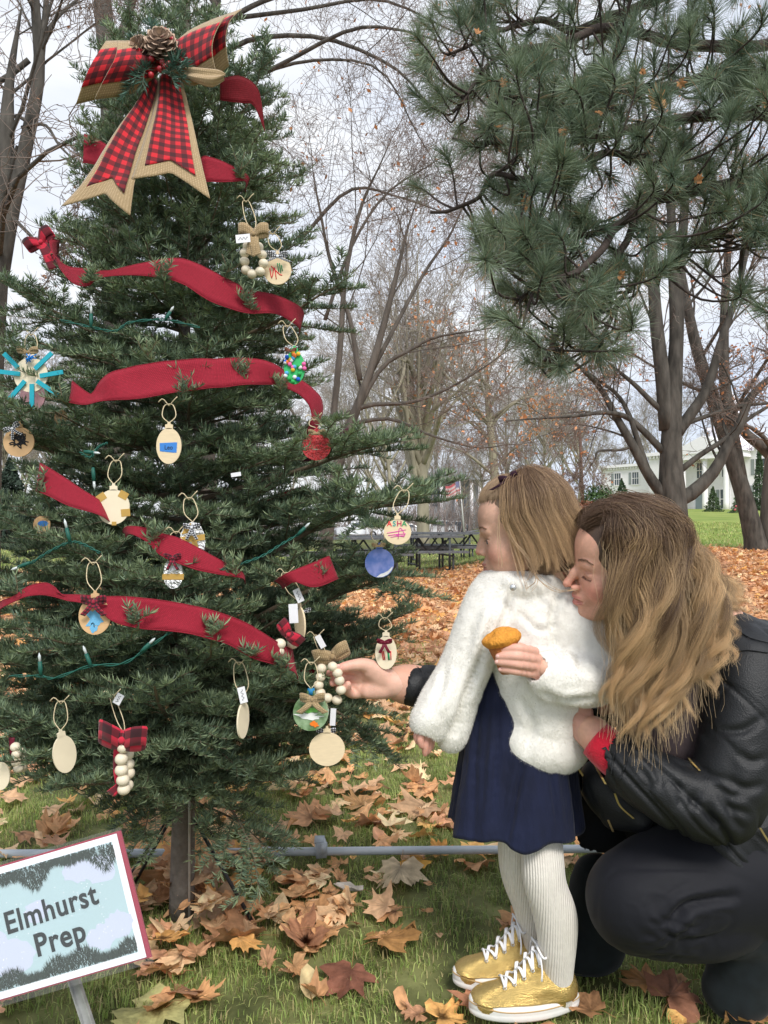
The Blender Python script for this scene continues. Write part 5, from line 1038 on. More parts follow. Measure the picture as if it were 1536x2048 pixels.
dk = thing('velvet_bow', 'dark maroon velvet bow right of the red glitter ornament', 'bow', loc=P(675, 885, 1.52)); small_bow(dk, frame_at(676, 884, 1.52, 0, .3), .032, mcol('maroon_velvet', (.05, .008, .018), .8), tail=.6, ang=1.6, w=.5)
# ASHA
t, fr, a, b = ornament('round wooden ornament lettered ASHA with a pink scribble, in front of the picnic tables', 795, 1064, 55, 50, 1.27, (808, 985)); fr2 = fr
for ch, x, mt_ in (('A', -.014, M_RED), ('S', -.0055, mcol('teal_marker', (.02, .35, .33))), ('H', .003, mcol('crimson_marker', (.5, .03, .10))), ('A', .0115, M_GRN)): text_mesh('lettering', ch, fr, .0125, x, .014, mt_, t, offs=.0002)
for pts in ([(-.018, -.002), (.0, .001), (.014, .004)], [(-.016, -.006), (.0, -.004), (.014, -.003)], [(-.012, -.009), (.0, -.007), (.012, -.006)], [(.001, -.012), (.003, .006), (.008, .004), (.012, -.008), (-.006, -.004)]): stroke(t, fr, pts, .0006, M_PINK)
t, fr, a, b = ornament('round ornament painted blue with a torn white edge, in front of the leaf carpet', 759, 1126, 58, 58, 1.44, (753, 1060), mat('blue_paint', (.10, .20, .58), .55, .25, 45, color2=(.22, .26, .55)), name='painted_ornament'); small_bow(t, frame_at(757, 1092, 1.435), .013, M_BURL, tails=False)
V, F = flat(fr, [(-.006, -.0275), (.006, -.027), (.016, -.022), (.024, -.013), (.026, -.006), (.018, -.014), (.009, -.019), (.002, -.021)]); obj('paint_patch', V, F, mcol('white_paint', (.8, .8, .8)), t, False)
t, fr, a, b = ornament('pale oval ornament with burgundy bow and red and green crayon strokes, left of the child', 772, 1305, 43, 66, 1.42, (769, 1240), M_WOODP); small_bow(t, frame_at(769, 1284, 1.41), .014, M_BURG, tail=1.4, w=.36)
for x0, x1, m_ in ((-.008, -.005, M_RED), (-.005, -.002, M_RED), (.003, .005, M_GRN), (.005, .0065, M_GRN), (.009, .0095, M_RED)): stroke(t, fr, [(x0, .003), (x1, -.014)], .0011, m_)
t, fr, a, b = ornament('round wooden ornament with red and green scribbles and a navy gingham bow', 555, 541, 56, 58, 1.46, (545, 470)); small_bow(t, frame_at(556, 515, 1.45), .019, M_GING, tail=.6, ang=.9)
for pts, m_ in (([(-.015, .004), (-.011, -.016), (-.006, .006), (-.002, -.018)], M_RED), ([(-.012, .008), (.004, -.008), (.010, -.010)], M_RED), ([(.000, .014), (.003, -.004)], M_GRN), ([(.004, .014), (.007, -.006)], M_GRN), ([(.008, .010), (.010, -.002)], M_GRN)): stroke(t, fr, pts, .0010, m_)
def tagcard(parent, px, py, w, h, Y, rot, yaw=.0, txt=None, name='paper_tag'):
    k = Y/FPX; fr = frame_at(px, py, Y, yaw, rot); V, F = flat(fr, [(-w*k/2, -h*k/2), (w*k/2, -h*k/2), (w*k/2, h*k/2), (-w*k/2, h*k/2)], .0005, 0)
    if parent is None: return fr, V, F
    o = obj(name, V, F, M_TAG, parent, False)
    if txt:
        q = np.linspace(-1, 1, 16); m = MB(); a_ = q*max(w, h)*k*.34; b_ = np.sin(q*9)*min(w, h)*k*.16
        m.tube(put(fr, np.c_[a_, b_, np.full(16, .0006)] if w > h else np.c_[b_, a_, np.full(16, .0006)]), .00035, 4); m.build('ink_scribble', M_INK, o)
    return o
t, fr, a, b = ornament('oval wooden ornament seen nearly edge on behind a blank white tag', 600, 1247, 24, 68, 1.36, (572, 1150), M_WOOD, side=-1, roll=.12); tagcard(t, 587, 1227, 18, 38, 1.345, .06); tagcard(t, 597, 1191, 14, 28, 1.345, .42, .3, True); small_bow(t, frame_at(608, 1222, 1.37), .013, M_GING, tails=False)
t, fr, a, b = ornament('thin edge-on wooden ornament below a tilted paper name tag', 486, 1440, 14, 72, 1.30, (478, 1330), M_WOODP, side=1, roll=-.05); tagcard(t, 485, 1390, 15, 32, 1.29, .22, .2, True)
t, fr, a, b = ornament('pale oval ornament seen at a steep angle, hanging lowest at the left', 129, 1508, 30, 76, 1.30, (122, 1408), M_WOODP, side=1, roll=.18)
t, fr, a, b = ornament('large blank round wooden ornament below the swirled green ornament', 654, 1498, 71, 66, 1.34, None, M_WOOD); small_bow(t, frame_at(652, 1465, 1.352), .017, M_GING, tails=False, z=-.004); tagcard(t, 666, 1434, 11, 34, 1.36, -.06)
t, fr, a, b = ornament('round ornament with green and white swirls, blue cap and burlap bow', 622, 1424, 70, 72, 1.325, (622, 1330), mat('swirled_green_paint', (.10, .20, .08), .15, .2, 40, color2=(.30, .42, .26), spec=.8, coat=.6), name='painted_ornament', th=.010)
V, F = flat(fr, ell2(.018, .007, 20, -.002, -.006, .22, 3), .001, .0056); obj('white_paint', V, F, mcol('white_paint', (.8, .82, .8)), t, False); V, F = flat(fr, ell2(.015, .005, 18, .001, .006, .25, 8), .001, .0058); obj('green_paint', V, F, mcol('bright_green', (.2, .55, .12)), t, False); V, F = flat(fr, ell2(.007, .005, 14, .006, -.020, .2, 9), .001, .0058); obj('orange_paint', V, F, mcol('orange_paint', (.85, .20, .02)), t, False)
MB().tube(put(fr, [(0, .031, 0), (0, .042, 0)]), .0065, 10).build('blue_cap', mcol('blue_plastic', (.02, .20, .42)), t); small_bow(t, frame_at(625, 1398, 1.315), .021, M_BURL, tail=1.1, ang=.75, w=.5)
t, fr, a, b = ornament('pale round ornament cut off by the left edge of the picture', 2, 1552, 36, 54, 1.34, None, M_WOODP, cap=False)
ornament('small tan round ornament half hidden by twigs below the snowflake ornament', 122, 836, 26, 34, 1.56, None, M_WOODT, cap=False); t, fr, a, b = ornament('small tan ornament with a blue patch among twigs at the left', 84, 1050, 34, 36, 1.52, None, M_WOODT, cap=False); V, F = flat(fr, ell2(.011, .006, 12, .003, .003)); obj('blue_patch', V, F, M_BLUET, t, False)
# wooden bead strings
def beads(lab, pts, r, Y, extra=None):
    t = thing('bead_ornament', lab, 'ornament', loc=P(pts[0][0], pts[0][1], Y)); ps = []
    for q in pts: y = Y+(q[2] if len(q) > 2 else 0); p = P(q[0], q[1], y); ps.append(p); MB().ball(p, (r, r, r*.92), 16, 11).build('bead', M_BEAD, t)
    MB().tube(spline(ps, 40), .0009, 5).build('cord', M_TWINE, t); return t
t = beads('ring of pale wooden beads with burlap bow and tag, high on the fir', [(489, 506), (489, 523), (492, 540), (504, 548), (520, 543), (527, 527), (524, 509), (517, 494), (495, 493)], .0098, 1.44)
small_bow(t, frame_at(508, 470, 1.42), .028, M_BURL, 'burlap_bow', tail=1.5, ang=.15, w=.62); tagcard(t, 486, 477, 29, 17, 1.405, .1, 0, True); twine(t, P(508, 465, 1.43), P(492, 405, 1.46), .010)
t = beads('looped string of wooden beads held by the hand of the woman', [(673, 1333), (643, 1338, .01), (682, 1347), (640, 1353, .012), (680, 1362), (688, 1363, -.004), (633, 1370, .01), (683, 1379), (640, 1387, .01), (662, 1396, .012), (674, 1401, .008)][:0]+[(643, 1337, .012), (641, 1354, .012), (637, 1370, .012), (641, 1386, .012), (655, 1396, .012), (674, 1400, .010), (682, 1380), (679, 1361), (675, 1346), (665, 1333)], .0098, 1.40)
small_bow(t, frame_at(665, 1312, 1.42, 0, .3), .034, M_BURL, 'burlap_bow', tails=False, w=.6); tagcard(t, 641, 1283, 12, 27, 1.40, .5); twine(t, P(655, 1325, 1.42), P(632, 1275, 1.42), .006)
t = beads('double column of wooden beads with a red and black plaid bow, low at the left', [(247, 1494), (243, 1518), (243, 1540), (246, 1560), (248, 1578, .004), (254, 1570, .02), (257, 1546, .02), (256, 1528, .02), (255, 1508, .02), (252, 1490, .02)], .0112, 1.28)
small_bow(t, frame_at(246, 1478, 1.275, 0, -.15), .040, M_PLAIDM, 'plaid_bow', tails=False, w=.8); A_ = PA([(228, 1490, 1.29), (226, 1540, 1.29), (232, 1590, 1.29), (214, 1582, 1.29)]); B_ = PA([(244, 1490, 1.29), (238, 1540, 1.29), (240, 1580, 1.29), (236, 1565, 1.29)]); V, F, uv = strip(A_, B_, 20, 4); solid(obj('ribbon_tail', V, F, M_PLAIDM, t, uv=uv)); tagcard(t, 237, 1398, 15, 22, 1.28, -.5, 0, True); twine(t, P(250, 1470, 1.28), P(225, 1395, 1.30), .006)
t = beads('short stack of wooden beads over the right end of the lowest ribbon', [(560, 1288), (557, 1303), (559, 1318), (563, 1300, .018), (586, 1287, .02)], .0105, 1.31); small_bow(t, frame_at(578, 1268, 1.315, 0, -.8), .026, M_PLAIDM, 'plaid_bow', tails=False, w=.6)
t = beads('string of wooden beads with a dark ribbon at the far left, below the lowest ribbon', [(31, 1494), (34, 1508), (33, 1524), (37, 1536), (46, 1520, .02), (45, 1535, .02), (41, 1505, .02)], .0092, 1.35); A_ = PA([(17, 1475, 1.36), (20, 1510, 1.36)]); B_ = PA([(29, 1475, 1.36), (28, 1508, 1.36)]); V, F, uv = strip(A_, B_, 8, 3); solid(obj('ribbon_tail', V, F, M_BURG, t, uv=uv))
t = beads('beads with a hanging red ribbon bow at the left tip of the uppermost band', [(96, 507), (98, 520, .01), (101, 533, .01)], .009, 1.60); small_bow(t, frame_at(84, 486, 1.585, 0, .6), .032, M_PLAIDM, 'plaid_bow', tail=2., ang=.2, w=.6)
fr, V, F = tagcard(None, 472, 949, 20, 8, 1.45, .15); tag(obj('paper_tag', V, F, M_TAG, None, False), 'small white paper strip caught among the twigs in the middle of the fir', 'tag')
# ---------------------------------------------------------------- string of lights
M_CORD = mat('green_cord', (.015, .10, .075), .5); M_BULB = mat('clear_bulb', (.55, .60, .60), .15, spec=.8)
def lights(lab, pts, socks, out=.03):
    p = np.array([SP(x, y, out) for x, y in pts]); q = spline(p, 70); t = thing('light_string', lab, 'string lights', loc=q[0]); T, A_, B_ = frames(q[None]); th = np.linspace(0, 34, 70)[:, None]
    MB().tube(q+A_[0]*np.cos(th)*.0016+B_[0]*np.sin(th)*.0016, .0011, 5).tube(q-A_[0]*np.cos(th)*.0016-B_[0]*np.sin(th)*.0016, .0011, 5).build('cord', M_CORD, t)
    for x, y, dx, dy in socks: a = SP(x, y, out+.004); d = np.array([dx, -.1, -dy])*.001; so = MB().tube([a, a+d*.5, a+d*.55, a+d], [.0026, .0036, .0034, .003], 8).build('socket', M_CORD, t); MB().tube([a+d, a+d*1.4, a+d*1.65], [.0022, .0024, .0004], 8).build('bulb', M_BULB, so)
lights('green string of lights draped across the lower left of the fir', [(20, 1352), (80, 1352), (110, 1356), (180, 1332), (245, 1327), (290, 1300), (335, 1268), (360, 1250)], [(82, 1350, -2, -22), (182, 1332, -8, -20), (282, 1304, 14, -14)])
lights('short run of green string lights above the left end of the lowest ribbon', [(60, 1128), (101, 1102), (140, 1085), (165, 1088), (200, 1106)], [(140, 1084, -6, -24), (60, 1125, -20, 8)])
lights('green string of lights across the right middle of the fir', [(440, 1140), (480, 1128), (524, 1112), (560, 1090), (598, 1068)], [(595, 1070, 14, -14)])
lights('green string of lights winding below the uppermost ribbon band', [(120, 640), (185, 655), (230, 662), (260, 645), (330, 640), (400, 655)], [(182, 655, 0, -26), (330, 640, 10, -16)])
lights('green string of lights beside the oval ornament with blue tape', [(160, 905), (180, 915), (192, 900), (200, 892), (215, 886)], [(168, 903, 18, 2), (186, 935, 2, 24)])
# ---------------------------------------------------------------- sign
sT, sB, sL = P(233, 1667, 1.21), P(293, 1914, 1.145), P(-78, 1757, 1.21)
e = sT-sL; SW = np.linalg.norm(e); e /= SW; dn = sB-sT; SH = np.linalg.norm(dn); u = -dn/SH; n_ = np.cross(e, u); n_ /= np.linalg.norm(n_); n_ = n_ if n_[1] < 0 else -n_
fr = (sL+dn, e, u, n_)   # origin bottom left
sg = thing('yard_sign', 'tilted yard sign reading Elmhurst Prep with a pale blue wintry design', 'sign', loc=fr[0]); M_SPAPER = mcol('white_paper', (.82, .82, .86), .35)
def rect(x0, y0, x1, y1): return [(x0, y0), (x1, y0), (x1, y1), (x0, y1)]
V, F = flat(fr, rect(-.004, -.002, SW+.007, SH+.003), .003, -.003); obj('backing_board', V, F, mcol('red_board', (.30, .02, .05), .5), sg, False)
V, F = flat(fr, rect(0, 0, SW, SH), .0008, 0); pa = obj('paper', V, F, M_SPAPER, sg, False)
IN = .010; V, F = flat(fr, rect(IN, IN, SW-IN, SH-IN), .0003, .0008); obj('printed_panel', V, F, mat('pale_aqua_print', (.40, .54, .58), .3, .03, 8), pa, False)
rs = np.random.default_rng(12); V_ = MB(); G_ = MB(); 
for cx, cy, r_ in ((SW-.04, SH-.045, .026), (SW-.075, SH-.038, .022), (.06, .05, .036), (.03, .075, .03), (SW-.03, .055, .024), (SW-.06, .045, .022), (.11, SH-.08, .02)): V, F = flat(fr, ell2(r_, r_*.8, 26, cx, cy, .08, int(r_*1e4)), .0001, .00102+rs.uniform(0, .0001)); V_.add(V, F)
V_.build('lilac_print', mcol('lilac_print', (.50, .55, .68), .3), pa, False)
for edge in (0, 1):
    for k in range(2300):
        x = rs.uniform(IN, SW-IN); d = (.018+.012*math.sin(x*52+edge*2)+.008*math.sin(x*110+1))*(1 if edge else .85); y = rs.uniform(0, max(d, .006)); a_ = rs.normal(-PI/2 if edge else PI/2, .55); l_ = rs.uniform(.006, .012)
        y0 = SH-IN-y if edge else IN+y; x1, y1 = x+math.cos(a_)*l_, y0+math.sin(a_)*l_; x1 = min(max(x1, IN), SW-IN); y1 = min(max(y1, IN), SH-IN); w_ = .0008; G_.add(put(fr, [(x-w_, y0, .00125), (x+w_, y0, .00125), (x1, y1, .0013)]), np.array([[0, 1, 2]]), np.array([.022, .036, .030])*rs.uniform(.5, 1.8))
G_.build('fir_sprig_print', mat('dark_sprig_print', (1, 1, 1), .35, col=True), pa, False, True)
V_ = MB()
for k in range(70): V, F = flat(fr, ell2(.0007, .0007, 6, rs.uniform(.03, SW-.02), rs.uniform(.04, SH-.05)), .0001, .0012); V_.add(V, F)
V_.build('snow_print', M_SPAPER, pa, False)
def inpx(px, py):   # pixel -> sign coordinates
    d = P(px, py, 1.0)-np.array([0, 0, CAMZ]); k = np.dot(fr[0]-[0, 0, CAMZ], n_)/np.dot(d, n_); q = np.array([0, 0, CAMZ])+d*k-fr[0]; return q@e, q@u
M_TXT = mcol('charcoal_print', (.010, .018, .022), .6); x, y = inpx(108, 1824); text_mesh('lettering', 'Elmhurst', fr, .0455, x+.009, y+.022, M_TXT, pa, .0016, offs=.0010, ext=.0001, sx=.86, rot=.045, space=1.08); x, y = inpx(121, 1872); text_mesh('lettering', 'Prep', fr, .0455, x+.007, y+.014, M_TXT, pa, .0016, offs=.0011, ext=.0001, sx=.90, rot=.045, space=1.08)
x, y = inpx(-7, 1792); V, F = flat(fr, ell2(.0175, .0175, 30, x, y), .0003, .0016); obj('blue_dot', V, F, mcol('blue_print', (.02, .12, .48), .35), pa, False)
V, F = flat(fr, rect(-.008, -.010, SW+.010, SH+.008), .0004, .0022)
M_LAM = bpy.data.materials.new('clear_laminate'); M_LAM.use_nodes = True; tt = M_LAM.node_tree; pb = tt.nodes['Principled BSDF']; pb.inputs['Roughness'].default_value = .12; tb = tt.nodes.new('ShaderNodeBsdfTransparent'); ms = tt.nodes.new('ShaderNodeMixShader'); ms.inputs[0].default_value = .03; tt.links.new(tb.outputs[0], ms.inputs[1]); tt.links.new(pb.outputs[0], ms.inputs[2]); tt.links.new(ms.outputs[0], tt.nodes['Material Output'].inputs[0]); pb.inputs['Base Color'].default_value = (.9, .9, .9, 1)
obj('laminate', V, F, M_LAM, sg, False)
a = P(150, 1960, 1.20); g = P(186, 2070, 1.19); dd = (g-a)/np.linalg.norm(g-a); g = a+dd*((a[2]-float(gz(a[0], a[1]))+.05)/abs(dd[2])); a = a-dd*.12
pm = MB().bar(a, g, .014, .002).bar(a+[-.008, -.003, 0], g+[-.008, -.003, 0], .002, .008).bar(a+[.008, -.003, 0], g+[.008, -.003, 0], .002, .008); pm.build('post', mat('galvanised_steel', (.42, .43, .43), .45, .2, 60, metal=.4), sg, False)
# ================================================================ PEOPLE
def sample_surface(V, Q, n, rng):
    a, b, c, d = V[Q[:, 0]], V[Q[:, 1]], V[Q[:, 2]], V[Q[:, 3]]; ar = np.linalg.norm(np.cross(c-a, d-b), axis=1); p = ar/ar.sum(); i = rng.choice(len(Q), n, p=p)
    u, v = rng.random((2, n, 1)); pt = (a[i]*(1-u)+b[i]*u)*(1-v)+(d[i]*(1-u)+c[i]*u)*v; N = vnormals(V, Q)[Q[i, 0]]; return pt, N, i
def head_sculpt(child, mouth_open=0., closed=True):
    """head in its own frame: x forward, y left, z up, metres (adult size)"""
    s = Sculpt((-.13, -.105, -.20), (.135, .105, .145), .0016)
    cr = 1.0
    s.ell((-.012, 0, .030), (.097, .076, .086), .02); s.ell((.020, 0, .038), (.066, .066, .062), .02)
    if child:
        s.ell((.030, 0, -.030), (.056, .060, .064), .03); s.ell((.044, .038, -.042), (.034, .030, .034), .02); s.ell((.044, -.038, -.042), (.034, .030, .034), .02)
        for y in (-1, 1): s.cone((-.012, y*.048, -.050), (.052, y*.018, -.080), .024, .022, .025)
        s.ell((.074, 0, -.088), (.017, .018, .015), .018)
    else:
        s.ell((.030, 0, -.030), (.054, .055, .068), .03); s.ell((.050, .040, -.034), (.028, .024, .026), .02); s.ell((.050, -.040, -.034), (.028, .024, .026), .02)
        for y in (-1, 1): s.cone((-.012, y*.052, -.052), (.054, y*.016, -.094), .019, .017, .025)
        s.ell((.075, 0, -.097), (.016, .018, .015), .018)
    for y in (-1, 1): s.ell((.072, y*.024, .012 if child else .010), (.013, .022, .008), .014)          # brow
    for y in (-1, 1): s.ell((.096, y*.031, -.010), (.018, .019, .011), .012, sub=True)                # socket
    for y in (-1, 1):
        s.ell((.0665, y*.031, -.010), (.0150, .0165, .0125), .005)                                      # lids
        if closed:
            s.cone((.084, y*.017, -.0150), (.076, y*.046, -.0145), .0013, .0013, .002, sub=True); s.cone((.083, y*.018, -.002), (.075, y*.045, -.003), .0014, .0014, .004, sub=True)
        else:
            s.ell((.083, y*.031, -.0118), (.012, .0130, .0056), .002, sub=True); s.cone((.084, y*.018, -.0035), (.074, y*.046, -.006), .0013, .0013, .003, sub=True)
    if child: s.chain([(.082, 0, .000), (.090, 0, -.018), (.0975, 0, -.031)], [.007, .0075, .0092], .012); tip = -.034
    else: s.chain([(.080, 0, .004), (.093, 0, -.014), (.108, 0, -.034)], [.0068, .0075, .0084], .010); tip = -.040
    for y in (-1, 1):
        s.ell((.088 if child else .094, y*.0115, tip-.001), (.0095, .0065, .0065), .006); s.ell((.094 if child else .100, y*.0062, tip-.0080), (.0055, .0032, .0028), .002, sub=True)
    s.ell((.0735, 0, -.064), (.0205, .027, .018), .014)
    lz = -.0615; m = .0035 if mouth_open else .0006
    s.chain([(.082, .020, lz-.004), (.0895, .009, lz+.0015), (.0920, .0, lz), (.0895, -.009, lz+.0015), (.082, -.020, lz-.004)], [.0020, .0032, .0034, .0032, .0020], .004, 12)
    s.chain([(.081, .018, lz-.008), (.0880, .008, lz-.0105-m), (.0900, .0, lz-.0112-m), (.0880, -.008, lz-.0105-m), (.081, -.018, lz-.008)], [.0020, .0038, .0043, .0038, .0020], .004, 12)
    s.chain([(.083, .021, lz-.0062), (.0955, .008, lz-.0050-m*.4), (.0985, .0, lz-.0052-m*.4), (.0955, -.008, lz-.0050-m*.4), (.083, -.021, lz-.0062)], [.0009, .0012+m*.5, .0014+m*.5, .0012+m*.5, .0009], .002, 12) if False else None
    for a, b in (((.083, .021, lz-.0062), (.0940, .008, lz-.0050-m*.4)), ((.0940, .008, lz-.0050-m*.4), (.0965, 0, lz-.0052-m*.4)), ((.0965, 0, lz-.0052-m*.4), (.0940, -.008, lz-.0050-m*.4)), ((.0940, -.008, lz-.0050-m*.4), (.083, -.021, lz-.0062))): s.cone(a, b, .0010+m*.5, .0012+m*.5, .0015, sub=True)
    s.ell((.096, 0, lz-.024), (.008, .014, .005), .006, sub=True)
    for y in (-1, 1):   # ears
        s.ell((-.008, y*.076, -.012), (.018, .007, .030), .006, rot=rotz(-y*.35)); s.ell((-.004, y*.084, -.008), (.010, .005, .018), .004, sub=True)
    s.chain([(-.025, 0, -.045), (-.040, 0, -.11), (-.050, 0, -.17)], [.052, .048, .050] if not child else [.048, .042, .046], .02)
    V, Q = s.mesh(); return V, Q
def gauss(V, c, r): d = (V-np.asarray(c))/np.asarray(r); return np.exp(-(d*d).sum(1))
def skin_cols(V, base, child):
    C = np.repeat(np.asarray(base, float)[None], len(V), 0); lz = -.0615
    def mixc(m, c, k=1.): nonlocal C; m = np.clip(m*k, 0, 1)[:, None]; C = C*(1-m)+np.asarray(c)*m
    for y in (-1, 1): mixc(gauss(V, (.066, y*.046, -.042), (.028, .024, .022)), (.62, .22, .17), .75 if not child else .6)
    mixc(gauss(V, (.104, 0, -.036), (.016, .016, .014)), (.60, .22, .17), .6)
    for y in (-1, 1): mixc(gauss(V, (.08, y*.031, -.012), (.02, .018, .011)), (.50, .26, .20), .35)
    for z_, r_ in ((lz+.001, .0052), (lz-.0115, .0068)):
        d = np.abs(V[:, 2]-z_)/(r_*(1-.55*np.clip(np.abs(V[:, 1])/.022, 0, 1)**2)); m = np.clip(1.6-1.6*d, 0, 1)*(V[:, 0] > .078)*np.clip((.0225-np.abs(V[:, 1]))/.003, 0, 1); mixc(m, (.56, .20, .18), .85)
    m = np.exp(-((V[:, 2]-(lz-.0056))/.0013)**2)*(V[:, 0] > .078)*(np.abs(V[:, 1]) < .021); mixc(m, (.22, .05, .05), .8)
    C *= 1+.07*vnoise(V, 90, 3, 2)[:, None]+.05*vnoise(V, 500, 5)[:, None]; return np.clip(C, 0, 1)
def brow_hairs(V, N, rng, n, thick, zc=.0175):
    out = []
    for y in (-1, 1):
        for k in range(n):
            t = rng.random(); yy = y*(.010+.038*t); z = zc+.006*math.sin(t*2.2)-.010*max(t-.6, 0)+rng.normal(0, .0013*(1.2-t)); i = np.argmin((V[:, 1]-yy)**2+(V[:, 2]-z)**2+1e3*(V[:, 0] < .05))
            p = V[i]+N[i]*.0003; d = np.array([-.25*t, y*1., .35*(1-t)-.35*t])+rng.normal(0, .15, 3); d /= np.linalg.norm(d); out.append([p, p+d*.0035+N[i]*.0004, p+d*.007])
    return tubes(np.array(out), np.full((len(out), 3), thick)*[1, .8, .3], 3)
def place(V, M, o, sc): return (V*sc) @ M.T + np.asarray(o)
def mesh_join(parts):
    V = []; Q = []; C = []; n = 0
    for v, q, c in parts: V.append(v); Q.append(q+n); C.append(c if np.ndim(c) == 2 else np.repeat(np.asarray(c, float)[None], len(v), 0)); n += len(v)
    return np.concatenate(V), np.concatenate(Q), np.concatenate(C)
M_SKIN = mat('skin', (1, 1, 1), .55, .05, 120, col=True, bump=.07, bscale=420, sss=.12, spec=.35)
M_HAIR = mat('hair', (1, 1, 1), .42, col=True, spec=.45, trans=.10); M_IRIS = mat('iris', (.10, .14, .17), .1, spec=.6); M_SCLERA = mat('eye_white', (.75, .72, .70), .15, spec=.6); M_NAIL = mat('nail', (.72, .42, .36), .25, spec=.5)
def hairmesh(name, P_, rad, C, parent, k=3):
    V, F = tubes(P_, rad, k); return obj(name, V, F, M_HAIR, parent, True, col=np.repeat(C.reshape(-1, 3), k, 0))
def wave_strands(guides, n, N, rng, clumps, spread, wamp, wfreq, curl=1., jitter=.0015, thick=.005):
    """guides (G,K,3) ordered along u; returns (n,N,3) strands built in clumps"""
    G, K, _ = guides.shape; gs = np.stack([spline(g, N) for g in guides]); cu = rng.random(clumps)*(G-1); i = np.minimum(cu.astype(int), G-2); f = (cu-i)[:, None, None]; C = gs[i]*(1-f)+gs[i+1]*f
    t = np.linspace(0, 1, N); T, A, B = frames(C); ph = (cu*.9*curl+rng.normal(0, .55, clumps))[:, None]; fr = wfreq*rng.uniform(.88, 1.15, clumps)[:, None]; am = (wamp*rng.uniform(.6, 1.3, clumps))[:, None]*np.clip((t-.18)/.4, 0, 1)[None]
    C = C+A*(am*np.sin(2*PI*fr*t[None]+ph))[..., None]+B*(am*.8*np.cos(2*PI*fr*t[None]+ph))[..., None]
    C = C+rng.normal(0, 1, (clumps, 1, 3))*spread*np.clip(t*2.2, .15, 1)[None, :, None]*[1, .8, .3]
    ci = rng.integers(clumps, size=n); r0 = rng.standard_normal((n, 1, 3)); prof = (1.0-.74*t**1.6)[None, :, None]*thick
    S = C[ci]+r0*prof+np.cumsum(rng.standard_normal((n, N, 3)), 1)*jitter*.12
    ln = (rng.uniform(.62, 1.0, clumps)**.5)[ci]*rng.uniform(.93, 1.0, n); tt = t[None]*ln[:, None]*(N-1); j = np.minimum(tt.astype(int), N-2); fr_ = (tt-j)[..., None]; a = np.arange(n)[:, None]; return S[a, j]*(1-fr_)+S[a, j+1]*fr_, ci

def drop(Vv, pts, n=26):
    """carry a line of photo pixels onto the front of a surface made of vertices Vv"""
    out = []; o = np.array([0, 0, CAMZ])
    for x, y in spline(np.array(pts, float), n):
        d = P(x, y, 1.)-o; d /= np.linalg.norm(d); r_ = Vv-o; tt = r_@d; m = np.linalg.norm(r_-tt[:, None]*d, axis=1) < .005
        if m.any(): out.append(o+d*tt[m].min())
    return np.array(out)
def groove(v, n, lines, depth, width, lip=.35):
    """creases in cloth along lines, with a soft raised lip beside them"""
    for ln in lines:
        dp, wd = (ln[0], ln[1]) if not isinstance(ln[0], tuple) else (depth, width); pts = ln[2] if not isinstance(ln[0], tuple) else ln
        q = drop(v, pts)
        if len(q) < 3: continue
        d = np.full(len(v), 9.); near = (np.abs(v-q.mean(0)).max(1) < np.ptp(q, axis=0).max()+.06); idx = np.where(near)[0]; dd = np.linalg.norm(v[idx][:, None]-q[None], axis=2); j = dd.argmin(1); fade = np.sin(PI*np.clip((j+.5)/len(q), .02, .98))**.5; m = dd.min(1)
        v[idx] += n[idx]*(fade*dp*(-np.exp(-(m/wd)**2)+lip*np.exp(-((m-2.0*wd)/wd)**2)))[:, None]
    return v
# ---------------------------------------------------------------- the girl
rg = np.random.default_rng(90)
GB = P(1075, 2030, 1.40); girl = thing('person', 'small child in white fluffy coat and navy dress holding a muffin', 'child', loc=(GB[0], GB[1], 0))
HM = rotz(PI-.14) @ roty(.16) @ rotx(-.05); HO = P(1043, 1061, 1.42); HS = .875
V, Q = head_sculpt(True, 0, False); C = skin_cols(V, (.70, .42, .31), True); N = vnormals(V, Q); HV = place(V, HM, HO, HS); SK = (.70, .42, .31)
parts = [(HV, Q, C)]
# torso, legs (hidden under clothes) and hands
s = Sculpt(P(860, 1720, 1.56)-[0, .0, .06], P(1240, 1120, 1.56)+[0, .06, 0], .004); s.lo[1] = 1.26; s = Sculpt((s.lo[0], 1.26, s.lo[2]), (P(1240, 0, 1.5)[0], 1.56, P(0, 1110, 1.42)[2]), .004)
s.chain(PA([(1062, 1140, 1.435), (1065, 1230, 1.44), (1060, 1330, 1.44), (1058, 1460, 1.43)]), [.040, .058, .056, .062], .03)
s.chain(PA([(965, 1215, 1.43), (900, 1340, 1.41), (855, 1440, 1.39), (846, 1462, 1.385)]), [.030, .022, .018, .015], .02); s.chain(PA([(1145, 1225, 1.41), (1195, 1350, 1.37), (1090, 1336, 1.31)]), [.032, .024, .018], .02)
v, q = s.mesh(); parts.append((v, q, SK))
def handmesh(palm, fingers, box, h=.0014, k=.004):
    lo = np.min([p for p, _ in box], 0) if False else None
    allp = np.concatenate([np.array(c[0]) for c in palm+fingers]); s = Sculpt(allp.min(0)-.024, allp.max(0)+.024, h)
    for pts, rd in palm: s.chain(pts, rd, .010)
    for pts, rd in fingers: s.chain(pts, rd, k, 10)
    return s.mesh()
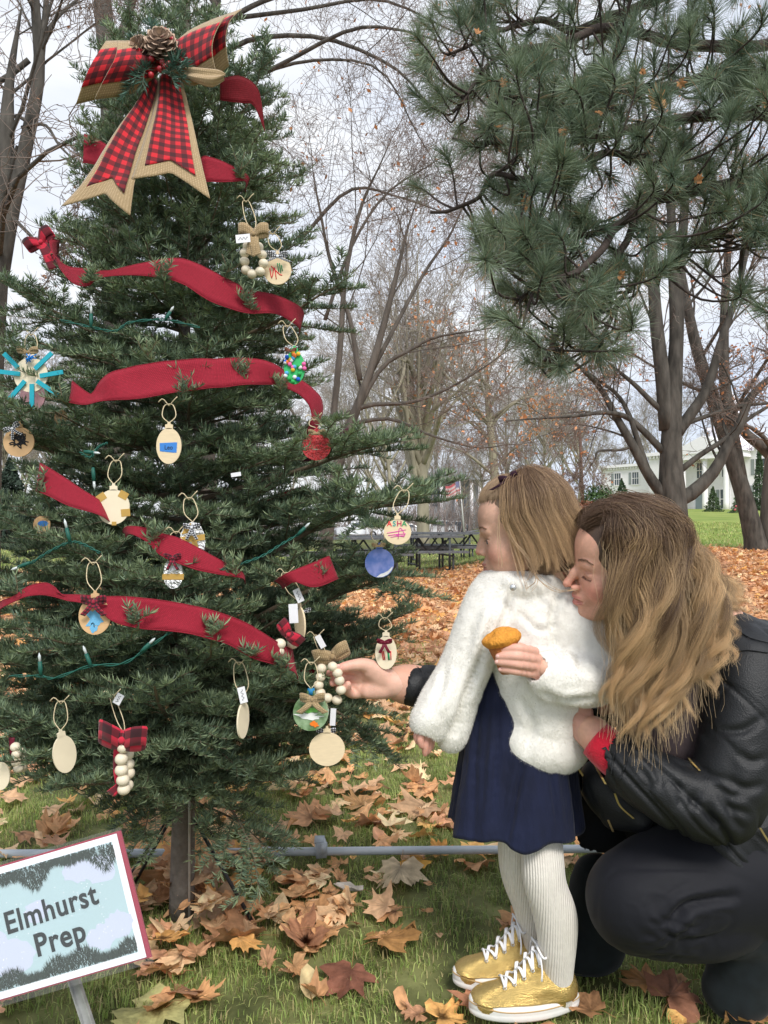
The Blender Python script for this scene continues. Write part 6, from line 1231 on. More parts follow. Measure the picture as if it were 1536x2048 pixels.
# hand round the muffin
F_ = []
for a, b, c, r_ in (((1070, 1303, 1.302), (1040, 1297, 1.282), (1004, 1298, 1.288), .0069), ((1073, 1318, 1.302), (1040, 1313, 1.278), (997, 1313, 1.285), .0071), ((1072, 1333, 1.304), (1040, 1329, 1.279), (995, 1324, 1.286), .0069), ((1066, 1348, 1.308), (1036, 1343, 1.284), (1002, 1339, 1.290), .0061)):
    F_.append((PA([a, b, ((b[0]+c[0])/2, (b[1]+c[1])/2-1, (b[2]+c[2])/2-.002), c]), [r_*1.12, r_*1.02, r_*.95, r_*.78]))
F_.append((PA([(1062, 1310, 1.325), (1040, 1296, 1.340), (1018, 1300, 1.338)]), [.009, .0085, .007]))
v, q = handmesh([(PA([(1064, 1308, 1.312), (1068, 1322, 1.310), (1068, 1338, 1.312), (1074, 1348, 1.316)]), [.0095, .011, .011, .0095]), (PA([(1072, 1325, 1.314), (1090, 1342, 1.318), (1110, 1342, 1.325)]), [.014, .017, .018])], F_, None)
parts.append((v, q, (.72, .40, .31)))
F_ = []
for a, b, c, r_ in (((846, 1462, 1.375), (841, 1478, 1.370), (843, 1492, 1.372), .0062), ((852, 1470, 1.38), (851, 1490, 1.376), (850, 1508, 1.38), .0060), ((857, 1470, 1.388), (858, 1488, 1.386), (856, 1504, 1.389), .0058), ((860, 1468, 1.396), (863, 1484, 1.396), (862, 1497, 1.398), .0054), ((842, 1458, 1.384), (834, 1470, 1.378), (836, 1484, 1.378), .0060)):
    F_.append((PA([a, b, c]), [r_*1.1, r_, r_*.8]))
v, q = handmesh([(PA([(850, 1440, 1.385), (851, 1458, 1.385), (854, 1470, 1.386)]), [.014, .014, .012])], F_, None, k=.003); parts.append((v, q, (.70, .36, .28)))
V_, Q_, C_ = mesh_join(parts); body = obj('body', V_, Q_, M_SKIN, girl, col=C_)
for (x, y, Y) in ((1004, 1298, 1.2835), (996, 1313, 1.2805), (994, 1324, 1.2815), (1001, 1339, 1.2855)): MB().ball(P(x, y, Y), (.0042, .0022, .0036), 10, 7).build('nail', M_NAIL, girl)
# eyes, brows, lashes
for y in (-1, 1):
    MB().ball(place(np.array([[.0665, y*.031, -.0105]]), HM, HO, HS)[0], .0118*HS, 16, 12).build('eye', M_SCLERA, girl); c = np.array([.0665, y*.031, -.0105])+np.array([.93, y*.02+.12, -.25])*.0076; MB().ball(place(c[None], HM, HO, HS)[0], .0062*HS, 14, 10).build('iris', M_IRIS, girl)
bv, bf = brow_hairs(V, N, rg, 90, .00035); obj('eyebrow', place(bv, HM, HO, HS), bf, mat('brow_hair', (.25, .15, .09), .7), girl)
ls = []
for y in (-1, 1):
    for t in np.linspace(0, 1, 26): p = np.array([.0800-.006*t, y*(.0195+.025*t), -.0078-.002*abs(t-.5)]); ls.append([p, p+[.002, y*.001*t, -.001], p+[.0038, y*.002*t, .0002]])
lv, lf = tubes(np.array(ls), np.full((len(ls), 3), .00018), 3); obj('eyelashes', place(lv, HM, HO, HS), lf, mat('lash', (.10, .06, .04), .7), girl)
# hair: cap under the strands, then strands
s = Sculpt((-.15, -.12, -.16), (.12, .12, .15), .003); s.ell((-.014, 0, .034), (.101, .082, .090), .01); s.ell((-.050, 0, -.03), (.062, .070, .085), .03); s.ell((-.03, .052, -.035), (.040, .024, .065), .02); s.ell((-.03, -.052, -.035), (.040, .024, .065), .02)
s.ell((.108, 0, -.022), (.088, .12, .100), .01, sub=True)
cv, cq = s.mesh(); cv = cv+vnormals(cv, cq)*(.0015*vnoise(cv*[1, 1, .25], 260, 2)[:, None]); cc = np.array([.20, .13, .085])*(1+.35*vnoise(cv*[1, 1, .2], 300, 7))[:, None]
hair = obj('hair', place(cv, HM, HO, HS), cq, M_HAIR, girl, col=cc)
def scalp(phi, th, r=1.03): return np.array([-.014+.100*r*math.sin(th)*math.cos(phi), .081*r*math.sin(th)*math.sin(phi), .034+.089*r*math.cos(th)])
gd = []
for k in range(34):       # side and back hair falling from the crown; phi 62 deg (temple, near side) .. 298 deg
    ph = R(63+234*k/33); p0 = scalp(ph*.7+PI*.3, .25, 1.02); pts = [p0]
    for th in (.7, 1.15, 1.55): pts.append(scalp(ph, th, 1.05))
    b = pts[-1].copy(); back = np.array([-.30, 0, 0])*(.09*max(0, math.cos(ph-PI)+.2)); dn = .094+.014*math.sin(k*1.7); out = np.array([math.cos(ph), math.sin(ph), 0])
    pts.append(b+np.array([-.012, 0, -.038])+out*.004); pts.append(b+np.array([-.022, 0, -dn])+out*.012); pts.append(b+np.array([-.020, 0, -dn-.034])+out*.024); gd.append([place(np.array([q_]), HM, HO, HS)[0] for q_ in pts])
gd = np.array(gd)
S, ci = wave_strands(gd, 8500, 20, rg, 260, .0035, .0030, 1.0, jitter=.0012, thick=.0055); t = np.linspace(0, 1, 20)
tone = rg.random(260)[ci][:, None]; mx_ = np.clip(t[None]*1.0-.15+.85*(tone-.5)+.12*rg.standard_normal((len(S), 1)), 0, 1)[..., None]; C = np.array([.180, .108, .066])*(1-mx_)+np.array([.70, .47, .26])*mx_
hairmesh('hair_strands', S, np.linspace(1, .2, 20)[None]*rg.uniform(.00024, .0004, (len(S), 1)), C, hair)
gb = []                    # front hair combed back to the clip
clip = np.array([.012, .012, .126])
for k in range(15):
    ph = R(-72+150*k/14); th = 1.09+.05*math.cos(ph*2); a = scalp(ph, th, 1.0); gb.append([place(np.array([q_]), HM, HO, HS)[0] for q_ in (a, scalp(ph*.95, th*.86, 1.045), scalp(ph*.8, th*.60, 1.06), scalp(ph*.6, th*.33, 1.06), clip+rg.normal(0, .002, 3))])
S, ci = wave_strands(np.array(gb), 5200, 14, rg, 190, .0010, .0008, .6, thick=.0030); u0 = rg.uniform(0, .20, (len(S), 1)); tq = (u0+(1-u0)*t[None, :14]/t[13])*12.999; iq = np.minimum(tq.astype(int), 12); aq = np.arange(len(S))[:, None]; S = S[aq, iq]*(1-(tq-iq))[..., None]+S[aq, iq+1]*(tq-iq)[..., None]; tone = rg.random(190)[ci][:, None]; mx_ = np.clip(.62-t[:14][None]*.5+.5*(tone-.5), 0, 1)[..., None]; C = np.array([.23, .142, .085])*(1-mx_)+np.array([.64, .45, .28])*mx_
hairmesh('hair_strands', S, np.linspace(.35, 1, 14)[None]*np.full((len(S), 1), .0003), C, hair)
sw = []                    # loose strands over the cheek and neck
for a in ([(1010, 1000), (1020, 1070), (1060, 1120), (1075, 1160), (1060, 1178)], [(1040, 1000), (1075, 1060), (1078, 1110), (1055, 1160)], [(1050, 990), (1085, 1060), (1120, 1120), (1150, 1155)], [(1060, 1010), (1100, 1100), (1130, 1160), (1160, 1178)], [(1030, 1010), (1040, 1090), (1070, 1150), (1110, 1180), (1150, 1178)], [(1080, 1000), (1125, 1080), (1150, 1150), (1165, 1185)], [(995, 1030), (998, 1080), (1000, 1130)], [(1010, 1030), (1030, 1110), (1050, 1180)]):
    base = PA([(x, y, 1.352-.008*i) for i, (x, y) in enumerate(a)])
    for j in range(5): sw.append(spline(base+np.cumsum(rg.normal(0, .0022, base.shape), 0)*[1, .5, .6], 16))
C = np.repeat((np.array([[.60, .42, .26]])*rg.uniform(.65, 1.2, (len(sw), 1)))[:, None], 16, 1); hairmesh('loose_strands', np.array(sw), np.full((len(sw), 16), .00040), C, hair)
# bow clip
bc = MB(); o_ = place(clip[None]+[0, .005, .004], HM, HO, HS)[0]; small_bow(girl, frame_at(1016, 958, 1.38, 0, .35), .017, mat('dark_plaid_clip', (.03, .008, .02), .7), 'hair_bow', tails=True, tail=.5, ang=1.5, w=.5)
# tights
M_TIGHT = mat('cream_knit', (.74, .70, .63), .9, .05, 120, sheen=.4); t_ = M_TIGHT.node_tree; w_ = t_.nodes.new('ShaderNodeTexWave'); w_.bands_direction = 'X'; w_.inputs['Scale'].default_value = 72; w_.inputs['Distortion'].default_value = .8; w_.inputs['Detail Scale'].default_value = 3
tcn_ = t_.nodes.new('ShaderNodeTexCoord'); t_.links.new(tcn_.outputs['Object'], w_.inputs[0]); bn_ = t_.nodes.new('ShaderNodeBump'); bn_.inputs['Strength'].default_value = .55; bn_.inputs['Distance'].default_value = .0025; t_.links.new(w_.outputs['Fac'], bn_.inputs['Height']); t_.links.new(bn_.outputs[0], t_.nodes['Principled BSDF'].inputs['Normal'])
s = Sculpt((P(960, 0, 1.4)[0], 1.32, .02), (P(1190, 0, 1.4)[0], 1.53, P(0, 1600, 1.42)[2]), .003)
s.chain(PA([(1082, 1625, 1.425), (1084, 1720, 1.392), (1090, 1770, 1.385), (1110, 1830, 1.388), (1114, 1890, 1.390), (1116, 1960, 1.396), (1118, 1992, 1.400)]), [.034, .036, .034, .0365, .031, .0225, .024], .012, 22)
s.chain(PA([(1030, 1615, 1.45), (1032, 1710, 1.455), (1040, 1760, 1.462), (1058, 1805, 1.47), (1066, 1850, 1.475), (1072, 1900, 1.475), (1078, 1930, 1.475)]), [.034, .033, .031, .032, .027, .020, .022], .006, 22)
v, q = s.mesh(); n = vnormals(v, q); v = v+n*(.0010*vnoise(v*[1, 1, .35], 38, 4)[:, None]); obj('tights', v, q, M_TIGHT, girl)
# dress
M_NAVY = mat('navy_cotton', (.0065, .010, .034), .82, .22, 35, bump=.35, bscale=90, sheen=.08, stretch=(1, 1, .3))
nr, na = 60, 240; tt = np.linspace(0, 1, nr)[:, None]; th = np.linspace(0, 2*PI, na, endpoint=False)[None]
cen0, cen1 = P(1035, 1240, 1.445), P(1030, 1655, 1.43); cen = cen0+(cen1-cen0)*tt; rx = np.interp(tt, [0, .12, .16, .5, 1], [.062, .063, .064, .098, .123]); ry_ = np.interp(tt, [0, .14, .5, 1], [.052, .054, .078, .092])
fold = np.sin(5*th+1.2+.9*np.sin(2*th))*.6+.30*np.sin(9*th+2.+.7*np.sin(3*th))+.10*np.sin(17*th); amp = .0015+.0125*np.clip((tt-.14)/.86, 0, 1)**1.1; rad = amp*fold
skw = -.018*tt**2*np.cos(th)
X = cen[:, 0:1]+(rx+rad)*np.cos(th)+.0*skw; Yv = cen[:, 1:2]+(ry_+rad)*np.sin(th); Z = cen[:, 2:3]+tt*(.006*np.sin(5*th)+.004*np.sin(9*th)); V = np.stack([X, Yv, np.broadcast_to(Z, X.shape)], -1).reshape(-1, 3); V += .0015*vnoise(V, 35, 4, 2)[:, None]
nd = vnormals(V, grid_faces(nr, na, True)); nd = nd*(-1 if (nd[:, 1]*(V[:, 1]-1.43)).sum() < 0 else 1); V = groove(V, nd, [(.010, .006, [(1045, 1535), (1030, 1600), (1012, 1686)]), (.006, .006, [(960, 1400), (950, 1520), (945, 1670)]), (.006, .006, [(1000, 1360), (995, 1500), (985, 1650)]), (.005, .005, [(1100, 1540), (1110, 1600), (1118, 1680)])], .006, .006); solid(obj('dress', V, grid_faces(nr, na, True), M_NAVY, girl), .0015)
b = MB(); k_ = int(nr*.14); b.tube(np.concatenate([V[k_*na:(k_+1)*na], V[k_*na:k_*na+1]])[::6], .0035, 6); b.build('waist_seam', M_NAVY, girl)
# coat
M_FUR = mat('white_fur', (.86, .84, .79), .95, .05, 70, sheen=.6, bump=.15, bscale=190)
s = Sculpt((P(795, 0, 1.4)[0], 1.235, P(0, 1570, 1.42)[2]), (P(1265, 0, 1.4)[0], 1.56, P(0, 1110, 1.42)[2]), .0035)
K = .018
s.chain(PA([(1035, 1180, 1.435), (1052, 1210, 1.435), (1068, 1290, 1.43), (1082, 1380, 1.425), (1090, 1480, 1.425)]), [.066, .080, .086, .082, .068], .02, 12)
s.ell(P(1000, 1205, 1.415), (.050, .050, .050), .03); s.ell(P(1110, 1205, 1.42), (.055, .055, .048), .03)
s.chain(PA([(1025, 1455, 1.40), (1060, 1492, 1.385), (1110, 1498, 1.39), (1140, 1488, 1.42)]), [.018, .032, .034, .030], .02, 10)         # hem roll
s.chain(PA([(985, 1200, 1.42), (955, 1270, 1.412), (918, 1350, 1.40), (866, 1432, 1.385)]), [.044, .042, .038, .036], K, 12)              # sleeve, hanging arm
s.chain(PA([(852, 1444, 1.383), (870, 1456, 1.385)]), [.028, .026], .012)
s.chain(PA([(990, 1240, 1.375), (962, 1300, 1.378), (935, 1370, 1.392), (912, 1450, 1.40), (902, 1478, 1.405)]), [.032, .024, .026, .028, .026], .010, 12)   # open front panel
s.chain(PA([(1140, 1222, 1.395), (1175, 1280, 1.375), (1196, 1345, 1.36)]), [.050, .046, .047], K, 8); s.chain(PA([(1196, 1350, 1.36), (1150, 1358, 1.335), (1098, 1350, 1.322)]), [.047, .043, .038], .012, 8)
s.chain(PA([(1090, 1325, 1.318), (1088, 1350, 1.314), (1095, 1378, 1.316)]), [.020, .022, .018], .010)
s.cone(P(1100, 1342, 1.322), P(1040, 1330, 1.30), .023, .022, .004, sub=True); s.cone(P(852, 1450, 1.386), P(846, 1500, 1.38), .020, .022, .004, sub=True)
s.chain(PA([(1010, 1160, 1.385), (1040, 1172, 1.365), (1085, 1170, 1.37), (1115, 1158, 1.41)]), [.012, .014, .014, .013], .014, 10)     # collar
s.cone(P(1050, 1110, 1.42), P(1050, 1168, 1.42), .040, .042, .008, sub=True)
for a, b_ in (((1022, 1180, 1.345), (985, 1290, 1.345)), ((985, 1290, 1.345), (978, 1340, 1.35))): s.cone(P(*a), P(*b_), .0075, .0075, .012, sub=True)   # front edge
v, q = s.mesh(); n = vnormals(v, q); v = v+n*(.0045*vnoise(v*[1, 1, .5], 16, 4)+.0007*vnoise(v, 75, 6, 2))[:, None]; v = groove(v, n, [(.010, .008, [(988, 1225), (968, 1300), (935, 1385), (908, 1465)]), (.008, .007, [(1120, 1175), (1105, 1240), (1118, 1300), (1130, 1315)]), (.010, .008, [(1085, 1388), (1130, 1403), (1195, 1398)]), (.006, .006, [(1026, 1180), (1012, 1230), (986, 1290)]), (.006, .008, [(1150, 1290), (1165, 1330), (1190, 1350)]), (.007, .009, [(1050, 1400), (1065, 1450), (1050, 1500)]), (.006, .008, [(890, 1330), (880, 1380), (862, 1420)]), (.004, .006, [(1040, 1230), (1080, 1260), (1110, 1250)])], .006, .008); coat = obj('coat', v, q, M_FUR, girl)
cn = 210000; p, nn, _ = sample_surface(v, q, cn, rg); fl = np.array([-.05, 0, -.55])+.55*np.stack([vnoise(p, 24, 11), vnoise(p, 24, 12), vnoise(p, 24, 13)], -1); d = nn*.75+fl*.75+rg.standard_normal((cn, 3))*.28; d /= np.linalg.norm(d, axis=1)[:, None]; L_ = rg.uniform(.0018, .0042, (cn, 1)); sd_ = np.cross(d, rg.standard_normal((cn, 3))); sd_ /= np.linalg.norm(sd_, axis=1)[:, None]; sd_ *= .00036
V = np.stack([p-sd_-nn*.001, p+sd_-nn*.001, p+d*L_], 1).reshape(-1, 3); obj('fur', V, np.arange(3*cn).reshape(-1, 3), mat('fur_fibre', (.88, .86, .81), .9, sheen=.3, trans=.25), coat, False)
MB().tube([P(1026, 1175, 1.336), P(1026, 1175, 1.330)], [.0062, .0055], 16).ball(P(1026, 1175, 1.329), (.0025, .002, .0025)).build('button', mat('pearl_button', (.6, .62, .64), .2, metal=.5), coat)
# shoes
M_GOLD = mat('gold_glitter', (.70, .50, .18), .27, .22, 420, metal=.8, bump=.4, bscale=520, spec=.6); M_RUB = mat('white_rubber', (.78, .77, .74), .55, .05, 50); M_LACE = mat('white_lace', (.84, .84, .86), .8); M_EYEL = mat('steel_eyelet', (.6, .6, .6), .3, metal=.8); M_LINING = mat('pink_lining', (.66, .40, .30), .8)
def shoe(heel_px, Yh, dirv, lab, parent, side):
    """low canvas trainer; local x toe, y left, z up"""
    h = P(heel_px, 0, Yh); d = np.array([dirv[0], dirv[1], 0.]); d /= np.linalg.norm(d); l = np.array([-d[1], d[0], 0]); o = np.array([h[0], h[1], float(gz(h[0], h[1]))+.024]); W_ = lambda q: o+np.asarray(q, float)[..., 0:1]*d+np.asarray(q, float)[..., 1:2]*l+np.asarray(q, float)[..., 2:3]*np.array([0, 0, 1.])
    s = Sculpt((-.01, -.05, .0), (.215, .05, .115), .002)
    s.ell((.164, 0, .020), (.040, .036, .025), .010); s.chain([(.150, 0, .022), (.115, 0, .030), (.085, 0, .040), (.064, 0, .048)], [.026, .027, .028, .026], .012, 8); s.ell((.036, 0, .036), (.036, .033, .044), .012); s.ell((.10, 0, .020), (.09, .035, .020), .012)
    s.chain([(.100, 0, .060), (.080, 0, .080), (.068, 0, .100)], [.016, .015, .010], .008); s.ell((.034, 0, .090), (.033, .026, .030), .004, sub=True); s.ell((.052, 0, .105), (.020, .022, .020), .004, sub=True)
    v, q = s.mesh(); lo_ = v[:, 2] < .026; v[lo_, 1] *= .90; v[lo_, 0] = .1+(v[lo_, 0]-.1)*.965; up = obj('shoe', W_(v), q, M_GOLD, parent); up['label'] = lab
    n = 44; t = np.linspace(0, 2*PI, n, endpoint=False); oc = np.stack([.1005+.103*np.cos(t), np.sin(t)*(.0345+.006*np.cos(t)-.002*np.cos(2*t)-.003*np.sin(t)*side)], 1); V = []; 
    prof = [(0, .98), (.003, 1.01), (.010, 1.02), (.012, 1.005), (.014, 1.02), (.022, 1.01), (.0245, .97)]
    for z, k in prof: V.append(np.c_[(oc-[.1, 0])*k+[.1, 0], np.full(n, z)+.006*np.clip((oc[:, 0]-.15)/.05, 0, 1)*(z > .015)])
    V = np.concatenate(V+[np.array([[.1, 0, 0], [.1, 0, .024]])]); m = len(prof); j = np.arange(n); T = np.concatenate([np.stack([np.full(n, m*n), (j+1) % n, j], 1), np.stack([np.full(n, m*n+1), (m-1)*n+j, (m-1)*n+(j+1) % n], 1)]); obj('sole', W_(V), [grid_faces(m, n, True), T], M_RUB, up)
    b = MB(); b.tube(W_(np.c_[(oc-[.1, 0])*1.024+[.1, 0], np.full(n, .019)+.005*np.clip((oc[:, 0]-.15)/.05, 0, 1)]), .0011, 5); b.build('stripe', mat('tan_stripe', (.50, .33, .15), .6), up)
    MB().tube(W_([(.012, 0, .078), (.006, 0, .05), (.002, 0, .026)]), [.002, .003, .002], 6).build('heel_strip', M_LINING, up)
    rowx = [.142, .124, .106, .090, .076]; el = MB(); lc = MB()
    def surf(x, y): m_ = ((v[:, 0]-x)**2+(np.abs(v[:, 1])-y)**2) < .0035**2; return float(v[m_, 2].max())+.0005
    for x in rowx:
        for y in (-1, 1): c = np.array([x, y*.0185, surf(x, .0185)]); a_ = np.linspace(0, 2*PI, 13); nrm = np.array([.35, y*.75, .8]); nrm /= np.linalg.norm(nrm); e1 = np.cross(nrm, [0, 1., 0]); e1 /= np.linalg.norm(e1); e2 = np.cross(nrm, e1); MB().tube(W_(c+nrm*.001+.0031*(np.cos(a_)[:, None]*e1+np.sin(a_)[:, None]*e2)), .0009, 5).build('eyelet', M_EYEL, up)
    for i, x in enumerate(rowx):
        if i+1 < len(rowx):
            for y in (-1, 1):
                x2 = rowx[i+1]; p = np.array([[x, y*.0185, surf(x, .0185)+.001], [(x+x2)/2+.004, y*.006, surf(x, 0)+.0015], [(x+x2)/2-.002, -y*.008, surf(x2, 0)+.0015], [x2, -y*.0185, surf(x2, .0185)+.001]]); q_ = spline(p, 9); 
                for o2 in (-.0016, 0, .0016): lc.tube(W_(q_+[o2, 0, 0]), .0016, 5)
    p = np.array([[rowx[0], -.0185, surf(rowx[0], .0185)+.001], [rowx[0]+.002, 0, surf(rowx[0], 0)+.005], [rowx[0], .0185, surf(rowx[0], .0185)+.001]]); lc.tube(W_(spline(p, 8)), .0024, 5)
    k0 = np.array([.074, 0, surf(.076, 0)+.005])
    for y in (-1, 1): lc.tube(W_(spline([k0, k0+[.006, y*.018, .006], k0+[.0, y*.032, -.004], k0+[-.008, y*.022, -.006], k0], 16)), .0022, 5); lc.tube(W_(spline([k0, k0+[.004, y*.022, .002], k0+[.004, y*.036, -.022], k0+[.006, y*.040, -.055 if y == side else -.04]], 12)), .0017, 5)
    lc.ball(W_(k0[None])[0], .005, 8, 6); lc.build('laces', M_LACE, up)
shoe(1142, 1.402, (-1, -.10), 'nearer gold glitter shoe with white sole and laces', girl, -1); shoe(1100, 1.487, (-1, -.08), 'farther gold glitter shoe with white sole and laces', girl, -1)
# muffin
s = Sculpt((-.05, -.05, -.05), (.05, .05, .05), .0014); s.cone((0, 0, -.036), (0, 0, .004), .019, .027, .002); s.ell((0, 0, .011), (.035, .035, .0155), .004); s.ell((.012, -.006, .018), (.018, .020, .010), .006)
for c, r_ in (((-.022, -.012, .032), .014), ((-.010, -.020, .036), .012), ((-.030, -.004, .028), .011)): s.ell(c, r_, .002, sub=True)
v, q = s.mesh(); v = v+vnormals(v, q)*(.0009*vnoise(v, 140, 3, 2)[:, None]); top = v[:, 2] > .001; cc = np.where(top[:, None], [.70, .30, .045], [.42, .15, .045])*(1+.15*vnoise(v, 200, 5, 2))[:, None]
MO = P(1006, 1290, 1.306); mu = obj('muffin', v @ (roty(-.24) @ rotx(-.02)).T+MO, q, mat('baked_crumb', (1, 1, 1), .85, col=True, bump=.5, bscale=260), None, col=np.clip(cc, 0, 1)); tag(mu, 'small orange-brown muffin with a bite taken out, held by the child', 'muffin')
# ---------------------------------------------------------------- the woman
rw = np.random.default_rng(91)
wom = thing('person', 'crouching woman in black leather jacket with long wavy hair, reaching for the beads', 'woman', loc=(P(1430, 0, 1.42)[0], 1.42, 0))
WM = rotz(PI+.06) @ roty(.06) @ rotx(-.24); WO = P(1240, 1127, 1.335); WS = .90
V, Q = head_sculpt(False, 1, True); N = vnormals(V, Q); SKW = (.66, .36, .26); C = skin_cols(V, SKW, False); parts = [(place(V, WM, WO, WS), Q, C)]
# arms of the body (under the jacket) and the two hands
s = Sculpt((P(780, 0, 1.6)[0], 1.20, P(0, 1640, 1.4)[2]), (P(1560, 0, 1.45)[0], 1.70, P(0, 1180, 1.4)[2]), .005)
s.chain(PA([(1300, 1210, 1.40), (1400, 1290, 1.43), (1470, 1450, 1.43)]), [.055, .09, .11], .04); s.chain(PA([(1400, 1320, 1.52), (1180, 1420, 1.62), (1000, 1400, 1.60), (860, 1375, 1.49), (790, 1366, 1.455)]), [.05, .042, .036, .030, .0265], .03, 14)
s.chain(PA([(1480, 1330, 1.33), (1455, 1585, 1.275), (1310, 1550, 1.29), (1215, 1494, 1.325), (1180, 1458, 1.345)]), [.04, .034, .026, .020, .020], .03, 12); v, q = s.mesh(); parts.append((v, q, SKW))
HC = (.72, .43, .33)
# hand under the beads: palm turned to the viewer
F_ = [(PA([(722, 1345, 1.440), (700, 1338, 1.445), (676, 1340, 1.440), (658, 1347, 1.425)]), [.0100, .0090, .0080, .0068]), (PA([(718, 1358, 1.444), (694, 1355, 1.450), (672, 1358, 1.440), (666, 1366, 1.418)]), [.0100, .0090, .0082, .0070]),
      (PA([(718, 1372, 1.446), (696, 1372, 1.448), (680, 1378, 1.432), (687, 1376, 1.412)]), [.0098, .0088, .0080, .0068]), (PA([(722, 1386, 1.444), (704, 1387, 1.440), (694, 1380, 1.424), (696, 1368, 1.411)]), [.0090, .0078, .0070, .0060]),
      (PA([(762, 1345, 1.434), (733, 1331, 1.425), (708, 1330, 1.414), (679, 1336, 1.405)]), [.0150, .0125, .0095, .0074])]
v, q = handmesh([(PA([(815, 1372, 1.452), (785, 1366, 1.448), (755, 1356, 1.442), (724, 1350, 1.442)]), [.0265, .0235, .0165, .0120]), (PA([(780, 1372, 1.450), (750, 1374, 1.445), (722, 1378, 1.446)]), [.022, .0180, .0130]), (PA([(765, 1352, 1.436), (740, 1342, 1.430)]), [.0165, .0150]), (PA([(765, 1383, 1.440), (735, 1384, 1.438)]), [.0130, .0125])], F_, None, k=.0045)
cc = np.repeat(np.array(HC)[None], len(v), 0); fx = np.clip((P(715, 0, 1.43)[0]-v[:, 0])/.04, 0, 1)[:, None]; cc = cc*(1-fx*.6)+np.array([.74, .32, .27])*fx*.6; parts.append((v, q, cc))
# hand round the back of the child
F_ = []
for i, (a, b) in enumerate((((1128, 1405), (1085, 1395)), ((1124, 1422), (1076, 1418)), ((1126, 1440), (1078, 1440)), ((1132, 1456), (1092, 1462)))): F_.append((PA([(1150, a[1]+8, 1.40), (*a, 1.440), (*b, 1.505)]), [.0105, .0095, .0078]))
F_.append((PA([(1172, 1425, 1.36), (1150, 1402, 1.372), (1130, 1396, 1.385)]), [.013, .0105, .008]))
v, q = handmesh([(PA([(1210, 1492, 1.325), (1185, 1465, 1.338), (1160, 1440, 1.365), (1142, 1428, 1.395)]), [.0200, .0230, .0205, .015]), (PA([(1175, 1475, 1.345), (1150, 1455, 1.375), (1138, 1448, 1.40)]), [.019, .016, .012])], F_, None, k=.0045); parts.append((v, q, (.60, .32, .25)))
V_, Q_, C_ = mesh_join(parts); obj('body', V_, Q_, M_SKIN, wom, col=C_)
MB().ball(P(676, 1333, 1.399), (.0052, .0022, .0046), 10, 7).build('nail', M_NAIL, wom)
bv, bf = brow_hairs(V, N, rw, 120, .00035, .0165); obj('eyebrow', place(bv, WM, WO, WS), bf, mat('brow_brown', (.20, .12, .075), .7), wom)
ls = []
for y in (-1, 1):
    for t in np.linspace(0, 1, 34): p = np.array([.0815-.007*t-.002*abs(t-.5), y*(.0175+.029*t), -.0150+.001*abs(t-.5)]); ls.append([p, p+[.0020, y*.001*t, -.0022], p+[.0042, y*.002*t, -.0036]])
lv, lf = tubes(np.array(ls), np.full((len(ls), 3), .0002), 3); obj('eyelashes', place(lv, WM, WO, WS), lf, mat('lash_dark', (.07, .04, .03), .7), wom)
# ---- hair
s = Sculpt((-.15, -.12, -.16), (.12, .12, .15), .003); s.ell((-.014, 0, .034), (.103, .084, .091), .01); s.ell((-.055, 0, -.03), (.060, .072, .085), .03); s.ell((-.02, .060, -.030), (.048, .024, .065), .02); s.ell((-.02, -.060, -.030), (.048, .024, .065), .02); s.ell((.108, 0, -.034), (.062, .10, .092), .01, sub=True)
cv, cq = s.mesh(); whair = obj('hair', place(cv, WM, WO, WS), cq, M_HAIR, wom, col=np.array([.085, .052, .034])*(1+.3*vnoise(cv*[1, 1, .2], 300, 7))[:, None])
def sc_(phi, th, r=1.03): return place(np.array([[-.014+.101*r*math.sin(th)*math.cos(phi), .083*r*math.sin(th)*math.sin(phi), .034+.090*r*math.cos(th)]]), WM, WO, WS)[0]
def partp(t):   # the parting runs from the hairline back over the crown
    ph, th = R(8), 1.02-1.25*t
    return sc_(ph if th > 0 else ph+PI, abs(th), 1.035)
near = []       # near side: parting -> temple -> shoulder -> chest
ends = [(1262, 1410, 1.24), (1232, 1470, 1.235), (1225, 1440, 1.25), (1240, 1490, 1.24), (1270, 1480, 1.235), (1290, 1520, 1.235), (1320, 1500, 1.225), (1345, 1470, 1.225), (1370, 1460, 1.22), (1400, 1430, 1.22), (1425, 1390, 1.22), (1440, 1340, 1.235), (1445, 1300, 1.25), (1440, 1260, 1.27), (1490, 1240, 1.34), (1500, 1225, 1.40)]
mids = [(1232, 1290), (1238, 1310), (1248, 1320), (1262, 1330), (1280, 1340), (1300, 1340), (1320, 1340), (1340, 1330), (1362, 1325), (1385, 1310), (1405, 1290), (1425, 1260), (1432, 1220), (1425, 1190), (1440, 1190), (1450, 1180)]
for k in range(16):
    u = k/15; ph = R(54+129*u); p0 = partp(.04+.80*u); a = sc_(ph*.75, .62, 1.075); b = sc_(ph, 1.12, 1.09); c = sc_(ph, 1.62, 1.10); m = P(*mids[k], ends[k][2]+.012); m2 = (c+m)/2+[0, -.010, 0]; near.append([p0, a, b, c, m2, m, (m+P(*ends[k]))/2, P(*ends[k])])
near = np.array(near); ncl = 130
S, ci = wave_strands(near, 14000, 32, rw, ncl, .0085, .0200, 2.9, jitter=.0014, thick=.0066); t = np.linspace(0, 1, 32)
tone = rw.random(ncl)[ci][:, None]; mx_ = np.clip((t[None]-.36)*1.5+1.0*(tone-.5)+.10*rw.standard_normal((len(S), 1)), 0, 1)[..., None]; C = np.array([.115, .066, .040])*(1-mx_)+np.array([.82, .56, .30])*mx_
rad = np.linspace(1, .12, 32)[None]*rw.uniform(.00026, .00046, (len(S), 1)); hairmesh('long_wavy_hair', S, rad, C, whair)
far = []        # far side: parting -> over the far temple, framing the forehead
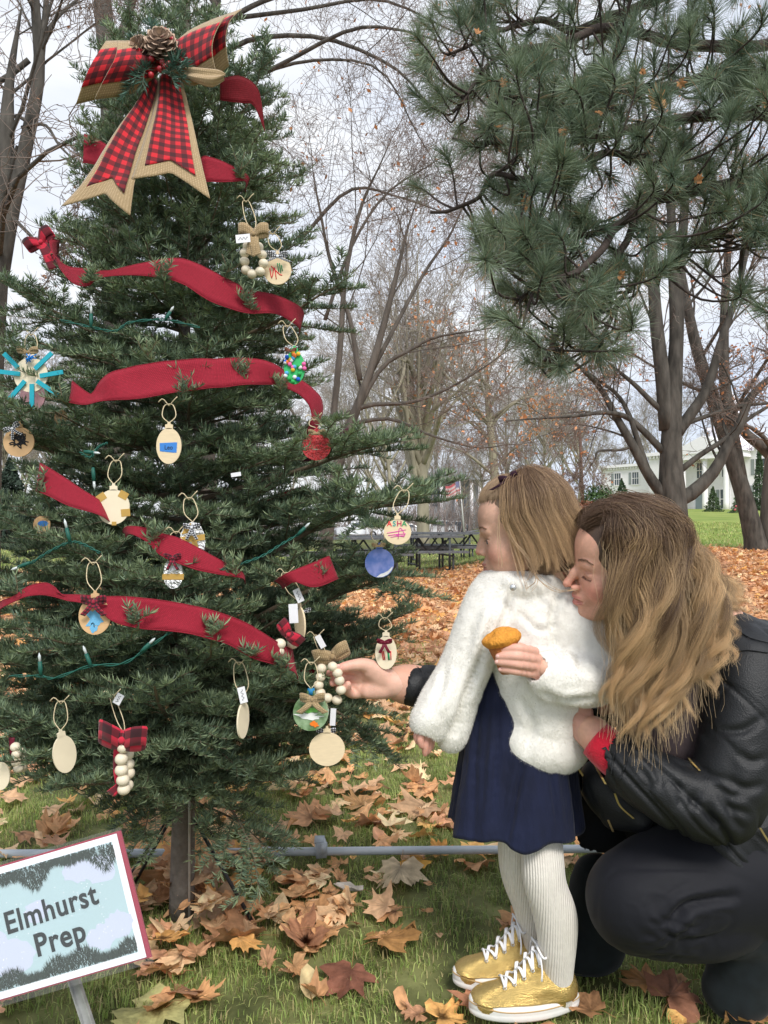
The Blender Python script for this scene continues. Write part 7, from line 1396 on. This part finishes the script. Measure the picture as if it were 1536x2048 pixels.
for k in range(12):
    u = k/11; ph = -R(38+125*u); p0 = partp(.0+.85*u); a = sc_(ph*.5, .80, 1.07); b = sc_(ph*.85, 1.05, 1.10); c = sc_(ph, 1.5, 1.12); far.append([p0, a, b, c, c+[.01+.02*u, .01, -.09], c+[.03+.04*u, .01, -.20]])
S, ci = wave_strands(np.array(far), 4200, 24, rw, 160, .003, .004, 1.3); t2 = np.linspace(0, 1, 24); tone = rw.random(160)[ci][:, None]; mx_ = np.clip((t2[None]-.35)*1.2+.6*(tone-.5), 0, 1)[..., None]; C = np.array([.15, .092, .058])*(1-mx_)+np.array([.58, .39, .21])*mx_
hairmesh('far_side_hair', S, np.full((len(S), 24), .00036), C, whair)
cr_ = []        # crown going back
for k in range(12):
    u = k/11; p0 = partp(.30+.62*u); ph = R(70+150*u); cr_.append([p0, sc_(ph, .55, 1.10), sc_(ph, 1.0, 1.13), sc_(ph, 1.5, 1.14), sc_(ph, 1.9, 1.10)+[.01, -.01, -.03], P(1300+150*u, 1290+20*math.sin(u*9), 1.26+.04*u)])
S, ci = wave_strands(np.array(cr_), 4600, 24, rw, 170, .004, .0055, 1.5); tone = rw.random(170)[ci][:, None]; mx_ = np.clip((t2[None]-.25)*.9+.6*(tone-.5), 0, 1)[..., None]; C = np.array([.155, .098, .062])*(1-mx_)+np.array([.50, .34, .19])*mx_
hairmesh('crown_hair', S, np.full((len(S), 24), .00036), C, whair)
fly = []
for k in range(320):
    i = rw.integers(len(near)); b = spline(near[i], 20)+np.cumsum(rw.normal(0, .0032, (20, 3)), 0)*[1, .4, .8]; fly.append(b)
C = np.repeat((np.array([[.62, .46, .28]])*rw.uniform(.6, 1.2, (len(fly), 1)))[:, None], 20, 1); hairmesh('loose_strands', np.array(fly), np.full((len(fly), 20), .00022), C, whair)
# ---- jacket
M_LEATHER = mat('black_leather', (.010, .011, .013), .50, .15, 30, bump=.22, bscale=420, spec=.38); M_KNIT = mat('red_knit', (.62, .01, .035), .85, .08, 200, bump=.4, bscale=300, sheen=.3); M_PANT = mat('charcoal_stretch', (.0055, .006, .010), .72, .12, 300, sheen=.03); M_BLK = mat('black_knit', (.005, .006, .009), .9); M_SUEDE = mat('black_suede', (.006, .010, .012), .9, .25, 60, sheen=.08); M_ZIP = mat('brass_zip', (.55, .42, .20), .3, metal=.8)
s = Sculpt((P(1150, 0, 1.45)[0], 1.15, P(0, 1800, 1.42)[2]), (P(1640, 0, 1.5)[0], 1.70, P(0, 1190, 1.4)[2]), .004)
s.chain(PA([(1415, 1300, 1.45), (1450, 1400, 1.45), (1500, 1520, 1.46), (1570, 1640, 1.46)]), [.095, .118, .128, .14], .04, 10)
s.ell(P(1480, 1310, 1.36), (.085, .085, .070), .04); s.ell(P(1440, 1300, 1.54), (.075, .075, .065), .04); s.ell(P(1540, 1350, 1.45), (.11, .13, .10), .05)
s.chain(PA([(1492, 1335, 1.315), (1488, 1440, 1.285), (1470, 1540, 1.265), (1445, 1612, 1.262)]), [.066, .061, .057, .056], .02, 10)
s.chain(PA([(1440, 1618, 1.262), (1370, 1600, 1.268), (1300, 1560, 1.285), (1232, 1512, 1.312)]), [.055, .050, .046, .042], .02, 10)
s.cone(P(1236, 1514, 1.310), P(1180, 1470, 1.34), .036, .034, .003, sub=True)
s.chain(PA([(1400, 1450, 1.42), (1330, 1540, 1.43), (1250, 1600, 1.44), (1200, 1560, 1.45)]), [.05, .045, .038, .040], .03, 10)          # open front
s.chain(PA([(1435, 1660, 1.33), (1462, 1715, 1.315), (1480, 1752, 1.31)]), [.030, .022, .012], .02, 8); s.chain(PA([(1480, 1755, 1.31), (1560, 1735, 1.33)]), [.012, .014], .01); s.chain(PA([(1500, 1660, 1.36), (1530, 1720, 1.34)]), [.06, .04], .03)
s.chain(PA([(1250, 1615, 1.405), (1280, 1640, 1.395), (1225, 1640, 1.42)]), [.022, .016, .015], .02)
v, q = s.mesh(); n = vnormals(v, q)
def ridge(x): return 1-2*np.abs(x)
ax = P(1445, 1610, 1.26); de = np.exp(-(np.linalg.norm(v-ax, axis=1)/.11)**2); uv_ = np.stack([v[:, 0]*.75+v[:, 2]*.65, v[:, 1], v[:, 2]*.35-v[:, 0]*.3], -1)
nv_ = vnoise(uv_*[1, .6, .28], 17, 3); nw_ = vnoise(uv_*[1, .6, .28], 31, 5); fa_ = np.exp(-(np.linalg.norm(v-P(1330, 1560, 1.27), axis=1)/.16)**2); w = -(np.exp(-(nv_/.10)**2)*(.0030+.007*de+.003*fa_)+np.exp(-(nw_/.12)**2)*(.0010+.003*de+.002*fa_))+.0035*vnoise(v, 11, 9); v = v+n*w[:, None]; v = groove(v, n, [(0.0062, 0.007, [(1302, 1523), (1321, 1558), (1317, 1577)]), (0.0062, 0.007, [(1352, 1558), (1365, 1590), (1358, 1615)]), (0.0062, 0.007, [(1377, 1565), (1384, 1590), (1381, 1609)]), (0.0062, 0.007, [(1428, 1571), (1466, 1593), (1491, 1587)]), (0.0062, 0.007, [(1438, 1587), (1460, 1615), (1501, 1631)]), (0.0062, 0.007, [(1457, 1609), (1469, 1641), (1491, 1666)]), (0.0062, 0.007, [(1403, 1577), (1390, 1603), (1377, 1622)]), (0.0062, 0.007, [(1428, 1460), (1485, 1460), (1529, 1435)]), (0.0062, 0.007, [(1453, 1558), (1491, 1577), (1529, 1571)]), (0.0062, 0.007, [(1276, 1533), (1295, 1558), (1298, 1584)]), (0.0062, 0.007, [(1415, 1603), (1422, 1634), (1444, 1653)]), (0.0062, 0.007, [(1476, 1504), (1504, 1523), (1533, 1517)])], .007, .008, .12); jacket = obj('jacket', v, q, M_LEATHER, wom)
# far sleeve end with cuff
s = Sculpt((P(800, 0, 1.6)[0], 1.40, P(0, 1460, 1.5)[2]), (P(1420, 0, 1.55)[0], 1.70, P(0, 1300, 1.5)[2]), .004); s.chain(PA([(1380, 1340, 1.56), (1190, 1420, 1.63), (1000, 1400, 1.60), (824, 1372, 1.46)]), [.06, .055, .048, .0385], .03, 14); s.cone(P(850, 1375, 1.475), P(780, 1366, 1.45), .034, .033, .003, sub=True)
v, q = s.mesh(); v = v+vnormals(v, q)*(.002*vnoise(v, 40, 3, 2))[:, None]; obj('sleeve', v, q, M_LEATHER, jacket)
def ring(c, d, r, rad, mt, nm, par, sq=1., n=40):
    c = np.asarray(c); d = np.asarray(d, float); d /= np.linalg.norm(d); a = np.cross(d, [0, 1., 0]); a /= np.linalg.norm(a); b = np.cross(d, a); t = np.linspace(0, 2*PI, n); return MB().tube(c+r*(np.cos(t)[:, None]*a+np.sin(t)[:, None]*b*sq), rad, 6).build(nm, mt, par)
dv = P(838, 1374, 1.47)-P(1000, 1400, 1.60)
for f_, nm in ((.0, 'cuff_edge'), (.20, 'cuff_seam')): ring(P(824, 1371, 1.460)-dv*f_*.5, dv, .0372+.002*f_, .0014, M_LEATHER, nm, jacket)
def cuff(pts, rad, nm): v, f = tube(spline(PA(pts), 8), rad, 28, False); solid(obj(nm, v, f, M_KNIT, wom), .002)
cuff([(840, 1375, 1.470), (812, 1370, 1.453)], [.0335]*8, 'red_cuff'); cuff([(1250, 1524, 1.306), (1222, 1504, 1.316), (1192, 1478, 1.332)], np.linspace(.040, .0335, 8), 'red_cuff')
def seam(pts, nm='seam', r_=.0012, mt=None): MB().tube(spline(PA(pts), 30), r_, 5).build(nm, mt or M_LEATHER, jacket)
def onj(pts, ptsn=30):
    """drop a line of pixels on the jacket's surface"""
    global JV
    out = []
    for x, y in spline(np.array(pts, float), ptsn):
        d = P(x, y, 1.)-np.array([0, 0, CAMZ]); d /= np.linalg.norm(d); r_ = JV-[0, 0, CAMZ]; tt = r_@d; dist = np.linalg.norm(r_-tt[:, None]*d, axis=1); m = dist < .004; out.append((np.array([0, 0, CAMZ])+d*(tt[m].min()-.0005)) if m.any() else (out[-1] if out else P(x, y, 1.3)))
    return np.array(out)
me = jacket.data; JV = np.empty(len(me.vertices)*3, np.float32); me.vertices.foreach_get('co', JV); JV = JV.reshape(-1, 3)+np.array(wmat(jacket).translation)
for ln in ([(1440, 1330), (1455, 1310), (1490, 1300), (1536, 1305)], [(1440, 1240), (1470, 1255), (1500, 1275), (1560, 1290)], [(1240, 1475), (1228, 1510), (1222, 1550)], [(1260, 1490), (1250, 1530), (1240, 1560)]): MB().tube(onj(ln), .0014, 5).build('seam', M_LEATHER, jacket)
def zipper(ln, nm='zip'):
    p = onj(ln, 26)if len(ln[0]) == 2 else spline(PA(ln), 26); m = MB()
    for i in range(len(p)-1):
        for f in (0, .5): c = p[i]*(1-f)+p[i+1]*f; m.box(c+[0, -.001, 0], (.0034, .0016, .0011), rot=rotx(0))
    m.build(nm, M_ZIP, jacket, False)
zipper([(1352, 1419), (1362, 1470), (1374, 1511), (1400, 1542)]); zipper([(1184, 1520), (1198, 1545), (1211, 1568)]); zipper([(1152, 1530, 1.44), (1165, 1550, 1.44), (1181, 1574, 1.44)]); zipper([(1229, 1587, 1.375), (1240, 1612, 1.375), (1267, 1637, 1.37)]); zipper([(1216, 1640), (1226, 1663)]); zipper([(1520, 1656, 1.285), (1532, 1676, 1.287), (1545, 1695, 1.29)])
# ---- dark top and scarf in the neck
s = Sculpt((P(1230, 0, 1.4)[0], 1.24, P(0, 1560, 1.4)[2]), (P(1500, 0, 1.45)[0], 1.60, P(0, 1160, 1.4)[2]), .004); s.chain(PA([(1275, 1215, 1.41), (1330, 1300, 1.42), (1360, 1420, 1.42), (1380, 1540, 1.43)]), [.058, .080, .095, .09], .03, 8); s.ell(P(1260, 1250, 1.40), (.05, .06, .05), .03); s.chain(PA([(1300, 1380, 1.40), (1262, 1430, 1.395), (1250, 1480, 1.39)]), [.050, .040, .034], .02); v, q = s.mesh(); v += vnormals(v, q)*(.002*vnoise(v, 30, 2, 2))[:, None]; obj('top', v, q, mat('taupe_knit', (.10, .075, .078), .9, .1, 90), wom)
# ---- trousers
s = Sculpt((.32, 1.17, .03), (P(1700, 0, 1.5)[0], 1.70, P(0, 1520, 1.4)[2]), .0045)
s.chain(PA([(1600, 1700, 1.46), (1540, 1735, 1.41), (1400, 1755, 1.365), (1268, 1793, 1.335)]), [.135, .112, .092, .078], .03, 12); s.ell(P(1262, 1808, 1.335), (.073, .071, .073), .03)
s.chain(PA([(1275, 1828, 1.335), (1380, 1848, 1.332), (1450, 1842, 1.342), (1490, 1835, 1.365)]), [.066, .058, .055, .048], .008, 10)
s.chain(PA([(1620, 1700, 1.52), (1400, 1640, 1.56), (1215, 1590, 1.585)]), [.12, .095, .072], .03, 8)
v, q = s.mesh(); n = vnormals(v, q); kx = P(1335, 1848, 1.29); dk_ = np.exp(-(np.linalg.norm(v-kx, axis=1)/.055)**2); v = v+n*(ridge(vnoise(v*[1, 1, 1.6], 34, 8, 2))*.0070*dk_-.0045*np.exp(-(vnoise(v*[.5, 1, 1.4], 15, 12)/.12)**2)*np.exp(-(np.linalg.norm(v-P(1340, 1830, 1.27), axis=1)/.10)**2)+.0020*vnoise(v*[1, 1, .6], 14, 3, 2))[:, None]; v = groove(v, n, [(0.014, 0.008, [(1343, 1849), (1358, 1827), (1381, 1811), (1422, 1802), (1472, 1794)]), (0.0012, 0.0025, [(1314, 1830), (1343, 1786), (1381, 1764), (1444, 1735)]), (0.005, 0.005, [(1302, 1856), (1333, 1865), (1349, 1843)]), (0.005, 0.005, [(1321, 1837), (1346, 1846), (1365, 1837)]), (0.005, 0.005, [(1298, 1843), (1321, 1853), (1339, 1849)]), (0.005, 0.005, [(1358, 1849), (1384, 1859), (1409, 1853)])], .01, .01); obj('trousers', v, q, M_PANT, wom)
s = Sculpt((P(1130, 0, 1.6)[0], 1.45, .12), (P(1290, 0, 1.6)[0], 1.70, P(0, 1500, 1.5)[2]), .0045); s.chain(PA([(1215, 1585, 1.585), (1196, 1650, 1.572), (1184, 1732, 1.560)]), [.070, .062, .052], .02, 8); s.cone(P(1184, 1738, 1.56), P(1182, 1800, 1.555), .08, .08, .001, sub=True); s.chain(PA([(1170, 1500, 1.52), (1190, 1580, 1.54)]), [.045, .05], .02); v, q = s.mesh(); obj('trouser_leg', v, q, M_BLK, wom)
MB().tube(PA([(1190, 1725, 1.555), (1192, 1760, 1.555)]), [.036, .035], 20).build('ankle', M_SKIN, wom, usecol=False)
# ---- boots
def boot(name, chains, h=.004, lab=None):
    allp = np.concatenate([PA(c) for c, _ in chains]); s = Sculpt(allp.min(0)-.07, allp.max(0)+.07, h)
    for c, r_ in chains: s.chain(PA(c), r_, .022, 10)
    v, q = s.mesh(); g = gz(v[:, 0], v[:, 1])+.004; v[:, 2] = np.maximum(v[:, 2], g); v = v+vnormals(v, q)*(.0022*vnoise(v, 26, 3, 2))[:, None]; o = obj(name, v, q, M_SUEDE, wom)
    if lab: o['label'] = lab
boot('boot', [([(1448, 1836, 1.368), (1500, 1838, 1.38), (1530, 1850, 1.39)], [.056, .056, .052]), ([(1530, 1845, 1.39), (1512, 1900, 1.395), (1478, 1955, 1.395), (1450, 1985, 1.39)], [.052, .052, .046, .034]), ([(1490, 1975, 1.395), (1462, 1992, 1.38)], [.040, .030]), ([(1492, 1805, 1.385), (1492, 1880, 1.392), (1482, 1950, 1.395)], [.046, .049, .047])], lab='nearer black suede boot bent with its toe on the grass')
boot('boot', [([(1192, 1752, 1.555), (1192, 1830, 1.552), (1196, 1885, 1.548)], [.044, .050, .046]), ([(1200, 1893, 1.548), (1150, 1897, 1.535), (1105, 1906, 1.52)], [.044, .036, .026])], lab='farther black suede boot planted behind the gold shoes')
# ================================================================ PINE BOUGHS, UPPER RIGHT
rp = np.random.default_rng(77)
M_PBARK = mat('pine_bark', (.055, .042, .036), .95, .4, 20, bump=.8, bscale=40)
pb = np.array([3.05, 3.7, 0.]); pb[2] = float(gz(pb[0], pb[1])); pine = thing('pine_tree', 'large pine tree reaching its long needled boughs into the upper right of the picture', 'tree', loc=pb)
poly = np.array([(985, -60), (900, 20), (862, 60), (850, 120), (835, 180), (862, 240), (840, 290), (856, 350), (822, 375), (868, 432), (910, 430), (960, 375), (1000, 400), (965, 440), (948, 490), (985, 545), (968, 600), (1010, 640), (1045, 680), (1070, 735), (1120, 752), (1180, 762), (1235, 715), (1285, 640), (1320, 560), (1395, 520), (1450, 590), (1500, 640), (1570, 650), (1620, 300), (1620, -60)], float)
def inside(x, y):
    c = np.zeros(len(x), bool); n = len(poly)
    for i in range(n):
        a, b = poly[i], poly[i-1]; m = ((a[1] > y) != (b[1] > y)) & (x < (b[0]-a[0])*(y-a[1])/(b[1]-a[1]+1e-9)+a[0]); c ^= m
    return c
pm = MB(); tk = spline([pb-[0, 0, .2], pb+[-.05, 0, 1.2], pb+[.0, .05, 2.4], pb+[-.1, .1, 4.2]], 24); pm.tube(tk, np.linspace(.20, .10, 24), 14)
limbs_px = [[(1700, 60, 3.6), (1536, 90, 3.4), (1380, 90, 3.2), (1230, 60, 3.1), (1130, 80, 3.0), (1060, 95, 3.0), (980, 130, 3.0), (930, 200, 2.9)],
 [(1700, -60, 3.6), (1400, -30, 3.4), (1260, 20, 3.3), (1150, 60, 3.3), (1080, 40, 3.3), (1000, 60, 3.2), (900, 110, 3.1)],
 [(1700, 330, 3.5), (1536, 350, 3.2), (1430, 375, 3.0), (1330, 390, 2.9), (1280, 400, 2.8), (1250, 440, 2.75), (1180, 470, 2.7), (1100, 480, 2.7), (1030, 500, 2.65)],
 [(1700, 250, 3.5), (1536, 230, 3.3), (1400, 230, 3.1), (1270, 260, 3.0), (1170, 280, 2.9), (1060, 290, 2.9), (960, 290, 2.9), (900, 280, 2.9)],
 [(1330, 390, 2.9), (1290, 330, 2.85), (1220, 300, 2.8), (1130, 340, 2.75), (1050, 360, 2.75), (985, 350, 2.75), (950, 400, 2.8), (900, 420, 2.85), (860, 425, 2.85)],
 [(1280, 400, 2.8), (1250, 490, 2.75), (1200, 560, 2.7), (1150, 620, 2.65), (1110, 680, 2.65), (1090, 720, 2.65)], [(1536, 350, 3.2), (1500, 450, 3.1), (1480, 540, 3.1), (1500, 600, 3.1)], [(1430, 375, 3.0), (1400, 470, 2.95), (1340, 520, 2.9), (1260, 580, 2.85), (1210, 660, 2.8), (1190, 720, 2.8)],
 [(1250, 440, 2.75), (1180, 520, 2.6), (1100, 560, 2.55), (1030, 600, 2.55)], [(1700, 150, 3.5), (1480, 150, 3.2), (1350, 170, 3.0), (1230, 180, 2.9), (1120, 190, 2.85), (1010, 200, 2.85)]]
limbs_w = []
for i, l in enumerate(limbs_px):
    w_ = PA(l)
    if l[0][0] == 1700: j = np.argmin(np.linalg.norm(tk-w_[0], axis=1)); w_ = np.concatenate([[tk[j]], w_])
    q = spline(w_, 50); q += .012*np.stack([vnoise(q, 9, k) for k in (1, 2, 3)], -1); limbs_w.append(q); pm.tube(q, np.linspace(.034 if l[0][0] == 1700 else .016, .006, 50), 7)
LP = np.concatenate(limbs_w); NT = 470; X = rp.uniform(815, 1620, 6000); Yp = rp.uniform(-60, 770, 6000); ok = inside(X, Yp)
dens = 1-.75*((X < 1000) & (Yp > 300) & (Yp < 460))-.45*((X > 1330) & (Yp > 430)); dens *= np.clip(.75+.7*vnoise(np.stack([X/100, Yp/100, 0*X], -1), 1.1, 4), .15, 1); ok &= rp.random(6000) < dens
X = X[ok][:NT]; Yp = Yp[ok][:NT]; tips = []; shoots = []
for x, y in zip(X, Yp):
    Y0 = np.interp(y, [0, 300, 750], [3.15, 2.85, 2.65])+rp.normal(0, .20); tpt = P(x, y, Y0); d = np.linalg.norm(LP-tpt, axis=1); j = np.argmin(d+.10*rp.random(len(d))); b = LP[j]
    if np.linalg.norm(tpt-b) > .45: b = tpt+(b-tpt)/np.linalg.norm(b-tpt)*.45
    v = tpt-b; v = v/(np.linalg.norm(v)+1e-6); end = v*.5+np.array([-.35, -.25, .55])*rp.uniform(.4, 1.1)+rp.normal(0, .25, 3); end /= np.linalg.norm(end); c = spline([b, (b+tpt)/2+[0, 0, -.03]+rp.normal(0, .015, 3), tpt, tpt+end*.07], 12); pm.tube(c, np.linspace(.0055, .0028, 12), 5); shoots.append(c[-6:])
pm.build('trunk', M_PBARK, pine)
sh = np.array(shoots); S = len(sh); c_ = 210; idx = np.repeat(np.arange(S), c_); n = len(idx); t = rp.uniform(0, 1, n)**.7; f = t*4.999; i = f.astype(int); w = (f-i)[:, None]; b = sh[idx, i]*(1-w)+sh[idx, i+1]*w; T = sh[idx, i+1]-sh[idx, i]; T /= np.linalg.norm(T, axis=1)[:, None]
r_ = rp.standard_normal((n, 3)); r_ -= (r_*T).sum(1)[:, None]*T; r_ /= np.linalg.norm(r_, axis=1)[:, None]; a = (R(78)-R(50)*t+rp.normal(0, .16, n))[:, None]; D = T*np.cos(a)+r_*np.sin(a); Ls = rp.uniform(.065, .105, (n, 1))*(.85+.3*rp.random(S)[idx][:, None]); s = np.cross(D, rp.standard_normal((n, 3))); s /= np.linalg.norm(s, axis=1)[:, None]; s *= .00080
dr = np.array([0, 0, -1.])*Ls*.10; m = b+D*Ls*.5+dr*.25; e = b+D*Ls+dr; V = np.stack([b-s, b+s, m+s, m-s, e], 1).reshape(-1, 3); k = np.arange(n)*5
tn = rp.random(S)[idx][:, None]*.5+rp.random((n, 1))*.5; C = np.array([.095, .150, .105])*(1-tn)+np.array([.25, .31, .19])*tn; br_ = (rp.random((n, 1)) < .03+.12*(t[:, None] < .15)); C = np.where(br_, np.array([.34, .22, .11]), C)
obj('needles', V, [np.stack([k, k+1, k+2, k+3], 1), np.stack([k+3, k+2, k+4], 1)], mat('pine_needle', (1, 1, 1), .42, col=True, spec=.4, trans=.15), pine, False, col=np.repeat(C, 5, 0))
def caught(px, py, Y, size, kind, col, lab, grp='dry leaves caught in the pine boughs'):
    V, F = leaf_geo(kind, size, rl, .45); M = rotx(PI/2+rl.normal(0, .4)) @ rotz(rl.uniform(0, 6.28)); V = V @ M.T+P(px, py, Y); o = obj('caught_leaf', V, F, M_LEAF, col=leaf_cols(V, col, rl)); tag(o, lab, 'leaf', grp)
caught(1315, 205, 2.55, .050, 0, (.62, .33, .14), 'large pale orange maple leaf caught in the pine boughs, biggest of them')
for x, y in ((1200, 225), (1125, 265), (995, 255), (1005, 165), (1285, 145), (1535, 210), (1050, 405), (1360, 165), (1240, 550), (1070, 460), (955, 65), (1395, 360)): caught(x, y, 2.62, rl.uniform(.018, .032), 1, (.46, .22, .09), 'small orange dry leaf caught among the pine needles, one of many')
